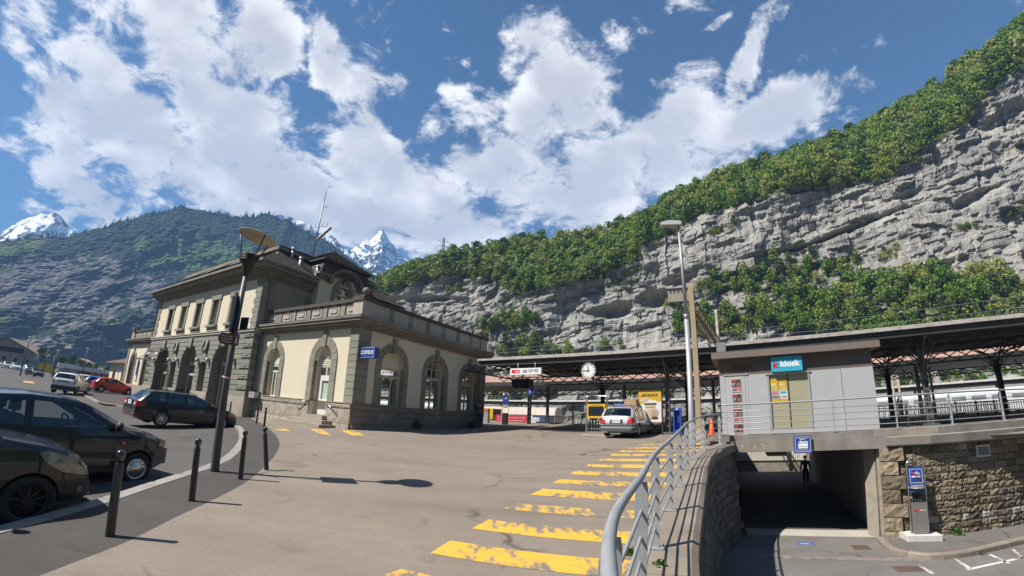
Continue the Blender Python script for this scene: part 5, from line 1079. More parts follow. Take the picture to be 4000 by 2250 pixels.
while s < SW[-1]-.3:
    a, da = at_len(wl3, SW, s+.006); b, db = at_len(wl3, SW, min(s+1.7, SW[-1])-.006); mid, dm = at_len(wl3, SW, s+.85); vs = []
    for p, d in ((a, da), (mid, dm), (b, db)):
        n = Vector((d.y, -d.x, 0)); z = cope_z(p)
        for o, zz in ((-.20, z-.4), (-.20, z), (.42, z+.01), (.50, z-.05), (.50, z-.26)): vs.append(p+n*o+Vector((0,0,zz)))
    fs = []
    for k in (0, 1):
        for i in range(5): fs.append((k*5+i, (k+1)*5+i, (k+1)*5+(i+1) % 5, k*5+(i+1) % 5))
    fs += [(0,1,2,3,4), (14,13,12,11,10)]
    o = MB().add(vs, fs).build('coping_stone', COPE, rw); s += 1.7
rnd_ = random.Random(5)
z = -1.5; row = 0
while z > ZL-.1:
    h = .27; s = 8.0+(row % 2)*.25; off = .45+.30*(-1.4-z)/2.8
    while s < SW[-1]-.1:
        w_ = rnd_.uniform(.38, .7); p, d = at_len(wl3, SW, s+w_/2); n = Vector((d.y, -d.x, 0)); top = cope_z(p)-.24
        if z-h < top and (p.y > 3):
            zz = min(z, top); zc = (zz+z-h)/2; hh = max(.06, zz-(z-h))
            link('wall_stone', rnd_.choice(LSTONE), rw, p+n*(off-.14)+Vector((0,0,zc)), (0, 0, math.atan2(n.y, n.x)+math.pi/2), (w_-.025, .28, hh-.022))
        s += w_
    z -= h; row += 1
core = []
m = MB()
for i in range(0, len(wl3)-1):
    a, b = wl3[i], wl3[i+1]
    if b.y < 0: continue
    for p, q in ((a, b),):
        d = (q-p).normalized(); n = Vector((d.y, -d.x, 0)); za, zb = cope_z(p)-.2, cope_z(q)-.2
        m.quad(p+n*.66+Vector((0,0,ZL-.2)), q+n*.66+Vector((0,0,ZL-.2)), q+n*.40+Vector((0,0,zb)), p+n*.40+Vector((0,0,za)))
m.build('mortar_bed', M('dark_mortar', (.13,.115,.10), .95, .2, 4, .01, 30), rw)
# low street, its footway and kerb
WR = [(12.45,12.95),(13.1,12.38),(14.3,12.0),(15.9,11.9),(17.6,11.9),(20,12.2),(26,13.6),(42,18)]
KR = [(12.15,12.75),(11.62,11.9),(11.5,11.3),(11.93,10.63),(12.92,10.43),(14.28,10.53),(15.81,10.7),(20,11.1),(42,16)]
wr = [Vector((p.x, p.y, 0)) for p in smooth_line([(x, y, 0) for x, y in WR], 5)]; kr = [Vector((p.x, p.y, 0)) for p in smooth_line([(x, y, 0) for x, y in KR], 5)]
sheet('low_street', [(p.x, p.y) for p in offset_line(wall_line, .5)][::2]+[tuple(PB(-.4, 17.9).xy), tuple(PB(4.66, 17.9).xy)]+[(p.x, p.y) for p in kr]+[(42,-30),(0,-30)], 1.2, lambda x, y: x*0+ZL, ASPH_LOW)
sheet('low_footway', [(p.x, p.y) for p in kr]+[(p.x, p.y) for p in wr[::-1]], 1.0, lambda x, y: x*0+ZL+.14, asphalt('footway_low', (.17,.155,.135), (.13,.12,.105)))
lk = tag(thing('low_kerb', 'rounded row of brown granite kerb stones round the footway below the bridge', 'kerb'), kind='structure')
SK = arc_len(kr); s = 0
KERBB = M('brown_kerb_granite', (.25,.205,.16), .88, .2, 5, .006, 40, rnd=.12, fine=.2)
while s < 14:
    L = .62; vs = []
    for q in (s+.006, s+L/2, s+L-.006):
        p, d = at_len(kr, SK, q); n = Vector((d.y, -d.x, 0))
        if n.dot(Vector((13,14,0))-p) > 0: n = -n
        for o, zz in ((-.14, ZL), (-.14, ZL+.148), (.02, ZL+.15), (.045, ZL+.12), (.05, ZL-.02)): vs.append(p+n*o+Vector((0,0,zz)))
    fs = [(k*5+i, (k+1)*5+i, (k+1)*5+(i+1) % 5, k*5+(i+1) % 5) for k in (0, 1) for i in range(5)]+[(0,1,2,3,4), (14,13,12,11,10)]
    o = MB().add(vs, fs).build('kerb_stone', KERBB, lk); bmx = bmesh.new(); bmx.from_mesh(o.data); bmesh.ops.recalc_face_normals(bmx, faces=bmx.faces); bmx.to_mesh(o.data); bmx.free(); s += L
# underpass: floor, ceiling, panelled side walls, end wall with a ribbed fence in daylight
up = thing('underpass', 'dark pedestrian underpass with pale side panels below the concrete bridge beam', 'underpass', PB(0, 17.2), RB)
U0, U1, NE = -.38, 4.66, 33.0; L = lambda n: n-17.2
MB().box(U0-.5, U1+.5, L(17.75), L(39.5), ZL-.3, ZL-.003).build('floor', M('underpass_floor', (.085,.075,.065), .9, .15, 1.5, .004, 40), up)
MB().box(-1.2, 5.6, L(17.9), L(NE), -1.23, -.95).build('ceiling', M('shade_dark_concrete', (.06,.055,.05), .95, .3, 1), up)  # ceiling, like the floor, darkened in colour to stand for shade inside
PANEL = M('underpass_wall_panel', (.34,.30,.245), .85, .08, 1.2, .002, 20, rnd=.06)
for n in np.arange(17.9, NE-.1, 1.9):
    n1 = min(n+1.88, NE)
    if n < 20.5 or n > 25: MB().box(U0-.2, U0, L(n)+.01, L(n1), ZL, -1.23).build('wall_panel', PANEL, up)
    MB().box(U1, U1+.2, L(n)+.01, L(n1), ZL, -1.23).build('wall_panel', PANEL, up)
m = MB(); m.box(U0-3, U0-.21, L(20.3), L(20.5), ZL, -1.23); m.box(U0-3, U0-.21, L(25.4), L(25.6), ZL, -1.23); m.build('side_passage', CONC, up)
m = MB(); m.box(U1, U1+.05, L(17.6), L(17.9), ZL, -1.23); m.build('right_jamb', M('white_jamb', (.62,.60,.56), .7), up)
MB().box(U0-.30, U0-.0, L(17.5), L(17.9), ZL, -1.23).build('left_pier', CONC, up)
m = MB().box(-1.2, U0-.3, L(17.62), L(17.9), ZL-.1, -1.2); m.build('pier_return', CONC, up)
MB().box(-.6, 5.4, L(38.6), L(38.9), ZL, -3.42).build('end_wall', CONC, up)
m = MB(); m.box(U0-.3, U0-.05, L(NE+.02), L(39), ZL, -1.1); m.box(U1+.4, U1+.6, L(NE+.02), L(39), ZL, -1.1); m.build('pit_wall', CONC, up)
ef = MB()
for k in range(42): ef.box(-.7+k*.16, -.7+k*.16+.11, L(38.5), L(38.58), -3.40, -1.3)
ef.box(-.8, 6.0, L(38.58), L(38.6), -3.42, -1.25); ef.build('ribbed_fence', M('pale_ribbed_fence', (.66,.63,.56), .6, .06, 3), up)
MB().box(1.2, 2.05, L(22), L(24), -1.75, -1.23).build('hanging_duct', M('ochre_duct', (.33,.28,.17), .8), up)
MB().box(U0+.02, U1-.02, L(17.62), L(18.6), ZL-.003, ZL+.012).build('threshold_ramp', CONCL, up)
m = MB(); m.box(U1-.08, U1-.02, L(17.5), L(17.56), ZL, -1.25); m.tube([(U1+.02, L(17.45), -1.3), (U1-.0, L(17.45), -2.6), (U1+.02, L(17.45), ZL+.02)], .04, 8); m.build('white_pipe', M('white_pipe', (.72,.70,.66), .5), up)
# bridge beam and parapet over the opening
bm_ = thing('bridge_beam', 'stained concrete beam and parapet over the underpass mouth, with fine white cracks', 'bridge', PB(0, 17.2), RB)
MB().box(-.68, 5.35, 0, .5, -1.22, -.83).build('beam', CONC, bm_); MB().box(-1.15, 5.5, .12, .5, -.828, -.62).build('parapet', CONC, bm_)
MB().box(-1.2, 6.2, .5, 5.0, -.95, -.64).build('deck', CONC, bm_)
cm = MB(); CRK = M('white_lime_crack', (.62,.60,.55), .9)
for (u, z) in ((-.42, -.92), (.05, -.95), (.55, -.98), (.75, -.92)):
    p = [(u, z)]
    for k in range(4): p.append((p[-1][0]+rnd_.uniform(-.05, .05), p[-1][1]-rnd_.uniform(.03, .08)))
    cm.tube([(a, -.002, b) for a, b in p], .008, 4)
cm.build('lime_crack', CRK, bm_)
# right-hand wall of ochre stones under a coping that follows it
ow = thing('stone_wall', 'ochre rubble stone wall right of the underpass, under an overhanging concrete coping', 'wall')
SR = arc_len(wr)
def section_line(pts, prof, mat, name, parent, s0, s1, step, gap=.006, outward=None):
    S = arc_len(pts); s = s0
    while s < s1-.05:
        e = min(s+step, s1); vs = []; k = len(prof)
        for q in (s+gap, (s+e)/2, e-gap):
            p, d = at_len(pts, S, q); n = Vector((d.y, -d.x, 0))
            for o, z in prof: vs.append(p+n*o+Vector((0,0,z)))
        fs = [(j*k+i, (j+1)*k+i, (j+1)*k+(i+1) % k, j*k+(i+1) % k) for j in (0, 1) for i in range(k)]+[tuple(range(k)), tuple(range(2*k, 3*k))[::-1]]
        o = MB().add(vs, fs).build(name, mat, parent); bmx = bmesh.new(); bmx.from_mesh(o.data); bmesh.ops.recalc_face_normals(bmx, faces=bmx.faces); bmx.to_mesh(o.data); bmx.free(); s = e
section_line(wr, [(-.3,-1.20),(.26,-1.17),(.30,-1.12),(.30,-.86),(.22,-.83),(-.3,-.83)], CONC, 'coping_stone', ow, .35, 22, 2.6)
section_line(wr, [(-.6,-.83),(.10,-.826),(.08,-.60),(-.6,-.58)], CONC, 'parapet_kerb', ow, .0, 22, 4.2)
z = -1.20; row = 0
while z > ZL+.12:
    h = .225; s = (row % 2)*.2+.10; first = True
    while s < 12.5:
        if first:
            w_ = .74 if row % 4 < 2 else .56; first = False
            if row % 2 == 0:
                p, d = at_len(wr, SR, s+w_/2); n = Vector((d.y, -d.x, 0))
                link('quoin_stone', rnd_.choice(YSTONE), ow, p+n*(.0)+Vector((0,0,z-.225)), (0, 0, math.atan2(n.y, n.x)+math.pi/2), (w_, .30, .42))
            s = (.10+.74 if row % 4 < 2 else .10+.56)+.02; continue
        w_ = rnd_.uniform(.26, .60); p, d = at_len(wr, SR, s+w_/2); n = Vector((d.y, -d.x, 0))
        link('wall_stone', GSTONE if rnd_.random() < .05 else rnd_.choice(YSTONE), ow, p+n*(-.10+rnd_.uniform(-.015, .015))+Vector((0,0,z-h/2)), (0, 0, math.atan2(n.y, n.x)+math.pi/2+rnd_.uniform(-.02, .02)), (w_-.022, .26, h-.022))
        s += w_
    z -= h; row += 1
m = MB()
for a, b in zip(wr[:-1], wr[1:]):
    d = (b-a).normalized(); n = Vector((d.y, -d.x, 0)); m.quad(a+n*-.03+Vector((0,0,ZL)), b+n*-.03+Vector((0,0,ZL)), b+n*-.03+Vector((0,0,-.9)), a+n*-.03+Vector((0,0,-.9)))
p0 = wr[0]; m.box(p0.x+.0, p0.x+.2, p0.y+.08, p0.y+.6, ZL, -1.2); m.build('mortar_bed', M('pale_mortar', (.30,.26,.205), .95, .2, 4, .01, 30), ow)
vp, vd = at_len(wr, SR, 4.0); n = Vector((vd.y, -vd.x, 0))
vg = thing('wall_vent', 'white louvred ventilation grille set in the ochre stone wall below the coping', 'vent', vp+n*.06+Vector((0,0,-1.52)), math.atan2(vd.y, vd.x))
WPL = M('off_white_plastic', (.66,.63,.57), .5, .05, 4); m = MB(); m.box(-.31, .31, 0, .06, .15, .19); m.box(-.31, .31, 0, .06, -.19, -.15); m.box(-.31, -.27, 0, .06, -.15, .15); m.box(.27, .31, 0, .06, -.15, .15); m.build('frame', WPL, vg)
for k in range(6): MB().add([(-.27,0,-.13+k*.05),(.27,0,-.13+k*.05),(.27,.05,-.10+k*.05),(-.27,.05,-.10+k*.05)], [(0,1,2,3)]).build('slat', WPL, vg)
MB().box(-.29, .29, .055, .07, -.17, .17).build('backing', IRON, vg)
# railings ----------------------------------------------------------------
def railing(name, label, posts, zf, h=1.1, offs=0.0, fr=(.20,.38,.56,.75), top_r=.029, rail_r=.0135, pw=.105, extra=None, first_post=True):
    t = thing(name, label, 'railing'); P3 = []
    for i, (x, y) in enumerate(posts):
        d = (Vector(posts[min(i+1, len(posts)-1)])-Vector(posts[max(i-1, 0)])).normalized(); n = Vector((d.y, -d.x)); z = zf(x, y); a = math.atan2(d.y, d.x); P3.append((Vector((x, y, z)), n, a))
        if i == 0 and not first_post: continue
        m = MB(); m.prism([(-pw*.5, 0), (pw*.5, 0), (pw*.5, h-.16), (pw*.1, h-.045), (-pw*.42, h-.045), (-pw*.5, h-.1)], -.009, .009, 'x'); m.build('post', GALV, t, (x, y, z), (0, 0, a))
        m = MB(); m.box(-.07, .07, -.12, .12, -.004, .014)
        for sx in (-.045, .045): m.lathe([(0,.034),(.012,.034),(.012,.014)], 6, (sx, -.095, 0)).lathe([(0,.034),(.012,.034),(.012,.014)], 6, (sx, .095, 0))
        m.build('base_plate', GALV, t, (x, y, z), (0, 0, a))
    top = [p+Vector((0,0,h)) for p, n, a in P3]; sm = smooth_line(top, 8)
    MB().tube((extra or [])+sm, top_r, 12).build('handrail', GALV, t)
    for f in fr: MB().tube([p+Vector((n.x, n.y, 0))*.0+Vector((0,0,h*f)) for p, n, a in P3], rail_r, 8).build('rail', GALV, t)
    return t
railing('railing', 'curved galvanised railing on the retaining wall in the foreground beside the yellow stripes', POSTS[:10]+[(7.62,15.12)], lambda x, y: gzf(x, y)+.11)
BP = [tuple(PB(-.62, 17.42).xy), tuple(PB(1.17, 17.42).xy), tuple(PB(3.3, 17.42).xy), tuple(PB(5.4, 17.42).xy), (15.1,12.02), (17.7,12.0), (20.2,12.4), (23,13.0)]
railing('railing', 'straight galvanised railing along the bridge parapet in front of the white kiosk', BP, lambda x, y: -.60, fr=(.17,.37,.57,.76), top_r=.032, rail_r=.016, pw=.10)
# ================================================================ KIOSK
WPANEL = M('white_kiosk_panel', (.43,.43,.445), .55, .04, 1.0, .001, 8, col2=(.385,.385,.395), fac=.6); BROWN = M('brown_fascia', (.185,.145,.12), .6, .06, 2); BROWN2 = M('brown_cladding', (.135,.105,.088), .6, .06, 2)
ki = thing('kiosk', 'white panelled newspaper kiosk with a brown band, flat brown roof and a tan sliding door', 'kiosk', PB(0, 18.26, -.62), RB); Z = lambda z: z+.62
for a, b in ((-.66, -.46), (.42, 1.16), (2.74, 3.88), (3.89, 5.05)): MB().box(a+.004, b-.004, 0, .08, 0, Z(1.655)).build('wall_panel', WPANEL, ki)
MB().box(-.456, .416, .0, .08, 0, Z(1.655)).build('wall_panel', WPANEL, ki); MB().box(-.38, .30, -.012, 0, -.04, Z(1.60)).build('rack_panel', WPANEL, ki)
MB().box(1.16, 2.74, .0, .08, 0, .16).build('wall_panel', WPANEL, ki)
m = MB(); m.box(-.66, -.58, .084, 4.2, 0, Z(1.655)); m.box(4.97, 5.05, .084, 4.2, 0, Z(1.655)); m.box(-.5, 4.9, 4.1, 4.2, 0, Z(1.655)); m.build('side_wall', WPANEL, ki)
for a, b in ((-.67, .52), (.525, 1.0), (1.005, 2.78), (2.785, 5.06)): MB().box(a, b-.004, .02, .10, Z(1.66), Z(2.30)).build('brown_panel', BROWN2, ki)
m = MB(); m.box(-.66, -.6, .1, 4.2, Z(1.66), Z(2.3)); m.box(4.98, 5.05, .1, 4.2, Z(1.66), Z(2.3)); m.build('brown_side', BROWN2, ki)
for a, b in ((-.92, 1.9), (1.905, 5.34)): MB().box(a, b, -.30, 4.4, Z(2.31), Z(2.55)).build('roof_fascia', BROWN, ki)
MB().box(-.9, 5.3, -.28, 4.38, Z(2.551), Z(2.57)).build('roof', M('roof_felt', (.10,.095,.09), .9), ki)
DOORT = M('tan_shutter', (.36,.335,.22), .55, .05, 1.5)
for a, b in ((1.22, 1.905), (1.935, 2.66)): MB().box(a, b, .05, .08, .16, Z(1.60)).build('door_leaf', DOORT, ki)
m = MB(); m.box(1.16, 1.22, -.02, .08, .16, Z(1.62)); m.box(2.66, 2.72, -.02, .08, .16, Z(1.62)); m.box(1.1, 2.8, -.04, .08, Z(1.60), Z(1.655)); m.build('door_frame', M('aluminium_trim', (.52,.52,.52), .4, .05, 4, metal=.5), ki)
m = MB(); m.box(1.905, 1.935, .03, .07, .17, Z(1.59)); m.box(1.22, 2.66, .03, .06, .162, .185); m.build('door_seal', IRON, ki)
m = MB(); m.box(-.28, .68, -.01, .02, Z(1.83), Z(2.12)); v_ = m.build('vent_box', BROWN, ki)
for k in range(5): MB().add([(-.24,-.012,Z(1.86)+k*.052),(.64,-.012,Z(1.86)+k*.052),(.64,-.035,Z(1.84)+k*.052),(-.24,-.035,Z(1.84)+k*.052)], [(0,1,2,3)]).build('louvre', IRON, v_)
m = MB(); m.box(-.5, .46, -.03, .02, Z(1.645), Z(1.69)); m.build('ledge_trim', MATS['aluminium_trim'], ki)
# newspaper bills in a column
PAPER = M('newsprint', (.52,.50,.47), .7, .06, 8); INK = M('poster_ink', (.055,.05,.05), .6, .3, 12, fac=.4); REDP = M('poster_red', (.50,.04,.04), .5, .05, 5)
for k in range(4):
    b = thing('newspaper_poster', ['topmost', 'second from the top', 'third from the top', 'lowest'][k]+' red, black and white newspaper bill on the kiosk panel', 'poster', PB(-.04, 18.24, 1.27-.575*k), RB, 'newspaper bills on the kiosk')
    MB().box(-.18, .19, -.010, 0, -.26, .26).build('sheet', PAPER, b)
    MB().box(-.165, .175, -.013, -.010, -.09, .22).build('dark_print', INK, b); MB().box(-.15, .02, -.016, -.013, .13, .205).build('red_title', REDP, b)
    MB().lathe([(0,-.003),(.075,-.002),(.08,0)], 12, (.09, -.013, .0), 'y').build('picture', M('brown_picture', (.24,.13,.09), .6, .4, 20), b)
    for q in range(3): MB().box(-.145, -.02-.02*q, -.016, -.0131, .06-.05*q, .082-.05*q).build('text_line', PAPER, b)
    MB().box(-.15, .17, -.013, -.0101, -.15, -.12).build('red_line', REDP, b); MB().box(-.15, .05, -.013, -.0101, -.22, -.17).build('text_line', INK, b); MB().box(.10, .17, -.013, -.0101, -.23, -.165).build('red_mark', REDP, b)
YP = M('poster_yellow', (.60,.37,.02), .5, .05, 3); CY = M('sign_cyan', (.045,.40,.56), .35, .04, 2); WHITEP = M('poster_white', (.7,.7,.68), .5)
for k, (x0, x1, nm) in enumerate(((1.24, 1.555, 'left'), (1.565, 1.88, 'right'))):
    b = thing('door_poster', ('left' if k == 0 else 'right')+'-hand yellow lottery poster with big white Ici lettering on the kiosk door', 'poster', PB((x0+x1)/2, 18.30, .95), RB, 'yellow posters on the kiosk door')
    MB().box(-.155, .155, -.006, 0, -.44, .46).build('sheet', YP, b); text_mesh('Ici', .20, WHITEP, b, (-.02, -.008, .26), (R(90), 0, 0), bold=.003)
    for q in range(2): text_mesh(('on joue', 'et gagne')[q], .085, WHITEP, b, (0, -.008, .14-.085*q), (R(90), 0, 0))
    MB().box(-.15, .15, -.008, -.0061, -.28, .02).build('white_field', WHITEP if k else M('poster_grey', (.38,.36,.34), .6), b)
    MB().box(-.11, .11, -.010, -.0081, -.10, .0).build('ticket', CY if k else M('poster_pink', (.5,.2,.3), .5), b); text_mesh('à 1000.-', .09, INK, b, (0, -.010, -.21), (R(90), 0, 0), bold=.002)
ks = thing('kiosk_sign', 'light blue box sign reading k kiosk above the kiosk door', 'sign', PB(1.92, 18.20, 1.96), RB)
MB().box(-.58, .57, -.10, .07, -.28, .28).build('case', CY, ks); MB().box(-.58, .57, -.11, .07, .281, .30).build('cap', M('sign_teal', (.02,.23,.33), .4), ks)
text_mesh('k', .36, M('sign_red', (.55,.02,.03), .4), ks, (-.43, -.104, -.02), (R(90), 0, 0), bold=.018); text_mesh('kiosk', .31, WHITE, ks, (.11, -.104, 0.0), (R(90), 0, 0), bold=.012, sx=1.08)
gb = thing('roof_box', 'grey equipment box standing on the left end of the kiosk roof', 'floodlight', PB(-.52, 18.25, 1.95+.0), RB); gb.location.z = 2.5-.62+.07+.62  # plain grey equipment box, not a lamp
MB().box(-.18, .18, -.08, .1, .02, .42).build('case', M('grey_box', (.21,.22,.23), .55), gb); MB().box(-.1, .1, -.02, .04, -.0, .02).build('foot', IRON, gb)
ts = thing('train_sign', 'dark blue square sign with a white locomotive pictogram on the bridge parapet', 'sign', PB(2.15, 17.14, -.98), RB)
MB().box(-.30, .30, -.02, .05, -.30, .30).build('plate', BLUE, ts)
m = MB(); W_ = .012
for a in (-1, 1): m.box(-.25, .25, -.026, -.02, a*.25-W_/2, a*.25+W_/2); m.box(a*.25-W_/2, a*.25+W_/2, -.026, -.02, -.244, .244)
m.build('white_border', WHITE, ts)
m = MB(); m.prism([(-.165,-.07),(.17,-.07),(.17,.10),(-.12,.10),(-.165,.0)], -.026, -.02, 'y'); m.build('locomotive', WHITE, ts)
m = MB(); 
for z_ in (.03, .065): m.box(-.02, .17, -.028, -.0261, z_, z_+.012)
m.prism([(-.135,.01),(-.08,.01),(-.08,.075),(-.11,.075)], -.028, -.0261, 'y'); m.build('locomotive_window', BLUE, ts)
m = MB(); m.tube([(-.06,-.023,.10),(-.10,-.023,.135),(0,-.023,.175),(.10,-.023,.135),(.03,-.023,.10)], .008, 5).box(-.17, .17, -.026, -.02, .195, .205).box(-.2, .2, -.026, -.02, -.20, -.188)
for x in (-.12, .12): m.box(x-.045, x+.045, -.026, -.02, -.14, -.09)
for x in (-.035, .045): m.lathe([(0,-.006),(.038,-.006),(.038,0)], 14, (x, -.02, -.125), 'y')
m.build('running_gear', WHITE, ts)
# smoking point: steel hoop, blue notice, ash bin on a granite slab
st = thing('smoking_point', 'steel hoop with a blue no smoking notice above a grey ash bin', 'ashtray stand', (13.12,12.0,ZL+.14), R(-24))
MB().prism([(-.52,-.36),(.5,-.36),(.54,-.30),(.54,.34),(.48,.38),(-.5,.38),(-.54,.3),(-.54,-.3)], .0, .17, 'z').build('slab', M('white_granite', (.55,.53,.50), .85, .1, 9, .006, 60, fine=.2), st)
m = MB(); pts = [(-.27,0,.17),(-.27,0,2.30)]+[(-.13-.14*math.cos(a),0,2.30+.14*math.sin(a)) for a in np.linspace(.3,1.57,4)]+[(.13+.14*math.sin(a),0,2.30+.14*math.cos(a)) for a in np.linspace(0,1.3,4)]+[(.27,0,2.30),(.27,0,.17)]; m.tube(pts, .022, 8); m.build('hoop', STEEL, st)
nb = MB().box(-.24, .24, -.03, .0, 1.42, 2.24).build('notice', BLUE, st)
m = MB()
for a, b, c, d in ((-.2,.2,2.16,2.172),(-.2,.2,1.735,1.747),(-.2,-.188,1.747,2.16),(.188,.2,1.747,2.16)): m.box(a, b, -.034, -.03, c, d)
m.box(-.15, .05, -.034, -.03, 1.91, 1.955); m.box(.065, .1, -.034, -.03, 1.91, 1.955); m.box(.11, .13, -.034, -.03, 1.91, 1.955)
m.tube([(.07,-.032,1.97),(.06,-.032,2.0),(.0,-.032,2.03),(-.02,-.032,2.07)], .014, 5); m.tube([(.115,-.032,1.97),(.11,-.032,2.03),(.05,-.032,2.05),(.03,-.032,2.09)], .014, 5); m.build('cigarette', WHITE, nb)
MB().tube([(-.15,-.037,2.09),(.14,-.037,1.80)], .016, 6).build('red_bar', REDP, nb)
text_mesh("A partir d'ici, zone", .052, WHITE, nb, (-.185, -.032, 1.665), (R(90), 0, 0), align='LEFT'); text_mesh('non-fumeurs', .052, WHITE, nb, (-.185, -.032, 1.60), (R(90), 0, 0), align='LEFT'); text_mesh('Merci.', .052, WHITE, nb, (-.185, -.032, 1.475), (R(90), 0, 0), align='LEFT')
m = MB().box(-.215, .215, -.14, .14, .18, 1.16); GB = m.build('ash_bin', M('grey_ash_bin', (.20,.185,.17), .55, .05, 3, metal=.2), st)
m = MB().box(-.22, .22, -.145, .145, 1.16, 1.2)
for k in range(5): m.lathe([(0,.035),(.025,.035),(.025,0)], 8, (-.17+.085*k, -.05, 1.2))
m.build('bin_grille', IRON, GB); MB().box(-.2, -.055, -.143, -.14, .87, .93).build('red_mark', REDP, GB); text_mesh('SBB CFF FFS', .052, WHITE, GB, (.075, -.142, .90), (R(90), 0, 0), sx=.75)
MB().lathe([(0,.10),(.09,.09),(.27,.02),(.28,.0),(0,.02)], 16, (0,0,1.58)).build('rain_hat', M('grey_hat', (.24,.23,.22), .4, .05, 4, metal=.4), st)
# drain covers, cobble row, floor sign, white bay lines in the low street
RUST = M('rusty_iron', (.14,.09,.065), .8, .25, 6, .004, 40)
for (x, y, w_, d_, a, lab) in ((11.12,12.43,.52,.50,-26,'square rusty drain cover with concentric slots near the underpass mouth'), (10.7,10.25,.72,.42,-20,'oblong rusty drain cover in the street at the bottom of the picture'), (12.52,10.77,.6,.34,-16,'narrow rusty drain grating against the brown kerb')):
    t = thing('drain_cover', lab, 'drain cover', (x, y, ZL+.004), R(a)); m = MB(); m.box(-w_/2, w_/2, -d_/2, -d_/2+.03, 0, .012); m.box(-w_/2, w_/2, d_/2-.03, d_/2, 0, .012); m.box(-w_/2, -w_/2+.03, -d_/2+.03, d_/2-.03, 0, .012); m.box(w_/2-.03, w_/2, -d_/2+.03, d_/2-.03, 0, .012); m.build('frame', RUST, t)
    MB().box(-w_/2+.03, w_/2-.03, -d_/2+.03, d_/2-.03, -.006, .0).build('shaft', IRON, t)
    for k in range(9): MB().box(-w_/2+.035+k*(w_-.07)/9, -w_/2+.035+(k+.55)*(w_-.07)/9, -d_/2+.03, d_/2-.03, 0, .01).build('bar', RUST, t)
cb = tag(thing('cobble_row', 'two narrow rows of worn cobbles across the low street', 'cobbles', (0,0,ZL)), kind='structure')
COB = [rough_block('cobble', 95+i, M('worn_cobble', (.21,.18,.155), .9, .2, 6, .01, 40, rnd=.25, fine=.2), .05, .12) for i in range(2)]
a, b = Vector((7.6,12.95,0)), Vector((11.75,10.75,0)); d = (b-a).normalized(); n = Vector((d.y,-d.x,0)); L_ = (b-a).length
for r_ in range(2):
    s = 0
    while s < L_:
        w_ = rnd_.uniform(.16, .26); p = a+d*(s+w_/2)+n*(r_*.17); link('cobble', COB[r_], cb, (p.x, p.y, .004), (R(-90)*-1*-1, 0, math.atan2(d.y, d.x)), (w_-.015, .03, .155)); s += w_
g = tag(thing('road_marking', 'blue no smoking panel painted flat on the ground before the underpass', 'road marking'), kind='structure')
zl = lambda x, y: x*0+ZL
marking(g, [(9.49,13.45),(9.98,13.16),(10.28,13.59),(9.79,13.86)], zl, paint('worn_blue_paint', (.07,.13,.30), .5), 'blue_panel', .005); marking(g, [(9.66,13.51),(9.95,13.34),(10.0,13.41),(9.71,13.58)], zl, WHT, 'white_bar', .010); marking(g, [(9.95,13.5),(10.1,13.45),(10.12,13.48),(9.97,13.53)], zl, REDP, 'red_bar', .012)
g = mk_group('worn white parking bay lines on the low street')
for q in ([(12.55,10.51),(12.66,10.49),(12.2,9.62),(12.09,9.65)], [(13.73,10.31),(13.83,10.28),(13.5,9.55),(13.4,9.6)], [(12.0,9.66),(16,9.95),(16,9.85),(12.0,9.56)], [(11.22,10.47),(11.32,10.43),(11.0,9.7),(10.9,9.75)], [(14.2,9.76),(14.32,9.76),(14.9,10.4),(14.8,10.4)]): marking(g, q, zl, WHT, 'line')
# little weeds
WEED = leaf_mat('weed_leaves', (.075,.16,.03))
def weed(name, lab, p, r, h, n, seed):
    q = np.random.default_rng(seed); m = MB()
    for i in range(n):
        a = q.uniform(0, 6.28); rr = r*q.uniform(.1, 1); z = h*q.uniform(.1, 1)*(1-.5*rr/r); c = Vector((math.cos(a)*rr, math.sin(a)*rr, z)); u = Vector(q.normal(size=3)).normalized(); v = u.cross(Vector(q.normal(size=3))).normalized(); s_ = r*.28
        m.add([c+u*s_, c+v*s_*.6, c-u*s_, c-v*s_*.6], [(0,1,2,3)])
    o = m.build(name, WEED, None, p); tag(o, lab, 'weed', 'weeds at the wall feet'); return o
weed('weed', 'green weeds at the foot of the dark retaining wall beside the underpass mouth', PB(-.15, 17.2, ZL), .35, .5, 90, 1); weed('weed', 'bright green weed growing against the low kerb', (13.6,10.42,ZL), .16, .14, 40, 2)
weed('weed', 'grass tuft at the foot of the ochre wall at the right edge', (18.3,11.75,ZL+.14), .5, .25, 90, 3); weed('weed', 'small weed at the ochre wall foot right of the ash bin', (14.5,11.85,ZL+.14), .22, .3, 50, 4)
weed('weed', 'dark bush growing at the base of the shaded station side wall', CB+NB*4.6+UB*.28+Vector((0,0,.02-1.0)), .32, .7, 90, 5)
weed('weed', 'small green weed on the wall coping between the railing posts', (1.62,4.6,-1.52), .09, .06, 30, 6)
for k in range(7):
    p, d = at_len(wl3, SW, 9.5+k*1.25); n = Vector((d.y, -d.x, 0)); q = p-n*.30; weed('weed', 'dry weeds in the gap between the yellow stripes and the railing wall', (q.x, q.y, gzf(q.x, q.y)), .13, .07, 34, 10+k)
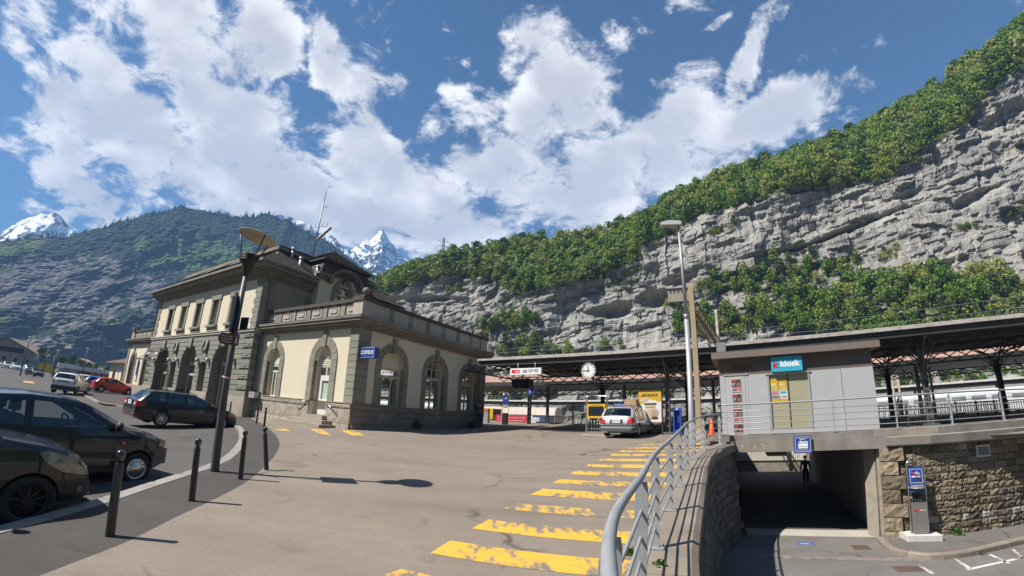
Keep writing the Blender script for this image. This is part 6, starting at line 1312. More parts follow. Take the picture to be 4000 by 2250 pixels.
# ================================================================ STATION CANOPIES, PLATFORM THINGS
STEELD = M('dark_riveted_steel', (.055,.052,.05), .6, .25, 4, .002, 40, metal=.3); BOARDS = M('roof_boards', (.30,.235,.135), .85, .2, 2, .004, 20, rnd=.12); GUT = M('weathered_white_gutter', (.46,.43,.40), .6, .2, 3, col2=(.20,.15,.12), fac=.62)
def girder(m, x0, x1, y, z0, z1, pitch, th=.05):
    m.box(x0, x1, y-th, y+th, z1-.09, z1); m.box(x0, x1, y-th, y+th, z0, z0+.09); x = x0
    while x < x1-.01:
        e = min(x+pitch, x1)
        for a, b in ((z0+.09, z1-.09), (z1-.09, z0+.09)):
            d = Vector((e-x, 0, b-a)); nn = Vector((-d.z, 0, d.x)).normalized()*.03
            m.add([(x-nn.x, y-.02, a-nn.z), (x+nn.x, y-.02, a+nn.z), (e+nn.x, y-.02, b+nn.z), (e-nn.x, y-.02, b-nn.z), (x-nn.x, y+.02, a-nn.z), (x+nn.x, y+.02, a+nn.z), (e+nn.x, y+.02, b+nn.z), (e-nn.x, y+.02, b-nn.z)], [(0,1,2,3),(7,6,5,4),(0,4,5,1),(2,6,7,3)])
        x = e
ca = thing('platform_canopy', 'long dark steel platform roof with a pale gutter edge, boarded underside and lattice girders', 'canopy', (0,0,0), RC)
XL, XR = -16.4, 27.0
MB().box(XL+.2, XR, 22.0, 22.14, 3.44, 3.56).build('gutter', GUT, ca); MB().box(XL+1.2, XR, 22.2, 22.3, 3.56, 3.64).build('roof_edge', GUT, ca); MB().box(XL, XR, 22.14, 22.24, 3.14, 3.46).build('fascia', STEELD, ca)
MB().add([(XL,22.24,3.57),(XR,22.24,3.57),(XR,27.5,4.0),(XL,27.5,4.0)], [(0,1,2,3)]).add([(XL,27.5,4.0),(XR,27.5,4.0),(XR,33.2,3.5),(XL,33.2,3.5)], [(0,1,2,3)]).build('roof_sheet', M('roof_sheet', (.17,.15,.13), .8, .2, 2), ca)
x = XL
while x < XR-.1:       # boards of the underside, each its own plank bay
    e = min(x+1.22, XR); MB().add([(x+.01,22.26,3.50),(x+.01,27.4,3.93),(e-.01,27.4,3.93),(e-.01,22.26,3.50)], [(0,1,2,3)]).add([(x+.01,27.42,3.93),(x+.01,33.1,3.44),(e-.01,33.1,3.44),(e-.01,27.42,3.93)], [(0,1,2,3)]).build('soffit_board', BOARDS, ca)
    MB().box(x-.04, x+.04, 22.3, 33.0, 3.38, 3.47).build('rafter', STEELD, ca); x = e
for y, z in ((24.9, 3.55), (26.4, 3.70), (28.6, 3.72), (29.8, 3.62)): MB().box(XL, XR, y-.05, y+.05, z-.14, z).build('purlin', STEELD, ca)
m = MB(); girder(m, XL, XR, 23.5, 2.95, 3.36, .82); m.build('lattice_girder', STEELD, ca, kind='stuff')
m = MB(); girder(m, XL-4, XR, 31.0, 2.62, 3.34, .92); m.build('lattice_girder', STEELD, ca, kind='stuff')
COLM = M('grey_cast_column', (.13,.13,.13), .55, .15, 4, metal=.3)
def column(x, y, z0, z1, mat, par):
    m = MB(); m.box(x-.28, x+.28, y-.28, y+.28, z0, z0+.16); m.box(x-.12, x+.12, y-.025, y+.025, z0+.16, z1); m.box(x-.12, x-.09, y-.12, y+.12, z0+.16, z1); m.box(x+.09, x+.12, y-.12, y+.12, z0+.16, z1); m.box(x-.2, x+.2, y-.2, y+.2, z1-.12, z1)
    k = 0
    while z0+.5+k*.4 < z1-.2: m.box(x-.125, x+.125, y-.125, y-.118, z0+.45+k*.4, z0+.52+k*.4); k += 1
    o = m.build('column', mat, par); b = MB()
    for sx in (-1, 1):
        b.tube([(x+sx*.1, y, z1-.9), (x+sx*.2, y, z1-.3), (x+sx*.6, y, z1+.35), (x+sx*1.3, y, z1+.72)], .04, 5); b.tube([(x+sx*.1, y, z1-.5), (x+sx*.9, y, z1+.3)], .03, 5)
    b.tube([(x, y+.1, z1-.9), (x, y+.3, z1-.2), (x, y+1.0, z1+.45), (x, y+2.2, z1+.85)], .045, 5); b.tube([(x, y-.1, z1-.9), (x, y-.25, z1-.2), (x, y-.7, z1+.4), (x, y-1.25, z1+.75)], .045, 5); b.build('bracket', mat, o)
for x in (-4.83, 7.36, 19.5): column(x, 23.5, -.80, 2.5, COLM, ca)
for x in (-17.4, -11.2, -5.0, 1.2, 7.6, 13.8): column(x, 31.0, -.78, 2.55, STEELD, ca)
m = MB()
for x in (-17.4, -11.2, -5.0, 1.2, 7.5, 13.8, 20):
    for a in np.arange(22.6, 31, 1.05):
        m.tube([(x, a, 2.9), (x, a+1.05, 3.4)], .035, 4).tube([(x, a, 3.4), (x, a+1.05, 2.9)], .035, 4)
    m.box(x-.05, x+.05, 22.4, 31, 2.84, 2.92)
m.build('cross_truss', STEELD, ca, kind='stuff')
TUBE = M('fluorescent_housing', (.60,.58,.50), .5)
for x, y in ((-14.9,28),(-9.7,28),(-5.2,27),(3.2,27),(9.0,27),(14.5,27),(-12,30),(-3,30),(12,30)):
    t = thing('canopy_lamp', 'long pale strip lamp hanging under the dark platform roof', 'strip light', PC(x, y, 2.75), RC, 'strip lamps under the platform roof'); MB().box(-.75, .75, -.07, .07, 0, .09).build('housing', TUBE, t); MB().tube([(-.5,0,.09),(-.5,0,.65)], .012, 5).build('hanger', STEELD, t)
# low platform wall with iron fence, seen through the canopy
pw = thing('platform_wall', 'low pale concrete platform wall under a dark iron fence beyond the station canopy', 'wall', (0,0,0), RC)
x = -24
while x < 26: MB().box(x+.01, x+2.38, 32.5, 32.8, -1.9, -.44).build('wall_block', CONCL, pw); x += 2.4
fn = thing('iron_fence', 'dark iron bar fence standing on the low platform wall behind the canopy columns', 'fence', (0,0,0), RC)
def bars(m, x0, x1, y, z0, z1, st, r=.014):
    for x in np.arange(x0, x1, st): m.box(x-r, x+r, y-r, y+r, z0, z1)
m = MB(); bars(m, -16.8, 26, 32.65, -.44, .18, .13); m.build('bars', IRON, fn, kind='stuff'); MB().box(-16.8, 26, 32.62, 32.68, .16, .21).build('top_rail', IRON, fn); MB().box(-16.8, 26, 32.62, 32.68, -.40, -.36).build('bottom_rail', IRON, fn)
def ring_fence(label, a, b, zb, h):
    a, b = Vector(a), Vector(b); d = b-a; t = thing('ornamental_fence', label, 'fence', (a.x, a.y, zb), math.atan2(d.y, d.x)); L = d.length; m = MB(); x = 0
    while x < L:
        for q in (0, .10, .20): m.tube([(x+q,0,.12),(x+q,0,h-.22)], .011, 4, smooth=False)
        n = 12; m.tube([(x+.15+.075*math.cos(2*math.pi*i/n), 0, h-.11+.075*math.sin(2*math.pi*i/n)) for i in range(n+1)], .013, 4, cap=False)
        m.tube([(x+.02,0,.12),(x+.05,0,.05),(x+.12,0,.02),(x+.2,0,.05),(x+.24,0,.12)], .013, 4); m.box(x-.02, x+.24, -.012, .012, h*.55, h*.55+.03); x += .42
    m.build('scroll_bars', MATS['fence_grey'], t, kind='stuff')
    for z in (.12, h-.2, h): MB().box(0, L, -.018, .018, z-.015, z+.015).build('rail', MATS['fence_grey'], t)
    x = 0
    while x < L+.1: MB().box(x-.03, x+.03, -.03, .03, 0, h+.06).build('post', MATS['fence_grey'], t); x += 2.4
M('fence_grey', (.15,.15,.145), .55, .15, 5, metal=.3)
ring_fence('grey iron fence with rings and scrolls behind the bridge railing right of the kiosk', (15.0,15.3), (28.5,18.9), -.75, .95)
ring_fence('dark iron fence with rings between the advertising poster and the kiosk', tuple(PC(-6.6, 24.1).xy), tuple(PC(-1.2, 24.1).xy), -.85, .92)
# things under and in front of the canopy
sb = thing('station_name_sign', 'white hanging sign with a red emblem reading SBB CFF FFS under the canopy edge', 'sign', PC(-12.65, 22.0, 2.69), RC)
MB().box(-1.03, 1.03, -.07, .09, -.19, .19).build('case', M('sign_face_white', (.78,.78,.78), .4), sb); MB().box(-.93, -.38, -.074, -.07, -.10, .11).build('red_field', M('sbb_red', (.62,.015,.03), .4), sb)
m = MB()
for sx in (-1, 1): m.prism([(-.57+sx*.13, 0), (-.57+sx*.07, .06), (-.57+sx*.05, .045), (-.57+sx*.08, .012), (-.57, .012), (-.57, -.012), (-.57+sx*.08, -.012), (-.57+sx*.05, -.045), (-.57+sx*.07, -.06)], -.078, -.074, 'y')
m.box(-.58, -.56, -.078, -.074, -.05, .05); m.build('arrow_emblem', WHITE, sb); text_mesh('SBB CFF FFS', .235, INK, sb, (.33, -.074, .0), (R(90), 0, 0), bold=.003, sx=.86)
for x in (-.55, .6): MB().tube([(x,0,.19),(x,0,.50)], .014, 6).build('hanger', WHITE, sb)
ck = thing('station_clock', 'round white station clock with black hands showing a quarter to twelve under the canopy edge', 'clock', PC(-8.74, 22.0, 2.60), RC)
MB().lathe([(0,.07),(.41,.07),(.43,.03),(.43,-.07),(.405,-.085),(.40,-.06)], 32, (0,0,0), 'y').build('case', M('clock_case', (.30,.31,.31), .4, .05, 4, metal=.4), ck); MB().lathe([(0,-.065),(.402,-.065)], 32, (0,0,0), 'y').build('dial', M('clock_dial', (.74,.78,.74), .4), ck)
m = MB()
def bar(m, ang, r0, r1, w_, y0, y1):
    d = Vector((math.sin(ang), 0, math.cos(ang))); n = Vector((d.z, 0, -d.x)); P = [d*r0-n*w_, d*r1-n*w_, d*r1+n*w_, d*r0+n*w_]; m.add([(p.x, y0, p.z) for p in P]+[(p.x, y1, p.z) for p in P], [(0,1,2,3),(7,6,5,4),(0,4,5,1),(1,5,6,2),(2,6,7,3),(3,7,4,0)])
for k in range(12): bar(m, k*math.pi/6, .29, .38, .014, -.072, -.066)
for k in range(60):
    if k % 5: bar(m, k*math.pi/30, .355, .38, .005, -.072, -.066)
m.build('hour_marks', INK, ck, kind='stuff'); m = MB(); bar(m, 2*math.pi*11.75/12, -.06, .25, .022, -.08, -.074); m.build('hour_hand', INK, ck); m = MB(); bar(m, 2*math.pi*45.5/60, -.07, .36, .016, -.088, -.082); m.build('minute_hand', INK, ck)
m = MB()
for x in (-.22, 0, .22): m.tube([(x,.02,.36),(x*1.6,.1,.56)], .014, 5)
m.build('bracket', STEELD, ck)
bd = thing('departure_board', 'yellow bordered dark departure screen in a steel hoop frame beside the silver estate car', 'display', PC(-8.28, 22.0, -.78), RC)
m = MB()
for y in (-.10, .10): m.tube([(-.57,y,0),(-.57,y,1.98),(-.53,y,2.02),(.53,y,2.02),(.57,y,1.98),(.57,y,0)], .026, 8)
m.build('hoop_frame', STEEL, bd); YB = M('board_yellow', (.68,.40,.01), .45, .04, 3); MB().box(-.52, .50, -.09, .07, .86, 1.60).build('yellow_case', YB, bd); MB().box(-.44, .42, -.096, -.09, .97, 1.47).build('screen', M('dark_screen', (.02,.025,.04), .15), bd); text_mesh('Départ   Abfahrt   Partenza', .075, INK, bd, (0, -.093, 1.535), (R(90), 0, 0), sx=.72)
m = MB(); m.box(-.57, .57, -.03, .03, .13, .17); m.box(-.57, .57, -.03, .03, .28, .31)
for x in np.arange(-.3, .5, .16): m.tube([(x,0,.17),(x,0,.86)], .012, 5)
m.build('lower_bars', STEEL, bd, kind='stuff'); MB().box(-.75, .75, -.3, .3, -.05, .02).build('foot_slab', CONCL, bd)
ad = thing('advertising_panel', 'tall yellow and white ice cream advertisement headed MÖVENPICK beside the canopy column', 'poster', PC(-5.72, 23.2, -.83), RC)
MB().box(-.64, .64, -.04, .08, .66, 2.40).build('case', M('poster_frame_red', (.30,.10,.05), .5), ad); MB().box(-.60, .60, -.046, -.04, .70, 2.36).build('yellow_sheet', YP, ad)
MB().prism([(-.60,.70),(.60,.70),(.60,1.78),(.45,1.72),(.28,1.86),(.16,1.80),(.02,1.92),(-.18,1.74),(-.28,1.78),(-.44,1.62),(-.52,1.66),(-.60,1.58)], -.050, -.046, 'y').build('white_mountains', WHITEP, ad); text_mesh('MÖVENPICK', .20, INK, ad, (0, -.052, 2.10), (R(90), 0, 0), bold=.004, sx=.78)
m = MB(); m.prism([(-.30,1.60),(-.34,1.70),(.36,1.70),(.34,1.60)], -.056, -.050, 'y'); m.build('tub_lid', INK, ad); MB().prism([(-.29,1.60),(.33,1.60),(.25,.98),(-.22,.98)], -.056, -.050, 'y').build('tub', M('poster_cream', (.58,.47,.33), .5), ad); text_mesh('MÖVENPICK', .085, INK, ad, (.02, -.058, 1.48), (R(90), 0, 0))
m = MB(); m.lathe([(0,-.01),(.15,-.008),(.22,0)], 18, (.24, -.058, 1.18), 'y'); m.build('ice_cream_scoop', M('poster_caramel', (.55,.40,.28), .5, .4, 25, col2=(.18,.08,.05), fac=.6), ad); m = MB(); m.prism([(.02,.90),(.12,.98),(.3,1.0),(.44,.94),(.4,.86),(.2,.84)], -.062, -.056, 'y'); m.build('chocolate', M('poster_brown', (.10,.04,.025), .5), ad)
m = MB(); m.prism([(-.52,1.80),(-.12,1.86),(-.10,1.98),(-.50,1.93)], -.054, -.0505, 'y'); m.build('speech_bubble', WHITEP, ad); text_mesh('DISCOVER', .075, INK, ad, (-.31, -.056, 1.895), (R(90), R(-7), 0)); MB().prism([(-.5,1.26),(-.36,1.28),(-.36,1.34),(-.5,1.33)], -.054, -.0505, 'y').build('red_tag', REDP, ad)
MB().box(-.62, -.56, .0, .06, 0, .66).build('leg', STEELD, ad); MB().box(.60, .66, .0, .06, 0, 2.42).build('leg', STEELD, ad)
ph = thing('phone_post', 'blue public telephone post with a rounded hood in front of the platform fence', 'telephone', PC(-4.25, 23.0, -.80), RC)
BLU2 = M('phone_blue', (.02,.07,.40), .35, .05, 3); MB().box(-.22, .22, -.12, .2, 0, .30).build('base', BLU2, ph); m = MB(); m.box(-.2, -.13, -.14, .16, .30, 1.25); m.box(.13, .2, -.14, .16, .30, 1.25); m.box(-.13, .13, .1, .16, .30, 1.25); m.prism([(-.2,1.25),(.2,1.25),(.19,1.33),(.12,1.38),(-.12,1.38),(-.19,1.33)], -.15, .16, 'y'); m.build('hood', BLU2, ph); MB().box(-.11, .11, .0, .1, .62, 1.1).build('handset_panel', M('phone_dark', (.03,.05,.16), .3), ph); text_mesh('☎', .1, WHITE, ph, (0,-.152,1.31), (R(90),0,0)) if 0 else MB().box(-.06, .06, -.154, -.15, 1.29, 1.34).build('white_mark', WHITE, ph)
def smoking_totem(label, x, y, z):
    t = thing('smoking_point', label, 'ashtray stand', PC(x, y, z), RC); MB().tube([(-.26,0,0),(-.26,0,2.5),(-.2,0,2.6),(.2,0,2.6),(.26,0,2.5),(.26,0,0)], .022, 8).build('hoop', STEEL, t); MB().box(-.23, .23, -.03, 0, 1.75, 2.5).build('notice', BLUE, t); MB().box(-.06, .1, -.034, -.03, 2.2, 2.26).build('cigarette', WHITE, t); MB().box(-.2, .2, -.14, .14, .05, 1.1).build('ash_bin', IRON, t); MB().box(-.4, .4, -.3, .3, 0, .05).build('slab', CONC, t); MB().lathe([(0,.07),(.25,.0),(0,.01)], 12, (0,0,1.5)).build('rain_hat', IRON, t)
smoking_totem('steel hoop with a blue notice over a dark ash bin under the canopy', -18.4, 29, -.76)
va = thing('ticket_validator', 'small orange ticket validator standing on a grey post beside the station corner', 'ticket machine', PC(-20.7, 29.8, -.74), RC); MB().box(-.2, .2, -.15, .15, 0, 1.15).build('post', GALV, va); MB().box(-.14, .2, -.17, .14, 1.15, 1.4).build('orange_head', M('validator_orange', (.62,.13,.02), .5), va)
dp = thing('platform_display', 'large black hanging train display box under the canopy', 'display', PC(-15.0, 25.5, 1.95), RC); MB().box(-.65, .7, -.2, .45, 0, .66).build('case', IRON, dp); MB().box(-.6, .65, -.21, -.2, .06, .6).build('screen', MATS['dark_screen'], dp); MB().tube([(0,.1,.66),(0,.1,1.3)], .03, 6).build('hanger', STEELD, dp)
b1 = thing('platform_number_sign', 'small dark blue platform sign with white B and 1', 'sign', PC(-17.0, 30.6, 2.07), RC); MB().box(-.32, .32, -.04, .04, -.22, .22).build('plate', BLUE, b1); text_mesh('B  1', .26, WHITE, b1, (0, -.042, 0), (R(90), 0, 0)); MB().tube([(0,0,.22),(0,0,.6)], .02, 5).build('hanger', STEELD, b1)
for (x, y, z, lab) in ((-12.1, 38, 1.32, 'dark blue St-Maurice name sign beyond the silver car'), (18.6, 33.5, 1.35, 'dark blue St-Maurice name sign above the fence right of the kiosk')):
    t = thing('station_name_board', lab, 'sign', PC(x, y, z), RC); MB().box(-.62, .62, -.03, .03, -.17, .17).build('plate', BLUE, t); text_mesh('St-Maurice', .22, WHITE, t, (0, -.032, 0), (R(90), 0, 0)); MB().tube([(0,.06,-2.6),(0,.06,.3)], .05, 6).build('post', STEELD, t)
cn = thing('traffic_cone', 'orange traffic cone on the parapet at the left end of the kiosk', 'traffic cone', PB(-1.02, 17.7, -.615), RB); ORG = M('cone_orange', (.66,.10,.02), .5, .1, 4); MB().box(-.16, .16, -.16, .16, 0, .03).build('base', ORG, cn); MB().lathe([(.12,.03),(.035,.62),(0,.63)], 16).build('body', ORG, cn)
# street lamp beside the railing, catenary mast and its lattice arm
lp = thing('street_lamp', 'tall grey tapered street lamp with a flat white head beside the railing corner', 'street lamp', (7.0,16.2,-1.05), 0)
MB().tube([(0,0,-.3),(0,0,.2),(0,0,5.0)], [.125,.12,.095], 14).tube([(0,0,5.0),(0,0,5.15)], .105, 14).tube([(0,0,5.15),(0,0,9.05)], [.075,.055], 12).build('pole', GALV, lp); m = MB(); m.lathe([(.10,4.96),(.115,5.0),(.115,5.1),(.10,5.14)], 14); m.build('collar', STEEL, lp)
HEADM = M('lamp_head', (.62,.62,.60), .45, .04, 3); m = MB(); m.prism([(-.80,.04),(-.74,.13),(-.40,.2),(.06,.17),(.14,.08),(.10,0),(-.74,0)], -.17, .17, 'y'); m.build('head', HEADM, lp, (0,0,9.05), (0, 0, R(-12))); MB().box(-.68, -.06, -.13, .13, -.012, .0).build('lens', M('lamp_lens', (.30,.29,.26), .2), lp, (0,0,9.05), (0, 0, R(-12)))
ms = thing('catenary_mast', 'tan steel catenary mast behind the street lamp carrying a lattice arm over the tracks', 'mast', (8.62,19.15,-.9), RC); MASTT = M('tan_mast', (.33,.26,.165), .75, .12, 3)
m = MB(); m.box(-.12, .12, -.14, -.12, 0, 7.2); m.box(-.12, .12, .12, .14, 0, 7.2); m.box(-.01, .01, -.12, .12, 0, 7.2); m.build('mast', MASTT, ms); MB().box(-.35, .35, -.35, .35, -.1, .35).build('footing', CONCL, ms)
m = MB(); y = .3
for x in (-.2, .2):
    for z in (5.75, 6.35): m.box(x-.035, x+.035, 0, 26, z-.035, z+.035)
while y < 25.5:
    for x in (-.2, .2): m.tube([(x,y,5.75),(x,y+.5,6.35)], .018, 4).tube([(x,y+.5,6.35),(x,y+1.0,5.75)], .018, 4)
    m.tube([(-.2,y,6.35),(.2,y+.5,6.35)], .015, 4).tube([(.2,y+.5,6.35),(-.2,y+1,6.35)], .015, 4).tube([(-.2,y,5.75),(.2,y+.5,5.75)], .015, 4); y += 1.0
m.build('lattice_arm', M('olive_lattice_steel', (.15,.125,.08), .75, .15, 4), ms, kind='stuff')
def pole(name, label, x, y, z, h, r, mat, group=None):
    t = thing(name, label, 'pole', PC(x, y, z), RC, group); MB().tube([(0,0,0),(0,0,h)], [r, r*.75], 8).build('pole', mat, t); m = MB().tube([(0,0,h*.92),(.9,0,h*.95)], .04, 5).tube([(0,0,h*.8),(.9,0,h*.95)], .03, 5)
    m.lathe([(.05,0),(.09,.05),(.05,.1),(.09,.15),(.05,.2)], 8, (.9,0,h*.95)); m.build('bracket', STEELD, t)
TANP = M('weathered_pole', (.33,.27,.19), .85, .2, 3); RUSTP = M('rusty_pole', (.24,.16,.11), .85, .3, 4, col2=(.4,.38,.33))
pole('catenary_pole', 'short rust-tipped catenary pole behind the canopy roof right of the street lamp', -2.9, 33.5, -1, 9.0, .14, RUSTP)
for i, (x, y, h) in enumerate(((17.5,54,5.6),(14.8,56,5.4),(28.5,52,5.6),(15.2,60,6.0))): pole('track_pole', 'tan pole standing between the tracks seen under the right-hand canopy', x, y, -1.7, h, .16, TANP, 'poles between the tracks')
# ---- further canopies, platforms and trains
REDROOF = M('rusty_pink_roof', (.38,.225,.175), .8, .12, 2, .004, 14)
c2 = thing('far_canopy', 'second platform canopy with a rusty pink corrugated roof seen through the lattice girders', 'canopy', (0,0,0), RC)
m = MB(); x = -48
while x < 46: m.add([(x,44,4.15),(x+.19,44,4.19),(x+.19,49,5.55),(x,49,5.51)], [(0,1,2,3)]).add([(x+.19,44,4.19),(x+.38,44,4.15),(x+.38,49,5.51),(x+.19,49,5.55)], [(0,1,2,3)]); x += .38
m.build('corrugated_roof', REDROOF, c2); MB().add([(-48,49,5.53),(46,49,5.53),(46,54,4.2),(-48,54,4.2)], [(0,1,2,3)]).build('rear_roof', REDROOF, c2); MB().box(-48, 46, 43.9, 44.0, 3.72, 4.16).build('fascia', STEELD, c2); MB().box(-48, 46, 44.05, 53.9, 3.72, 3.85).build('dark_underside', STEELD, c2)
m = MB(); girder(m, -48, 46, 46, 2.75, 3.3, .9); m.build('lattice_girder', STEELD, c2, kind='stuff')
for x in np.arange(-42, 45, 9.3):
    m = MB(); m.box(x-.14, x+.14, 46-.14, 46+.14, -.9, 3.75); m.tube([(x,46,2.2),(x-1.2,46,3.6)], .06, 5).tube([(x,46,2.2),(x+1.2,46,3.6)], .06, 5); m.build('column', STEELD, c2)
MB().box(-60, 60, 43.2, 54.5, -1.72, -.9).build('platform', CONCL, c2)
c3 = thing('distant_canopy', 'distant platform roof with a thin white edge beyond the tracks', 'canopy', (0,0,0), RC); MB().box(-90, 100, 80, 80.3, 3.45, 3.75).build('white_edge', M('white_edge', (.62,.60,.55), .6), c3); MB().box(-90, 100, 80.3, 87, 3.0, 3.5).build('roof_underside', STEELD, c3); MB().box(-90, 100, 79.5, 86.5, -1.72, -.9).build('platform', CONCL, c3)
for x in np.arange(-84, 90, 12.0): MB().box(x-.15, x+.15, 82, 82.3, -.9, 3.0).build('column', STEELD, c3)
def wheels(m, x0, x1, y, z, n=4):
    for k in range(n):
        for dy in (-.75, .75): m.lathe([(0,-.06),(.46,-.06),(.46,.06),(0,.06)], 14, (x0+(x1-x0)*k/(n-1), y+dy, z+.46), 'y')
wg = thing('freight_wagon', 'long silver freight wagon with rounded ribbed top and a dark blue panel with white lettering', 'railway wagon', PC(-40, 66, -1.6), RC)
sil = M('wagon_silver', (.62,.52,.43), .35, .08, 2, metal=.35); prof = [(-1.45,1.0),(-1.45,2.2),(-1.25,2.95),(-.7,3.4),(0,3.52),(.7,3.4),(1.25,2.95),(1.45,2.2),(1.45,1.0)]
MB().prism(prof, -8.5, 8.5, 'x').build('body', sil, wg, smooth=False); m = MB()
for x in np.arange(-8.3, 8.4, 1.18): m.prism([(p[0]*1.012, p[1]*1.006) for p in prof], x, x+.07, 'x')
m.build('ribs', M('wagon_rib', (.46,.38,.32), .5), wg, kind='stuff')
for x in np.arange(-8.1, 0, 1.18): MB().box(x+.12, x+1.0, -1.475, -1.45, 1.1, 2.1).build('door_panel', M('wagon_panel', (.27,.22,.19), .6), wg)
MB().box(.2, 8.4, -1.48, -1.45, 1.05, 2.15).build('blue_panel', M('wagon_blue', (.05,.07,.15), .5), wg); text_mesh('Cargo', 1.25, WHITE, wg, (4.2, -1.49, 1.55), (R(90), 0, 0), bold=.03); m = MB(); wheels(m, -7, 7, 0, 0, 4); m.box(-8.4, 8.4, -1.2, 1.2, .75, 1.0); m.build('running_gear', IRON, wg)
ye = thing('track_machine', 'yellow railway track machine with a dark cab at one end beyond the shaded canopy', 'railway wagon', PC(-41.6, 58, -1.6), RC); yel = M('machine_yellow', (.70,.44,.02), .4, .06, 2); MB().box(-3.2, 2.0, -1.3, 1.3, .9, 2.0).build('body', yel, ye); MB().prism([(-1.3,2.0),(-1.15,2.9),(1.15,2.9),(1.3,2.0)], -3.2, 1.6, 'x').build('hood', yel, ye); m = MB(); m.box(2.0, 3.3, -1.25, 1.25, .9, 2.9); m.build('cab', yel, ye); MB().box(3.3, 3.32, -1.0, 1.0, 1.9, 2.7).build('cab_window', IRON, ye); m = MB(); wheels(m, -2.6, 2.6, 0, 0, 3); m.box(-3.2, 3.2, -1.1, 1.1, .7, .9); m.build('running_gear', IRON, ye)
bn = thing('red_banner', 'red advertising banner hung on the fence in front of the yellow machine', 'banner', PC(-19.6, 32.4, -.42), RC); MB().box(-1.9, 1.35, -.02, 0, .0, .66).build('cloth', M('banner_red', (.42,.03,.06), .6, .05, 3), bn); MB().box(1.36, 1.75, -.02, 0, 0, .66).build('white_end', WHITEP, bn)
m = MB(); rr2 = random.Random(3)
for zz in (.40, .16):
    x = -1.7
    while x < .8: w_ = rr2.uniform(.08, .3); m.box(x, x+w_, -.024, -.02, zz, zz+.07); x += w_+.08
m.build('faded_print', M('banner_print', (.60,.35,.38), .6), bn, kind='stuff')
tr = thing('passenger_train', 'white passenger train with a red end standing beyond the right-hand fence', 'train', PC(34, 62, -1.6), RC); MB().prism([(-1.4,.9),(-1.4,2.9),(-1.0,3.4),(1.0,3.4),(1.4,2.9),(1.4,.9)], -26, 9, 'x').build('body', M('train_white', (.72,.72,.72), .35), tr); MB().prism([(-1.42,.9),(-1.42,2.9),(-1.02,3.42),(1.02,3.42),(1.42,2.9),(1.42,.9)], 9, 12, 'x').build('red_end', M('train_red', (.5,.02,.03), .35), tr)
for x in np.arange(-25, 8, 2.1): MB().box(x, x+1.5, -1.42, -1.4, 2.25, 2.7).build('train_window', M('train_window_grey', (.22,.25,.28), .2), tr)
m = MB(); wheels(m, -24, 8, 0, 0, 6); m.build('running_gear', IRON, tr)
sh = thing('goods_shed', 'long low grey roofed goods shed beyond the tracks at the right', 'building', PC(30, 96, -1.7), RC); MB().box(-25, 25, 0, 9, 0, 3.2).build('wall', M('shed_wall', (.36,.33,.27), .85), sh); MB().prism([(-.8,3.2),(4.5,5.6),(9.8,3.2)], -25.5, 25.5, 'x').build('roof', M('shed_roof', (.20,.19,.185), .85, .2, 1), sh)
# pylon on the ridge, gallery house on the cliff, overhead wires
py = thing('power_pylon', 'steel lattice power pylon standing on the wooded ridge', 'pylon', Vector(cliff_point(-10.0, 19.2))-Vector((0,0,1)), R(20)); m = MB(); H = 16
for sx in (-1, 1):
    for sy in (-1, 1): m.tube([(sx*1.4, sy*1.4, 0), (sx*.25, sy*.25, H)], .12, 4)
z = 0
while z < H-1:
    w0 = 1.4-1.15*z/H; w1 = 1.4-1.15*(z+1.6)/H
    for sy in (-1, 1): m.tube([(-w0, sy*w0, z), (w1, sy*w1, z+1.6)], .07, 4).tube([(w0, sy*w0, z), (-w1, sy*w1, z+1.6)], .07, 4).tube([(sy*w0, -w0, z), (sy*w1, w1, z+1.6)], .07, 4)
    z += 1.6
for z in (9, 11.5, 14): m.tube([(-2.6,0,z),(2.6,0,z)], .1, 4).tube([(-2.6,0,z),(0,0,z+1.2)], .06, 4).tube([(2.6,0,z),(0,0,z+1.2)], .06, 4)
m.build('lattice_tower', M('pylon_steel', (.17,.18,.19), .6, .1, 1), py, kind='stuff')
hp = cliff_point(22.6, 15.3); hs_ = thing('gallery_house', 'small beige stone house clinging to the cliff ledge behind the street lamp', 'building', Vector(hp)-NB*3.2+Vector((0,0,-.6)), RB+R(8)); MB().box(-3.2, 3.6, 0, 5, -1.5, 3.0).build('wall', M('beige_house_stone', (.36,.30,.21), .9, .2, 1, .02, 6), hs_); MB().prism([(-.4,3.0),(2.4,4.1),(5.2,3.0)], -3.5, 3.9, 'x').build('roof', M('house_roof', (.20,.17,.15), .85), hs_)
for k in range(5): MB().box(-2.5+k*1.25, -2.0+k*1.25, -.03, .02, 1.4, 2.3).build('window', IRON, hs_)
pt = cliff_point(-10.0, 19.2)
for i, (z, zz) in enumerate(((9,0),(11.5,.5),(14,1.2))):
    a = Vector(pt)+Vector((0,0,z-1)); b = a+Vector((-75,55,-34+zz)); P = [a.lerp(b, t)-Vector((0,0,10*t*(1-t))) for t in np.linspace(0,1,16)]; o = MB().tube(P, .05, 4).build('power_line', M('wire', (.10,.11,.11), .6), None); tag(o, 'thin power line running left from the pylon on the ridge', 'power line', 'power lines from the pylon')
for i, (y, z, dz) in enumerate(((36,6.4,.0),(37.2,7.2,.3),(52,8.4,.3))):
    P = [PC(x, y, z+dz*x/30-.25*math.sin((x+60)/14)**2) for x in np.arange(-62, 62, 4)]; o = MB().tube(P, .014, 4).build('overhead_wire', M('green_wire', (.20,.27,.20), .6), None); tag(o, 'thin greenish overhead wire stretched along the tracks above the canopy', 'overhead wire', 'overhead wires above the tracks')
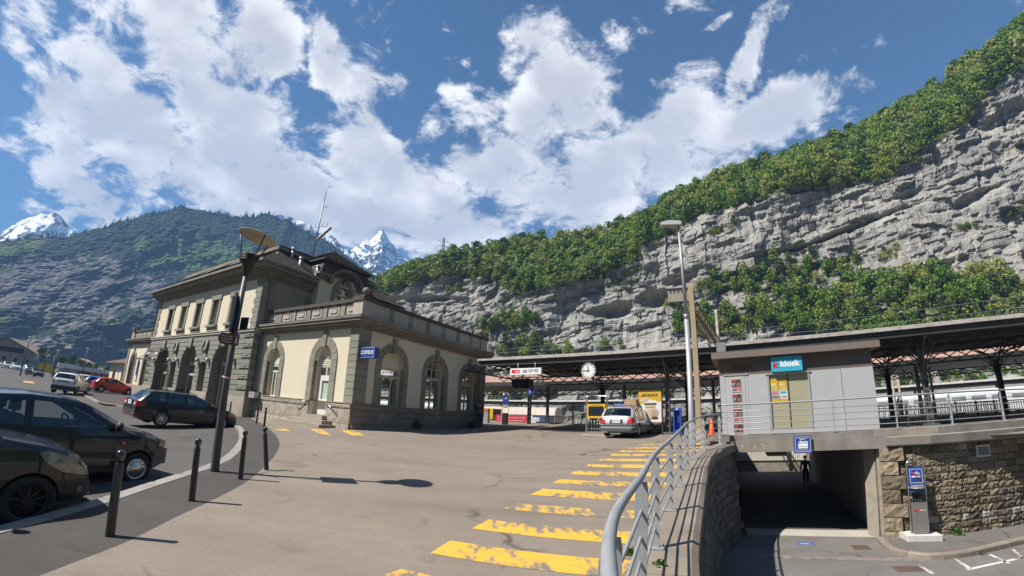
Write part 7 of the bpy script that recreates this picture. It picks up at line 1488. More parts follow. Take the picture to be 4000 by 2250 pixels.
# ================================================================ VEHICLES
def paint_mat(name, c, metal=.0, rough=.28, coat=1.0): return M(name, c, rough, .06, 1.2, metal=metal, coat=coat, spec=.25)
TYRE = M('tyre_rubber', (.022,.022,.022), .85, .2, 6); TRIMB = M('black_trim', (.028,.028,.03), .6, .15, 4); CHROME = M('alloy', (.62,.62,.63), .25, .05, 4, metal=.85); ALBLK = M('black_alloy', (.016,.016,.017), .4, .1, 4); CABIN = M('dark_cabin', (.03,.03,.033), .85, .2, 3); SEATM = M('grey_seat', (.05,.055,.065), .9, .2, 6)
CGLASS = glass_mat('car_glass', (.62,.68,.66), .05); CGLASSD = glass_mat('tinted_car_glass', (.20,.34,.29), .06); LRED = M('tail_light_red', (.50,.015,.012), .2, .1, 8, coat=1); LCLEAR = M('headlight', (.20,.19,.16), .12, .45, 7, metal=.3, coat=1); LORANGE = M('indicator_orange', (.75,.20,.01), .3, .05, 5); PLATE = M('number_plate', (.72,.72,.70), .5, .03, 4); SEAM_M = M('door_seam', (.006,.006,.007), .8)
def ev_bool(me, ops):
    """mesh boolean: ops = [(mesh, 'DIFFERENCE' | 'INTERSECT'), ...]"""
    o = bpy.data.objects.new('tmp', me); COL.objects.link(o); ts = []
    for k, (c, op) in enumerate(ops):
        t = bpy.data.objects.new('tmpc', c); COL.objects.link(t); ts.append(t); md = o.modifiers.new('b%d' % k, 'BOOLEAN'); md.operation = op; md.solver = 'EXACT'; md.object = t
        if hasattr(md, 'material_mode'): md.material_mode = 'TRANSFER'
    dg = bpy.context.evaluated_depsgraph_get(); r = bpy.data.meshes.new_from_object(o.evaluated_get(dg))
    for t in ts+[o]: bpy.data.objects.remove(t)
    return r
WHEEL_MESH = {}
def wheel_meshes(r, w, style):
    k = (r, w, style)
    if k in WHEEL_MESH: return WHEEL_MESH[k]
    ri = r*(.66 if style != 'alloyL' else .70)
    t = MB().lathe([(ri*.9,-w/2+.02),(r*.94,-w/2),(r,-w/2+.03),(r,w/2-.03),(r*.94,w/2),(ri,w/2-.005),(ri*.98,w/2-.05),(ri*.9,-w/2+.02)], 28, (0,0,0), 'x').mesh('wheel', TYRE)
    m = MB(); y = w/2-.035
    m.lathe([(ri,w/2-.008),(ri*.93,w/2-.012),(ri*.9,w/2-.06)], 24, (0,0,0), 'x')
    if style == 'cap':
        m.lathe([(ri*.93,y+.01),(ri*.78,y+.025),(ri*.60,y+.022),(ri*.55,y+.03),(0,y+.034)], 24, (0,0,0), 'x'); hole = MB()
        m.cur = 1
        for q in range(12): a = 2*math.pi*q/12; m.box(y+.016, y+.030, ri*.70*math.cos(a)-.012, ri*.70*math.cos(a)+.012, ri*.70*math.sin(a)-.012, ri*.70*math.sin(a)+.012)
    else:
        m.lathe([(ri*.22,y+.012),(0,y+.015)], 12, (0,0,0), 'x'); n = 10
        for q in range(n):
            a = 2*math.pi*(q+.5)/n; c_, s_ = math.cos(a), math.sin(a); wd = .017 if style != 'alloyL' else .021
            P = [(ri*.15, -wd*.9), (ri*.94, -wd*.6), (ri*.94, wd*.6), (ri*.15, wd*.9)]
            m.add([(y-.012 if i else y-.02, u*c_-v*s_, u*s_+v*c_) for i, (u, v) in enumerate(P)]+[(y+.008, u*c_-v*s_, u*s_+v*c_) for (u, v) in P], [(0,1,2,3),(7,6,5,4),(0,4,5,1),(1,5,6,2),(2,6,7,3),(3,7,4,0)])
        m.cur = 1; m.lathe([(ri*.9,-.02),(0,-.02)], 20, (0,0,0), 'x')
    rm = m.mesh('rim', [ALBLK if style == 'black' else CHROME, TRIMB]); WHEEL_MESH[k] = (t, rm); return WHEEL_MESH[k]
def car(label, cat, p, heading, L, W, H, top, belt, wb, fo, r, paint, sides, ws, rw, group=None, rim='alloy', name='car', glass=CGLASS, bot=.19, trim=None, lights=(), seams=(), lite=False, seats=True, tumble=.24, sill_trim=None, rearx=None, roof_rails=None, plate_r=None, wheelw=.19, hubs=None, arch=.05):
    """p: ground point under the middle of the car; heading: angle of its nose from +x. Profile 'top' is (y, z) from tail to nose."""
    t = thing(name, label, cat, p, heading-math.pi/2, group)
    ys_t = np.array([a for a, b in top]); zs_t = np.array([b for a, b in top]); hw = W/2
    st = np.unique(np.concatenate([np.linspace(0, L, 30 if lite else 56), ys_t])); st = st[np.concatenate([[True], np.diff(st) > .012])]
    def ztop(y): return np.interp(y, ys_t, zs_t)
    def zbot(y): return bot+.16*np.clip(1-y/.45, 0, 1)**1.5+.12*np.clip(1-(L-y)/.5, 0, 1)**1.5
    def plan(y):
        a = np.clip(1-y/.45, 0, 1); b = np.clip(1-(L-y)/.75, 0, 1); return 1-.13*a**2.2-.24*b**2.0
    def Wd(y, z):
        w = hw*plan(y)
        low = np.clip((.55-z)/.4, 0, 1); w = w*(1-.045*low**1.5)
        up = np.clip((z-belt)/max(.1, H-belt), 0, 1); w = w*(1-tumble*up**1.15)
        mid = np.clip((z-.72)/(max(belt, .8)-.72), 0, 1); return w*(1-.035*mid)
    def solid(inset, zlo=None, y0=0, y1=None, mat=None):
        ss = [y for y in st if (y >= y0 and y <= (y1 or L))]; vs = []; nz = 9; k = 2*(nz+4)
        for y in ss:
            zt = float(ztop(y))-inset; zb = (float(zbot(y)) if zlo is None else zlo); zt = max(zt, zb+.03)
            zr = zt-min(.10, (zt-zb)*.3); half = []
            half.append((.0, zb)); half.append((Wd(y, zb+.03)*.88-inset, zb))
            for q in range(nz): z = zb+.05+(zr-zb-.05)*q/(nz-1); half.append((Wd(y, z)-inset, z))
            wr_ = Wd(y, zt)-inset; half.append((wr_*.93, zt-.028)); half.append((wr_*.62, zt+.004))
            half.append((0, zt+.016)); hh = half[1:-1]
            ring = [(0, zb)]+[(x, z) for x, z in hh]+[(0, zt+.016)]+[(-x, z) for x, z in hh[::-1]]; vs += [(x, y-L/2, z) for x, z in ring]; k = len(ring)
        fs = []
        for i in range(len(ss)-1):
            for q in range(k): fs.append((i*k+q, i*k+(q+1) % k, (i+1)*k+(q+1) % k, (i+1)*k+q))
        fs += [tuple(range(k))[::-1], tuple(range((len(ss)-1)*k, len(ss)*k))]
        return MB().add([(v[0], v[1], v[2]) for v in vs], [f[::-1] for f in fs])
    body = solid(0).mesh('body', paint); bmx = bmesh.new(); bmx.from_mesh(body); bmesh.ops.recalc_face_normals(bmx, faces=bmx.faces); bmx.to_mesh(body); bmx.free()
    fy = L-fo; ry = fy-wb; ops = []
    def fixn(me):
        b = bmesh.new(); b.from_mesh(me); bmesh.ops.recalc_face_normals(b, faces=b.faces); b.to_mesh(b and me); b.free(); return me
    for yy in (ry, fy):
        for sx in (-1, 1):
            c = MB().lathe([(0, -.26), (r+arch, -.26), (r+arch, .2), (0, .2)], 26, (sx*hw, yy-L/2, r+.01), 'x'); ops.append((fixn(c.mesh('c', TRIMB)), 'DIFFERENCE'))
    yin0 = max(.14, rw[0]-.02 if rw else .2); 
    ops.append((fixn(solid(.055, zlo=max(.42, belt-.5), y0=max(.12, rw[0]-.1), y1=ws[1]+.05).mesh('c', CABIN)), 'DIFFERENCE'))
    for poly in sides:
        c = MB()
        c.prism([(y-L/2, z) for y, z in poly], -hw-.3, hw+.3, 'x'); ops.append((fixn(c.mesh('c', TRIMB)), 'DIFFERENCE'))
    def top_cut(y0, y1, m0, m1):
        a, b = Wd(y0, float(ztop(y0)))-m0, Wd(y1, float(ztop(y1)))-m1; z0 = min(float(ztop(y0)), float(ztop(y1)))-.10
        P = [(-a, y0-L/2), (a, y0-L/2), (b, y1-L/2), (-b, y1-L/2)]; return MB().prism(P, z0, H+.4, 'z'), (a, b)
    pans = []
    for rng in (ws, rw):
        if rng:
            c, (a, b) = top_cut(rng[0], rng[1], .09, .09); ops.append((fixn(c.mesh('c', TRIMB)), 'DIFFERENCE')); pans.append((rng, a, b))
    me = ev_bool(body, ops)
    me.polygons.foreach_set('use_smooth', [True]*len(me.polygons)); me.set_sharp_from_angle(angle=R(32)); me.update(); link('body', me, t)
    # panes
    for (rng, a, b) in pans:
        m = MB(); n = 8; vs = []
        for i in range(n+1):
            u = i/n; y = rng[0]+(rng[1]-rng[0])*u; w_ = a+(b-a)*u
            for q in (-1, -.6, 0, .6, 1): vs.append((w_*q*1.02, y-L/2, float(ztop(y))-.020+.014*(1-q*q)))
        m.add(vs, [(i*5+q, i*5+q+1, (i+1)*5+q+1, (i+1)*5+q) for i in range(n) for q in range(4)], True); m.build('windscreen' if rng is ws else 'rear_window', glass, t)
    for poly in sides:
        tri = tessellate_polygon([[Vector((y, z, 0)) for y, z in poly]])
        for sx in (-1, 1): MB().add([(sx*(Wd(y, z)-.014), y-L/2, z) for y, z in poly], [tuple(f) if sx > 0 else tuple(f)[::-1] for f in tri]).build('side_window', glass, t)
    tm, rm = wheel_meshes(r, wheelw, rim)
    for yy in (ry, fy):
        for sx in (-1, 1):
            w_ = link('wheel', tm, t, (sx*(hw-.10), yy-L/2, r), (0, 0, 0 if sx > 0 else math.pi)); link('rim', rm, w_)
    # surface patches: lights, trims, seams
    def patch(nm, mat, poly, sx, off=.0035, dense=4):
        pts = []
        for i in range(len(poly)):
            a, b = poly[i], poly[(i+1) % len(poly)]
            for q in range(dense): u = q/dense; pts.append((a[0]+(b[0]-a[0])*u, a[1]+(b[1]-a[1])*u))
        gy = np.linspace(min(p[0] for p in pts), max(p[0] for p in pts), 7)[1:-1]; gzs = np.linspace(min(p[1] for p in pts), max(p[1] for p in pts), 6)[1:-1]
        GX, GZ = np.meshgrid(gy, gzs); ok = inpoly(GX.ravel(), GZ.ravel(), pts); nb_ = len(pts)
        V = [Vector(p) for p in pts]+[Vector((x, z)) for x, z in zip(GX.ravel()[ok], GZ.ravel()[ok])]
        vo, eo, fo_ = delaunay_2d_cdt(V, [], [list(range(nb_))], 1, 1e-5)[:3]
        return MB().add([(sx*(float(Wd(v.x, v.y))+off), v.x-L/2, v.y) for v in vo], [tuple(f) if sx > 0 else tuple(f)[::-1] for f in fo_], True).build(nm, mat, t)
    for nm, mat, poly in lights:
        for sx in (-1, 1): patch(nm, mat, poly, sx)
    for path in seams:
        for sx in (-1, 1):
            m = MB(); P = []
            for a, b in zip(path[:-1], path[1:]):
                for q in range(5): u = q/5; P.append((a[0]+(b[0]-a[0])*u, a[1]+(b[1]-a[1])*u))
            P.append(path[-1]); vs = []
            for i, (y, z) in enumerate(P):
                y2, z2 = P[min(i+1, len(P)-1)]; y1, z1 = P[max(i-1, 0)]; d = math.hypot(y2-y1, z2-z1) or 1; ny, nz_ = -(z2-z1)/d*.005, (y2-y1)/d*.005
                for s_ in (-1, 1): vs.append((sx*(float(Wd(y+ny*s_, z+nz_*s_))+.0025), y+ny*s_-L/2, z+nz_*s_))
            m.add(vs, [(2*i, 2*i+1, 2*i+3, 2*i+2) for i in range(len(P)-1)]); m.build('door_seam', SEAM_M, t)
    def yrear(z):                       # where the tail surface lies at height z
        k = int(np.argmax(zs_t)); return float(np.interp(z, zs_t[:k+1], ys_t[:k+1]))
    for item in (rearx or ()):
        nm, mat, poly = item[:3]
        for sx in ((-1, 1) if item[3] else (1,)):
            pts = [(sx*x, z) for x, z in poly]; m = MB(); fr = [(x, yrear(z)-L/2-.012, z) for x, z in pts]; bk = [(x, yrear(z)-L/2+.03, z) for x, z in pts]; n = len(pts)
            f = [tuple(range(n)), tuple(range(n, 2*n))[::-1]]+[(i, n+i, n+(i+1) % n, (i+1) % n) for i in range(n)]
            m.add(fr+bk, f); o = m.build(nm, mat, t); b = bmesh.new(); b.from_mesh(o.data); bmesh.ops.recalc_face_normals(b, faces=b.faces); b.to_mesh(o.data); b.free()
    if trim:                            # dark lower band
        for (z0, z1, y0, y1, mt) in trim:
            for sx in (-1, 1): patch('side_trim', mt, [(y0, z0), (y1, z0), (y1, z1), (y0, z1)], sx, .008, 10)
    if not lite:
        ym = ws[1]-.26
        for sx in (-1, 1):
            m = MB().lathe([(0,-.05),(.05,-.045),(.085,-.01),(.08,.04),(0,.055)], 10, (sx*(Wd(ym, belt)+.12), ym-L/2, belt+.07), 'y'); m.tube([(sx*(Wd(ym, belt)-.02), ym-L/2, belt+.02), (sx*(Wd(ym, belt)+.10), ym-L/2, belt+.05)], .022, 6); m.build('door_mirror', hubs or TRIMB, t)
        if seats:
            for sx in (-1, 1):
                m = MB(); y = (ws[0]+ws[1])/2-1.18-L/2; x = sx*hw*.42; m.box(x-.24, x+.24, y-.1, y+.42, .42, .60); m.prism([(y-.1,.5),(y+.06,.5),(y-.10,1.08),(y-.2,1.08)], x-.23, x+.23, 'x'); m.tube([(x, y-.16, 1.05), (x, y-.17, 1.16)], .02, 5); m.prism([(y-.22,1.12),(y-.12,1.12),(y-.13,1.32),(y-.2,1.32)], x-.13, x+.13, 'x'); m.build('seat', SEATM, t)
            yd = ws[1]-.22-L/2; m = MB(); m.prism([(yd-.32, belt-.30), (yd+.2, belt-.34), (yd+.22, belt-.03), (yd-.22, belt-.02)], -hw*.8, hw*.8, 'x'); m.build('dashboard', CABIN, t)
            m = MB(); n = 16; cx = -hw*.42; m.tube([(cx+.18*math.cos(6.283*i/n), yd-.42-.06*math.sin(6.283*i/n), belt-.02+.165*math.sin(6.283*i/n)) for i in range(n+1)], .018, 5, cap=False); m.tube([(cx-.17, yd-.42, belt-.02), (cx+.17, yd-.42, belt-.02)], .014, 5); m.build('steering_wheel', CABIN, t)
    if roof_rails:
        for sx in (-1, 1):
            y0, y1 = roof_rails; P = [(sx*(Wd(y, H)*.93), y-L/2, float(ztop(y))+(.055 if 0 < i < 3 else .0)) for i, y in enumerate((y0, y0+.25, y1-.25, y1))]; MB().tube(P, .018, 6).build('roof_rail', TRIMB, t)
    if plate_r:
        zc, txt = plate_r; o = MB().box(-.2, .2, yrear(zc)-L/2-.03, yrear(zc)-L/2-.008, zc-.085, zc+.085).build('number_plate', PLATE, t)
        if txt: text_mesh(txt, .10, INK, o, (0, yrear(zc)-L/2-.032, zc), (R(90), 0, 0))
    return t
def HD(deg): return R(deg)
def gpoint(x, y, f=road_z): return Vector((x, y, float(f(np.array(x), np.array(y)))))
def from_wheel(wx, wy, hd, L, W, fo):       # middle of the car from the contact point of its right front wheel
    c, s = math.cos(hd), math.sin(hd); return wx+s*-(-(W/2-.1))*-1*1.0+c*(-(L/2-fo)), wy+c*(W/2-.1)+s*(-(L/2-fo))
BLK = paint_mat('black_car_paint', (.0065,.0065,.008)); DKB = paint_mat('dusty_black_paint', (.010,.0098,.0095), rough=.34); SILV = paint_mat('silver_paint', (.50,.505,.51), .5, .33); REDC = paint_mat('red_paint', (.42,.012,.012)); BLUC = paint_mat('blue_paint', (.015,.10,.36)); WHTC = paint_mat('white_paint', (.68,.68,.68)); GREYC = paint_mat('grey_paint', (.22,.23,.25), .4)
GREYT = M('grey_bumper_plastic', (.075,.078,.085), .55, .1, 5)
# the near three-door hatchback, right across the left of the picture
hd = HD(72); px_, py_ = from_wheel(-6.61, 6.96, hd, 3.62, 1.60, .66)
car('black three-door hatchback with silver wheel covers and see-through windows, parked nose to the kerb', 'car', gpoint(px_, py_), hd, 3.62, 1.60, 1.42,
    [(0,.50),(.02,.80),(.10,.98),(.16,1.02),(.52,1.33),(.75,1.39),(1.15,1.42),(1.65,1.405),(1.95,1.36),(2.12,1.30),(2.45,1.14),(2.80,.965),(3.05,.925),(3.32,.86),(3.47,.79),(3.56,.70),(3.61,.58),(3.62,.45)], .93, 2.44, .66, .275, BLK,
    [[(.42,.96),(.56,1.14),(.78,1.26),(1.10,1.30),(1.10,.95)], [(1.20,.95),(1.20,1.31),(1.62,1.31),(1.86,1.26),(2.08,1.16),(2.42,.98),(2.42,.95)]], (2.06, 2.74), (.20, .50), rim='cap', bot=.20, tumble=.20, arch=.045,
    lights=[('headlight', LCLEAR, [(3.36,.66),(3.55,.66),(3.53,.76),(3.38,.80)]), ('indicator', LORANGE, [(2.63,.70),(2.69,.70),(2.69,.74),(2.63,.74)]), ('tail_light', LRED, [(.0,.72),(.14,.72),(.16,.94),(.05,.94)]), ('front_bumper', GREYT, [(3.25,.33),(3.61,.33),(3.61,.62),(3.30,.62)]), ('lower_skirt', TRIMB, [(1.0,.22),(2.55,.22),(2.55,.30),(1.0,.30)])],
    seams=[[(1.15,1.33),(1.15,.36),(1.25,.28),(2.46,.28),(2.50,.60),(2.44,.92)], [(2.50,.60),(2.58,.30)], [(1.24,.80),(1.42,.80),(1.42,.76),(1.24,.76),(1.24,.80)], [(2.48,.90),(3.4,.77)]])
# the nearest car: dusty black small hatchback, only its front quarter in the picture
hd = HD(66); px_, py_ = from_wheel(-5.60, 4.27, hd, 3.62, 1.66, .72)
car('dusty black compact car at the left edge with black ten-spoke wheels and big almond headlight', 'car', gpoint(px_, py_), hd, 3.62, 1.66, 1.50,
    [(0,.50),(.03,.85),(.10,1.05),(.50,1.42),(.8,1.49),(1.4,1.50),(1.75,1.45),(2.55,1.03),(2.7,1.0),(3.0,.955),(3.25,.90),(3.42,.82),(3.54,.70),(3.60,.55),(3.62,.42)], 1.0, 2.30, .72, .295, DKB,
    [[(.45,1.03),(.62,1.32),(1.1,1.40),(1.1,1.02)], [(1.2,1.02),(1.2,1.40),(1.6,1.39),(1.8,1.32),(2.3,1.04)]], (1.82, 2.5), (.16, .48), rim='black', bot=.17, tumble=.22, wheelw=.2, arch=.03,
    lights=[('headlight', LCLEAR, [(2.92,.86),(3.02,.885),(3.25,.82),(3.47,.67),(3.54,.58),(3.44,.58),(3.22,.63),(3.02,.74)]), ('fog_light_ring', TRIMB, [(3.42,.33),(3.50,.33),(3.53,.40),(3.50,.47),(3.43,.46),(3.40,.40)]), ('fog_light', LCLEAR, [(3.44,.37),(3.48,.36),(3.50,.40),(3.48,.44),(3.44,.43)]), ('lip_spoiler', TRIMB, [(3.16,.22),(3.6,.22),(3.6,.275),(3.16,.27)])],
    seams=[[(2.62,.97),(2.9,.90),(3.05,.74),(3.22,.62),(3.30,.40)], [(3.22,.62),(3.54,.56)], [(1.15,1.4),(1.15,.4),(1.25,.28),(2.3,.28),(2.4,.6),(2.36,.98)]])
# the estate at the kerb in front of the station
hd = HD(62); cx_, cy_ = -14.35, 17.5
pz = gpoint(cx_, cy_)
car('black estate car with roof rails parked at the kerb in front of the station', 'car', Vector((cx_, cy_, pz.z+.02)), hd, 4.66, 1.81, 1.46,
    [(0,.50),(.02,.84),(.07,.98),(.14,1.03),(.55,1.39),(.72,1.43),(1.4,1.46),(2.2,1.455),(2.6,1.42),(2.85,1.34),(3.55,1.02),(3.75,.985),(4.2,.90),(4.45,.81),(4.58,.68),(4.65,.55),(4.66,.45)], .96, 2.68, .88, .325, BLK,
    [[(.42,1.02),(.72,1.31),(1.22,1.35),(1.22,1.0)], [(1.30,1.0),(1.30,1.36),(2.02,1.37),(2.02,.99)], [(2.10,.99),(2.10,1.37),(2.5,1.35),(2.78,1.27),(3.28,1.02),(3.28,.99)]], (2.78, 3.50), (.17, .53), rim='alloyL', bot=.17, tumble=.25, glass=CGLASSD, roof_rails=(.75, 2.6), wheelw=.22,
    lights=[('tail_light', LRED, [(.0,.72),(.34,.76),(.40,.95),(.05,.97)]), ('headlight', LCLEAR, [(4.1,.68),(4.58,.62),(4.5,.76),(4.15,.84)]), ('lower_reflector', LRED, [(.0,.42),(.22,.42),(.22,.46),(.0,.46)])],
    rearx=[('tail_light', LRED, [(.48,.72),(.78,.72),(.78,.96),(.52,.96)], True), ('tail_light_white', PLATE, [(.52,.80),(.66,.80),(.66,.88),(.54,.88)], True), ('bumper_reflector', LRED, [(.40,.42),(.74,.42),(.74,.46),(.40,.46)], True)], plate_r=(.86, 'VS'),
    seams=[[(1.26,1.36),(1.26,.75),(1.12,.62),(1.2,.3)], [(2.06,1.37),(2.06,.28)], [(1.25,.28),(3.2,.28),(3.3,.6),(3.2,.97)], [(1.9,.86),(1.7,.86)], [(2.95,.86),(2.75,.86)], [(.4,.98),(3.6,.92)]])
# silver estate under way to the platform
hd = HD(58.7); ax = Vector((5.65, 21.5, 0)); d = Vector((math.cos(hd), math.sin(hd), 0)); L_ = 4.67; ct = ax+d*(2.70/2+.0+(L_/2-(L_-.97-2.70))-2.70/2)
car('silver estate car seen from behind, a cardboard box on its roof', 'car', Vector((ct.x, ct.y, gzf(ct.x, ct.y)-.02)), hd, 4.67, 1.74, 1.48,
    [(0,.42),(.01,.60),(.05,.88),(.12,.98),(.45,1.38),(.62,1.45),(1.3,1.48),(2.2,1.47),(2.6,1.43),(2.85,1.35),(3.5,1.02),(3.7,.98),(4.2,.90),(4.5,.80),(4.6,.68),(4.66,.52),(4.67,.42)], .95, 2.70, .97, .31, SILV,
    [[(.5,1.0),(.72,1.33),(1.22,1.37),(1.22,.98)], [(1.3,.98),(1.3,1.38),(2.05,1.38),(2.05,.97)], [(2.13,.97),(2.13,1.38),(2.5,1.36),(2.78,1.28),(3.25,1.0)]], (2.78, 3.46), (.13, .44), bot=.18, tumble=.22, rim='cap', roof_rails=(.7, 2.5),
    lights=[('tail_light', LRED, [(.0,.66),(.16,.66),(.17,.92),(.04,.92)]), ('dark_bumper', GREYT, [(.0,.28),(.5,.28),(.5,.42),(.0,.42)]), ('bumper_strip', TRIMB, [(.0,.52),(.55,.52),(.55,.57),(.0,.57)]), ('side_strip', TRIMB, [(1.2,.52),(3.2,.52),(3.2,.56),(1.2,.56)])],
    rearx=[('tail_light', LRED, [(.54,.66),(.75,.66),(.745,.92),(.56,.92)], True), ('plate_recess', TRIMB, [(-.32,.66),(.32,.66),(.30,.84),(-.30,.84)], False), ('dark_bumper', GREYT, [(-.75,.28),(.75,.28),(.75,.42),(-.75,.42)], False), ('bumper_strip', TRIMB, [(-.75,.52),(.75,.52),(.75,.57),(-.75,.57)], False), ('tailgate_seam', SEAM_M, [(-.7,.62),(.7,.62),(.7,.628),(-.7,.628)], False), ('badge', CHROME, [(-.04,.885),(0,.85),(.04,.885),(0,.925)], False)], plate_r=(.75, '227 181'),
    seams=[[(1.26,1.38),(1.26,.28)], [(2.09,1.38),(2.09,.28)], [(1.25,.28),(3.2,.28),(3.3,.95)]])
bx = thing('cardboard_box', 'brown cardboard boxes strapped on the roof of the silver estate car', 'box', ct+d*.5+Vector((0,0,gzf(ct.x,ct.y)+1.56)), hd-math.pi/2); CARD = M('cardboard', (.40,.27,.16), .85, .1, 3); m = MB(); m.box(-.30, .34, -.4, .3, 0, .17); m.build('box', CARD, bx); MB().box(-.34, .30, -.3, .4, .173, .31).build('upper_box', CARD, bx)
# the white off-roader driving away
hd = HD(90+33); ct = Vector((-36.0, 28.9, 0))
rear = Vector((-33.9, 26.9, 0)); hd = HD(124); d = Vector((math.cos(hd), math.sin(hd), 0)); ct = rear+d*2.15
car('white off-road car with black lower panels driving away along the parking road', 'car', gpoint(ct.x, ct.y), hd, 4.31, 1.82, 1.66,
    [(0,.55),(.03,.95),(.08,1.12),(.14,1.17),(.42,1.55),(.6,1.62),(1.3,1.66),(2.1,1.65),(2.4,1.58),(3.05,1.18),(3.2,1.14),(3.8,1.05),(4.1,.95),(4.26,.78),(4.31,.5)], 1.10, 2.67, .83, .36, WHTC,
    [[(.5,1.16),(.7,1.48),(1.15,1.52),(1.15,1.14)], [(1.22,1.13),(1.22,1.53),(1.85,1.53),(1.85,1.12)], [(1.93,1.12),(1.93,1.53),(2.3,1.48),(2.85,1.16)]], (2.4, 3.0), (.15, .42), bot=.26, tumble=.2, rim='alloyL', roof_rails=(.6, 2.3), wheelw=.22,
    lights=[('tail_light', LRED, [(.0,.86),(.12,.86),(.14,1.22),(.04,1.2)]), ('dark_skirt', TRIMB, [(.0,.32),(.42,.32),(.42,.66),(.0,.66)]), ('dark_sill', TRIMB, [(.5,.28),(3.9,.28),(3.9,.42),(.5,.42)])],
    rearx=[('tail_light', LRED, [(.66,.86),(.785,.86),(.785,1.2),(.68,1.2)], True), ('dark_bumper', TRIMB, [(-.785,.34),(.785,.34),(.785,.64),(-.785,.64)], False), ('dark_strip', TRIMB, [(-.40,.92),(.40,.92),(.40,1.02),(-.40,1.02)], False)], plate_r=(.80, ''))
HATCH = [(0,.5),(.03,.85),(.1,1.0),(.5,1.36),(.8,1.43),(1.4,1.45),(2.0,1.41),(2.3,1.3),(2.95,1.0),(3.2,.95),(3.7,.85),(3.95,.7),(4.06,.5)]
HW = [[(.55,1.0),(.75,1.28),(1.2,1.34),(1.2,.98)], [(1.28,.98),(1.28,1.34),(1.9,1.33),(2.2,1.22),(2.7,1.0)]]
hd = R(60.9)
def parked(lab, c, col, L=4.06, **k):
    return car(lab, 'car', gpoint(c[0], c[1], gz), hd, L, 1.76, 1.45, HATCH, .95, 2.55, .80, .31, col, HW, (2.25, 2.9), (.13, .47), group='cars parked before the left wing', **k)
parked('red five-door hatchback parked nose to the left wing of the station', (-38.3,36.0), REDC, lights=[('tail_light', LRED, [(.0,.75),(.2,.78),(.2,.95),(.05,.95)])], seams=[[(1.24,1.34),(1.24,.3)], [(1.24,.3),(2.7,.3),(2.75,.95)]], glass=CGLASSD)
parked('bright blue hatchback parked between the red and the white hatchbacks', (-41.4,37.4), BLUC, lights=[('tail_light', LRED, [(.0,.72),(.25,.75),(.28,.92),(.05,.95)])], rearx=[('tail_light', LRED, [(.48,.74),(.76,.74),(.76,.94),(.55,.96)], True)], glass=CGLASSD)
parked('white hatchback with red tail lights parked beyond the blue car', (-46.8,40.6), WHTC, lights=[('tail_light', LRED, [(.0,.8),(.2,.82),(.2,.98),(.05,.98)])], rearx=[('tail_light', LRED, [(.45,.82),(.76,.82),(.76,.96),(.5,.96)], True)], plate_r=(.6, ''), glass=CGLASSD)
parked('dark grey car parked just behind the white off-road car in the far row', (-70,58.5), BLK, lights=[('tail_light', LRED, [(.0,.8),(.2,.82),(.2,.98),(.05,.98)])], lite=True)
# vans and the distant row, small in the picture
def van(lab, c, h_, L, H, col, glassb=True):
    t = thing('van', lab, 'van', gpoint(c[0], c[1], gz), R(h_)-math.pi/2); top = [(0,.6),(.05,1.4),(.12,H-.15),(.3,H),(L-2.0,H),(L-1.5,H-.12),(L-.75,1.35),(L-.3,1.1),(L-.05,.85),(L,.5)]
    m = MB(); P = [(y-L/2, z) for y, z in top]+[(L/2, .35), (-L/2, .35)]; m.prism(P, -1.0, 1.0, 'x'); m.build('body', col, t)
    for sx in (-1, 1): MB().prism([(L/2-2.1,1.35),(L/2-1.05,1.35),(L/2-1.5,H-.25 if H < 2.3 else 1.95),(L/2-2.1,H-.25 if H < 2.3 else 1.95)], sx*1.004, sx*1.0, 'x').build('side_window', MATS['dark_screen'], t)
    MB().box(-.75, .75, -L/2-.006, -L/2+.05, 1.3, 1.9).build('rear_window', MATS['dark_screen'], t)
    tm, rm = wheel_meshes(.33, .2, 'cap')
    for yy in (-L*.30, L*.32):
        for sx in (-1, 1): w_ = link('wheel', tm, t, (sx*.92, yy, .33), (0, 0, 0 if sx > 0 else math.pi)); link('rim', rm, w_)
    return t
van('large white motor-home van towering over the row of parked cars', (-112,90), 60, 6.2, 2.9, WHTC); van('lower pale grey van parked in front of the white motor-home', (-92,75), 60, 5.2, 2.05, GREYC)
for lab, c, h_, col in (('black people carrier facing the road in the far row, beside a standing person', (-88,63.5), -10, BLK), ('silver saloon half hidden behind the black people carrier', (-112,79), -15, SILV), ('white jeep-like car in the far left row beside a lamp post', (-121,82), -20, WHTC), ('second pale silver car from the left edge in the far row', (-128,84.5), -20, SILV), ('leftmost small white car of the far row before the gabled house', (-134,86.5), -20, WHTC), ('pale grey car at the extreme left edge of the far row', (-141,89), -20, GREYC)):
    car(lab, 'car', gpoint(c[0], c[1], gz), R(h_), 4.3, 1.78, 1.55, [(0,.5),(.03,.9),(.1,1.0),(.4,1.45),(.8,1.53),(1.6,1.55),(2.3,1.48),(3.1,1.02),(3.9,.88),(4.2,.72),(4.3,.5)], .98, 2.6, .85, .32, col, [[(.6,1.02),(.8,1.40),(1.5,1.44),(1.5,1.0)], [(1.58,1.0),(1.58,1.44),(2.25,1.38),(2.9,1.03)]], (2.3, 3.05), (.13, .38), group='cars in the far parking row', lite=True, lights=[('headlight', LCLEAR, [(3.9,.68),(4.2,.62),(4.2,.75),(3.95,.82)])])
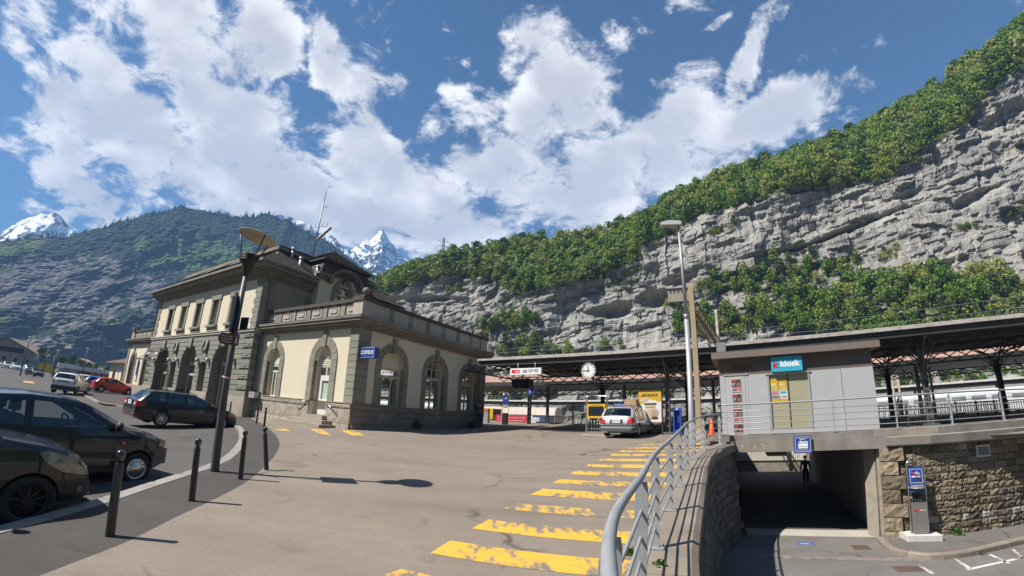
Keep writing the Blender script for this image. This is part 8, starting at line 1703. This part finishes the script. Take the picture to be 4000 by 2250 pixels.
# ================================================================ STREET FURNITURE, PEOPLE, DISTANT LEFT
BOLM = M('black_bollard_paint', (.014,.015,.017), .38, .2, 6, .001, 60, coat=.4); BSTEEL = M('dark_grey_lamp_steel', (.085,.08,.078), .5, .15, 4, metal=.3)
bol_base = MB().lathe([(.0,0),(.052,0),(.05,.01),(.046,.76),(.044,.775),(.036,.785),(.036,.79)], 18).mesh('bollard_post', BOLM); bol_ball = MB().lathe([(0,.785),(.018,.787),(.018,.795),(.035,.81),(.049,.845),(.051,.868),(.045,.895),(.028,.915),(0,.922)], 18).mesh('ball_top', M('shiny_bollard_ball', (.02,.022,.026), .18, .1, 5, coat=.8))
for (x, y, lab, tilt) in ((-4.19,4.19,'nearest black ball-topped bollard, in front of the near black cars',0), (-4.555,5.993,'second black bollard from the front, right of the black hatchback nose',0), (-4.93,7.84,'third black bollard, standing just right of the dark lamp post foot',0), (-5.05,9.0,'bent black bollard leaning to the left behind the lamp post',1), (-10.41,17.95,'black bollard right of the letter boxes before the station wing',0), (-12.57,20.9,'black bollard below the letter boxes before the station wing',0), (-15.3,22.5,'thin far bollard in front of the station corner, right of the estate car nose',0), (-36.3,36.9,'tiny bollard at the front of the red parked car',0)):
    t = thing('bollard', lab, 'bollard', G3(x, y, -.005), 0, 'black bollards along the pavement'); link('post', bol_base, t); link('ball_top', bol_ball, t)
    if tilt: t.rotation_euler = (R(-3), R(-11), 0)
# modern lamp with a tilted disc reflector, carrying direction signs
la = thing('disc_lamp', 'dark lamp post with a tilted pale disc reflector on three arms, carrying signs', 'street lamp', G3(-5.75, 8.18, -.01), R(8))
MB().tube([(0,0,-.05),(0,0,.05),(0,0,1.6),(0,0,4.1)], [.088,.086,.075,.055], 18).build('pole', BSTEEL, la)
m = MB(); m.lathe([(.055,4.05),(.075,4.12),(.17,4.44),(.175,4.46)], 18)
for z in (4.40, 4.44, 4.48, 4.52): m.lathe([(.15,z),(.215,z+.005),(.215,z+.022),(.15,z+.026)], 22)
m.build('uplight_cone', M('uplight_metal', (.05,.042,.036), .5, .1, 5, metal=.4), la)
disc = Matrix.Rotation(R(9), 4, 'Y') @ Matrix.Rotation(R(-5), 4, 'X'); dc = Vector((.08, 0, 4.98))
o = MB().lathe([(0,.02),(.40,.015),(.435,.0),(.435,-.008),(.40,-.012),(0,-.02)], 40).build('reflector_disc', M('stained_reflector', (.54,.47,.34), .7, .12, 3, col2=(.30,.22,.12), fac=.66), la, dc, disc.to_euler())
m = MB()
for a in (75, 195, 318): p0 = Vector((.15*math.cos(R(a)), .15*math.sin(R(a)), 4.35)); p1 = dc+disc.to_3x3() @ Vector((.40*math.cos(R(a)), .40*math.sin(R(a)), 0)); m.tube([p0, p1], .017, 6)
m.build('reflector_arm', BSTEEL, la)
MB().tube([(0,0,1.86),(0,0,1.9)], .0775, 16).build('sticker_band', M('sticker', (.6,.5,.5), .6, .3, 30, col2=(.5,.1,.1)), la)
vd_ = Vector((-5.75, 8.18, 0)).normalized(); face = math.atan2(vd_.y, vd_.x)
bs = thing('direction_sign', 'brown arrow-shaped footpath sign with white lettering and a walking figure on the lamp post', 'sign', G3(-5.75, 8.18, 2.66), R(22)); BRS = M('sign_brown', (.13,.05,.022), .5, .06, 4)
MB().prism([(-.30,.0),(-.24,.115),(.14,.115),(.14,-.115),(-.24,-.115)], -.105, -.085, 'y').build('plate', BRS, bs)
for k, tx in enumerate(('Abbaye-Trésor', 'Grotte aux Fées', 'Forts-Château')): text_mesh(tx, .052, WHITE, bs, (-.115, -.107, .058-.058*k), (R(90), 0, 0), sx=.72)
m = MB(); m.lathe([(0,-.003),(.016,-.003),(.016,0)], 10, (.085, -.106, .075), 'y'); m.tube([(.085,-.107,.05),(.085,-.107,-.01),(.06,-.107,-.075)], .013, 5).tube([(.085,-.107,-.01),(.11,-.107,-.075)], .011, 5).tube([(.06,-.107,.0),(.085,-.107,.045),(.115,-.107,.0)], .008, 5); m.build('walking_figure', WHITE, bs)
ss = thing('parking_sign', 'grey framed rectangular sign seen almost edge-on, on the left of the lamp post', 'sign', G3(-5.75, 8.18, 2.82), R(118)); ALU = M('sign_back_aluminium', (.30,.31,.31), .4, .1, 5, metal=.6)
MB().box(-.29, .22, .06, .085, 0, .78).build('plate', M('dark_sign_face', (.05,.055,.06), .4), ss); m = MB(); m.box(-.31, .24, .055, .095, -.02, 0); m.box(-.31, .24, .055, .095, .78, .80); m.box(-.31, -.29, .055, .095, 0, .78); m.box(.22, .24, .055, .095, 0, .78); m.build('frame', ALU, ss); m = MB()
for q in range(3): m.box(-.2+q*.15, -.08+q*.15, .05, .058, .12, .42+.1*q)
m.build('sign_print', M('sign_print_blue', (.08,.13,.25), .5), ss)
s2 = thing('parking_sign', 'dark blue sign seen from behind, on the right side of the lamp post', 'sign', G3(-5.75, 8.18, 2.92), R(-14)); MB().box(.06, .28, .05, .075, -.02, .24).build('plate', M('sign_dark_back', (.02,.03,.045), .5), s2)
# ---- people
SKIN = M('skin', (.36,.21,.15), .6, .08, 8)
def body_mesh(name, joints, edges, mat, sub=2):
    me = bpy.data.meshes.new(name); me.from_pydata([j[0] for j in joints], edges, []); o = bpy.data.objects.new(name, me); COL.objects.link(o)
    md = o.modifiers.new('s', 'SKIN'); sv = me.skin_vertices[0].data
    for i, j in enumerate(joints): sv[i].radius = (j[1], j[2] if len(j) > 2 else j[1]); sv[i].use_root = (i == 0)
    o.modifiers.new('d', 'SUBSURF').levels = sub; o.modifiers['d'].render_levels = sub
    dg = bpy.context.evaluated_depsgraph_get(); r = bpy.data.meshes.new_from_object(o.evaluated_get(dg)); bpy.data.objects.remove(o)
    r.materials.clear(); r.materials.append(mat); r.polygons.foreach_set('use_smooth', [True]*len(r.polygons)); r.update(); return r
def person(label, p, rz, top_m, leg_m, hair_m, pose='stand', h=1.75, held=None):
    t = thing('person', label, 'person', p, rz); k = h/1.75
    st_ = pose == 'walk'; lx, rx = (-.16, .16) if st_ else (0.02, -.02)
    # nude body: one continuous figure (skin), head with face, then clothes as close shells
    hip = .93; J = [((0,0,hip),.115,.10), ((0,0,1.15),.115,.09), ((0,.0,1.38),.15,.095), ((0,0,1.49),.06,.055), ((0,-.01,1.56),.055,.055), ((0,-.015,1.66),.085,.098), ((0,-.01,1.73),.06,.07)]
    E_ = [(0,1),(1,2),(2,3),(3,4),(4,5),(5,6)]
    for sx, ly in ((-1, lx), (1, rx)):
        b = len(J); J += [((sx*.095,0,hip-.06),.09,.09), ((sx*.10,-ly*.5-.01,.50),.062,.062), ((sx*.10,ly*.7+.02,.10),.04,.045), ((sx*.105,ly*.7-.02,.035),.04,.03), ((sx*.12,ly*.7-.15,.03),.04,.025)]; E_ += [(0,b),(b,b+1),(b+1,b+2),(b+2,b+3),(b+3,b+4)]
    hands = []
    for sx, ly in ((-1, -lx), (1, -rx)):
        b = len(J)
        if pose == 'reading': J += [((sx*.19,0,1.41),.055,.055), ((sx*.235,.03,1.15),.042,.042), ((sx*.10,-.20,1.12),.032,.032), ((sx*.05,-.25,1.13),.03,.03)]
        else: J += [((sx*.19,0,1.41),.055,.055), ((sx*.235,ly*.4,1.14),.042,.042), ((sx*.25,ly*1.2-.04,.90),.032,.032), ((sx*.25,ly*1.3-.05,.82),.03,.022)]
        E_ += [(2,b),(b,b+1),(b+1,b+2),(b+2,b+3)]; hands.append((J[b+3][0], J[b+2][0], sx))
    me = body_mesh('body', J, E_, SKIN); bo = link('body', me, t, None, None, (k,k,k))
    def shell(nm, idx, grow, mat, extra=None):
        mp = {a: i for i, a in enumerate(idx)}; J2 = [(J[a][0], J[a][1]+grow, J[a][2]+grow) for a in idx]; E2 = [(mp[a], mp[b]) for a, b in E_ if a in mp and b in mp]; return link(nm, body_mesh(nm, J2, E2, mat), bo, None, None, None)
    n = len(J); shell('jacket', [0,1,2,17,18,19,21,22,23], .022, top_m); shell('trousers', [0,7,8,9,12,13,14], .018, leg_m); shell('shoes', [10,11], .012, IRON); shell('shoes', [15,16], .012, IRON)
    m = MB(); m.lathe([(0,.135),(.05,.125),(.085,.085),(.095,.03),(.085,-.01),(.07,-.03)], 14, (0, .012, 1.645)); m.build('hair', hair_m, bo, None, None)
    m = MB(); m.lathe([(0,0),(.012,.01),(.014,.03),(0,.045)], 8, (0,-.112,1.63)); m.tube([(-.095,0,1.62),(-.10,.0,1.67)], .018, 6).tube([(.095,0,1.62),(.10,.0,1.67)], .018, 6); m.build('nose_and_ears', SKIN, bo)
    m = MB(); m.lathe([(0,-.008),(.011,0),(0,.008)], 8, (-.034,-.098,1.665), 'y').lathe([(0,-.008),(.011,0),(0,.008)], 8, (.034,-.098,1.665), 'y'); m.build('eyes', IRON, bo); MB().box(-.025, .025, -.106, -.095, 1.595, 1.603).build('mouth', M('lips', (.25,.10,.08), .6), bo)
    for (hp, wp, sx) in hands:                # palm, four fingers of unequal length and a thumb
        d = (Vector(hp)-Vector(wp)).normalized(); s_ = Vector((1,0,0)) if abs(d.z) > .5 else Vector((0,0,1)); m = MB()
        for q, ln in enumerate((.062, .074, .07, .055)):
            a = Vector(hp)+d*.03+s_*(.018*(q-1.5)); cur = Vector((0,-.4,-.3)) if pose == 'reading' else Vector((0,-.25,0)); m.tube([a, a+d*ln*.5, a+d*ln*.85+cur*ln*.5], [.010,.009,.007], 6)
        th = Vector(hp)-d*.01; m.tube([th, th+Vector((-sx*.02,-.03,.01)), th+Vector((-sx*.022,-.05,0))+d*.02], [.011,.010,.008], 6); m.build('fingers', SKIN, bo)
    if held: MB().box(-.04, .04, -.30, -.285, 1.12, 1.25).build('phone', IRON, bo)
    return t
DENIM = M('blue_denim', (.035,.06,.13), .9, .2, 6); BLJ = M('blue_jacket', (.02,.075,.17), .8, .15, 4); HAIRG = M('grey_brown_hair', (.12,.10,.085), .8, .2, 20); BLKC = M('black_clothes', (.02,.02,.022), .9, .2, 4)
pm = CB+NB*10.35+UB*.62; person('man in a blue jacket and jeans standing by the last side window', (pm.x, pm.y, gzf(pm.x, pm.y)), RB+R(40), BLJ, DENIM, HAIRG, 'reading', 1.78)
bg_ = thing('bag', 'dark rucksack lying on the ground left of the man in blue', 'bag', G3(*(pm-NB*.62-UB*.15).xy)); m = MB().lathe([(0,0),(.19,.02),(.23,.16),(.19,.30),(.08,.36),(0,.37)], 14); m.build('sack', BLKC, bg_, None, None); MB().tube([(-.1,-.2,.1),(-.14,-.26,.22),(-.05,-.2,.33)], .02, 5).build('strap', BLKC, bg_)
person('silhouetted person walking away through the dark underpass', PB(3.9, 30.5, ZL), RB+math.pi, BLKC, BLKC, HAIRG, 'walk', 1.76)
pp = gpoint(-90.5, 66.5, gz); person('small figure in dark top and blue jeans beside the black people carrier', pp, R(200), BLKC, DENIM, HAIRG, 'stand', 1.75)
# ---- far left: gabled house, village, lamp posts, signs
def house(lab, p, rz, w, d, h, rh, wallm, roofm, wins=3):
    t = thing('house', lab, 'house', p, rz); MB().box(-w/2, w/2, 0, d, -3, h).build('wall', wallm, t); m = MB(); m.prism([(-w/2,h),(w/2,h),(0,h+rh)], .02, d-.02, 'y'); m.build('gable', wallm, t)
    m = MB()
    for sx in (-1, 1): m.add([(0,-.8,h+rh+.15),(sx*(w/2+.9),-.8,h-.35),(sx*(w/2+.9),d+.8,h-.35),(0,d+.8,h+rh+.15),(0,-.8,h+rh-.05),(sx*(w/2+.9),-.8,h-.55),(sx*(w/2+.9),d+.8,h-.55),(0,d+.8,h+rh-.05)], [(0,1,2,3),(7,6,5,4),(0,4,5,1),(1,5,6,2),(2,6,7,3)])
    m.build('roof', roofm, t)
    for k in range(wins): x = -w/2+w*(k+.5)/wins; MB().box(x-.5, x+.5, -.06, .02, .8, 2.3).build('window', IRON, t)
    return t
HW1 = M('grey_house_wall', (.34,.30,.26), .9, .12, .5); HR1 = M('brown_house_roof', (.17,.12,.10), .9, .2, .6); HR2 = M('salmon_roof_tile', (.33,.21,.155), .9, .2, .5)
hh = house('grey gabled house with wide brown roof behind the far row of parked cars', (-186,121,1.0), R(32), 20, 16, 5.2, 4.0, HW1, HR1, 5); MB().box(-6, 6, -.08, .02, 4.1, 5.9).build('loft_window', IRON, hh)
for lab, az_, el_, d_, w_, rm_ in (('salmon roofed house left of the flag poles', -55.4, 1.2, 240, 14, HR2), ('pale house with a salmon roof among the trees beyond the car park', -52.9, 1.2, 230, 11, HR2), ('low red roofed shed beyond the car park', -51.6, 1.0, 260, 12, M('dull_red_roof', (.25,.07,.06), .9)), ('small pale house with a pinkish roof left of the station annex', -49.9, 1.0, 240, 11, HR2), ('house with a brown roof far behind the lamp posts', -53.9, 1.35, 300, 15, HR1), ('house low on the wooded slope behind the annex', -50.6, 1.35, 330, 14, HR2)):
    a = R(az_); house(lab, (d_*math.sin(a), d_*math.cos(a), d_*math.tan(R(el_))-3.4), R(random.uniform(10, 70)), w_, w_*.8, 3.2, w_*.2, HW1, rm_, 2)
for i, (az_, d_, h_, lab) in enumerate(((-50.05,110,6.2,'dark lamp post with a pale head left of the station annex'), (-52.66,115,5.2,'dark lamp post between the white van and the yellow container'), (-55.33,100,6.4,'dark lamp post in the middle of the far parked cars'), (-53.55,130,6.0,'slim lamp post behind the black people carrier'))):
    a = R(az_); p = gpoint(d_*math.sin(a), d_*math.cos(a), gz); t = thing('lamp_post', lab, 'street lamp', p, 0, 'lamp posts round the car park'); MB().tube([(0,0,0),(0,0,h_)], [.12,.07], 8).build('pole', BSTEEL, t); MB().lathe([(0,-.3),(.12,-.28),(.3,.05),(.28,.12),(0,.16)], 10, (0,0,h_+.2)).build('head', HEADM, t)
for az_, d_, lab in ((-54.28,150,'blue and white banner flag on a pole at the far end of the car park'), (-52.85,120,'blue banner flag beside the yellow container'), (-53.5,160,'second small banner flag behind the parked cars')):
    a = R(az_); t = thing('banner_flag', lab, 'flag', gpoint(d_*math.sin(a), d_*math.cos(a), gz), R(30)); MB().tube([(0,0,0),(0,0,4.4)], .05, 6).build('pole', GALV, t); MB().box(.05, .75, -.01, .01, 1.6, 4.2).build('cloth', M('flag_blue', (.12,.26,.45), .7, .2, 2), t)
a = R(-53.0); t = thing('yellow_container', 'yellow container box beyond the white van', 'container', gpoint(150*math.sin(a), 150*math.cos(a), gz), R(30)); MB().box(-2.6, 2.6, -1, 1, .1, 2.2).build('box', yel, t); MB().box(-2.6, -2.5, -1.02, 1.02, 0, 2.25).build('end_frame', yel, t)
a = R(-49.0); t = thing('market_tent', 'low white tent roof over red boxes left of the station annex', 'tent', gpoint(120*math.sin(a), 120*math.cos(a), gz), R(35)); MB().prism([(-4,1.9),(4,1.9),(3,2.7),(-3,2.7)], -2, 2, 'y').build('roof', WHTC, t); MB().box(-3.8, 3.8, -1.8, 1.8, 0, 1.85).build('wall', M('brick_red_wall', (.28,.09,.06), .9, .3, 1), t)
for (x, y, lab) in ((-52.5,45.5,'small blue parking sign on a post before the annex wall'), (-57,50.5,'second blue parking sign farther along the annex'), (-46.2,43.6,'blue parking sign nearest the left wing of the station')):
    t = thing('blue_parking_sign', lab, 'sign', gpoint(x, y, gz), RB); MB().tube([(0,0,0),(0,0,2.7)], .03, 6).build('post', GALV, t); MB().box(-.2, .2, -.04, -.02, 2.0, 2.7).build('plate', BLUE, t)
wp = thing('wall_poster', 'tall white and blue vertical sign on the left wing wall between its arches', 'sign', CB+UB*-33.1+NB*-.06+Vector((0,0,.3)), RB); MB().box(-.22, .22, -.03, 0, .5, 2.0).build('blue_plate', BLUE, wp); MB().box(-.2, .2, -.03, 0, 0, .48).build('white_plate', WHITEP, wp)
for az_, d_, s, lab in ((-54.0,210,1.1,'dark pine among the houses behind the car park'), (-52.2,200,.9,'dark conifer beside the salmon roofed house'), (-51.2,215,1.0,'round dark tree left of the low red shed'), (-50.5,205,.9,'dark tree above the white van'), (-49.6,190,.7,'small tree beside the pale house near the annex'), (-55.0,225,1.0,'tree behind the gabled grey house'), (-53.3,240,1.1,'broad tree above the yellow container'), (-48.9,230,.9,'tree just left of the station annex roof'), (-51.8,260,1.2,'tall tree beyond the red shed'), (-47.8,240,.9,'tree half hidden by the annex roof')):
    a = R(az_); plant_tree('tree', lab, (d_*math.sin(a), d_*math.cos(a), d_*math.tan(R(.1))-1), s, random.uniform(0, 6), 3, 'dark trees behind the car park')
pts = []; sc = []
for k in range(420):
    a = RNG.uniform(-72, -40); d_ = RNG.uniform(255, 420); pts.append((d_*math.sin(R(a)), d_*math.cos(R(a)), -2.4+max(0, (d_-300)*.06))); sc.append(RNG.uniform(.6, 1.2))
stuff_points('valley_trees', pts, sc, CROWNS[2:], LEAFD)
# pieces that were built in one go but stand apart become objects of their own
def split_loose(names):
    for o in [o for o in COL.objects if o.type == 'MESH' and o.name.split('.')[0] in names and not o.get('kind')]:
        bm = bmesh.new(); bm.from_mesh(o.data); bm.verts.ensure_lookup_table(); seen = set(); isl = []
        for v in bm.verts:
            if v.index in seen: continue
            st = [v]; seen.add(v.index); g = []
            while st:
                q = st.pop(); g.append(q.index)
                for e in q.link_edges:
                    w = e.other_vert(q)
                    if w.index not in seen: seen.add(w.index); st.append(w)
            isl.append(set(g))
        bm.free()
        if len(isl) < 2: continue
        src = o.data
        for k, g in enumerate(isl):
            b2 = bmesh.new(); b2.from_mesh(src); b2.verts.ensure_lookup_table(); bmesh.ops.delete(b2, geom=[v for v in b2.verts if v.index not in g], context='VERTS'); me = bpy.data.meshes.new(src.name); b2.to_mesh(me); b2.free()
            for m in src.materials:
                if m.name not in me.materials: me.materials.append(m)
            if k == 0: o.data = me
            else:
                c = o.copy(); c.data = me; COL.objects.link(c)
split_loose({'door_reveal', 'quoin_core', 'side_passage', 'brown_side', 'plinth_core', 'pit_wall', 'side_wall', 'plinth_ledge', 'balustrade_coping', 'rain_pipe', 'porch_stay', 'hanger', 'handrail_bracket'})
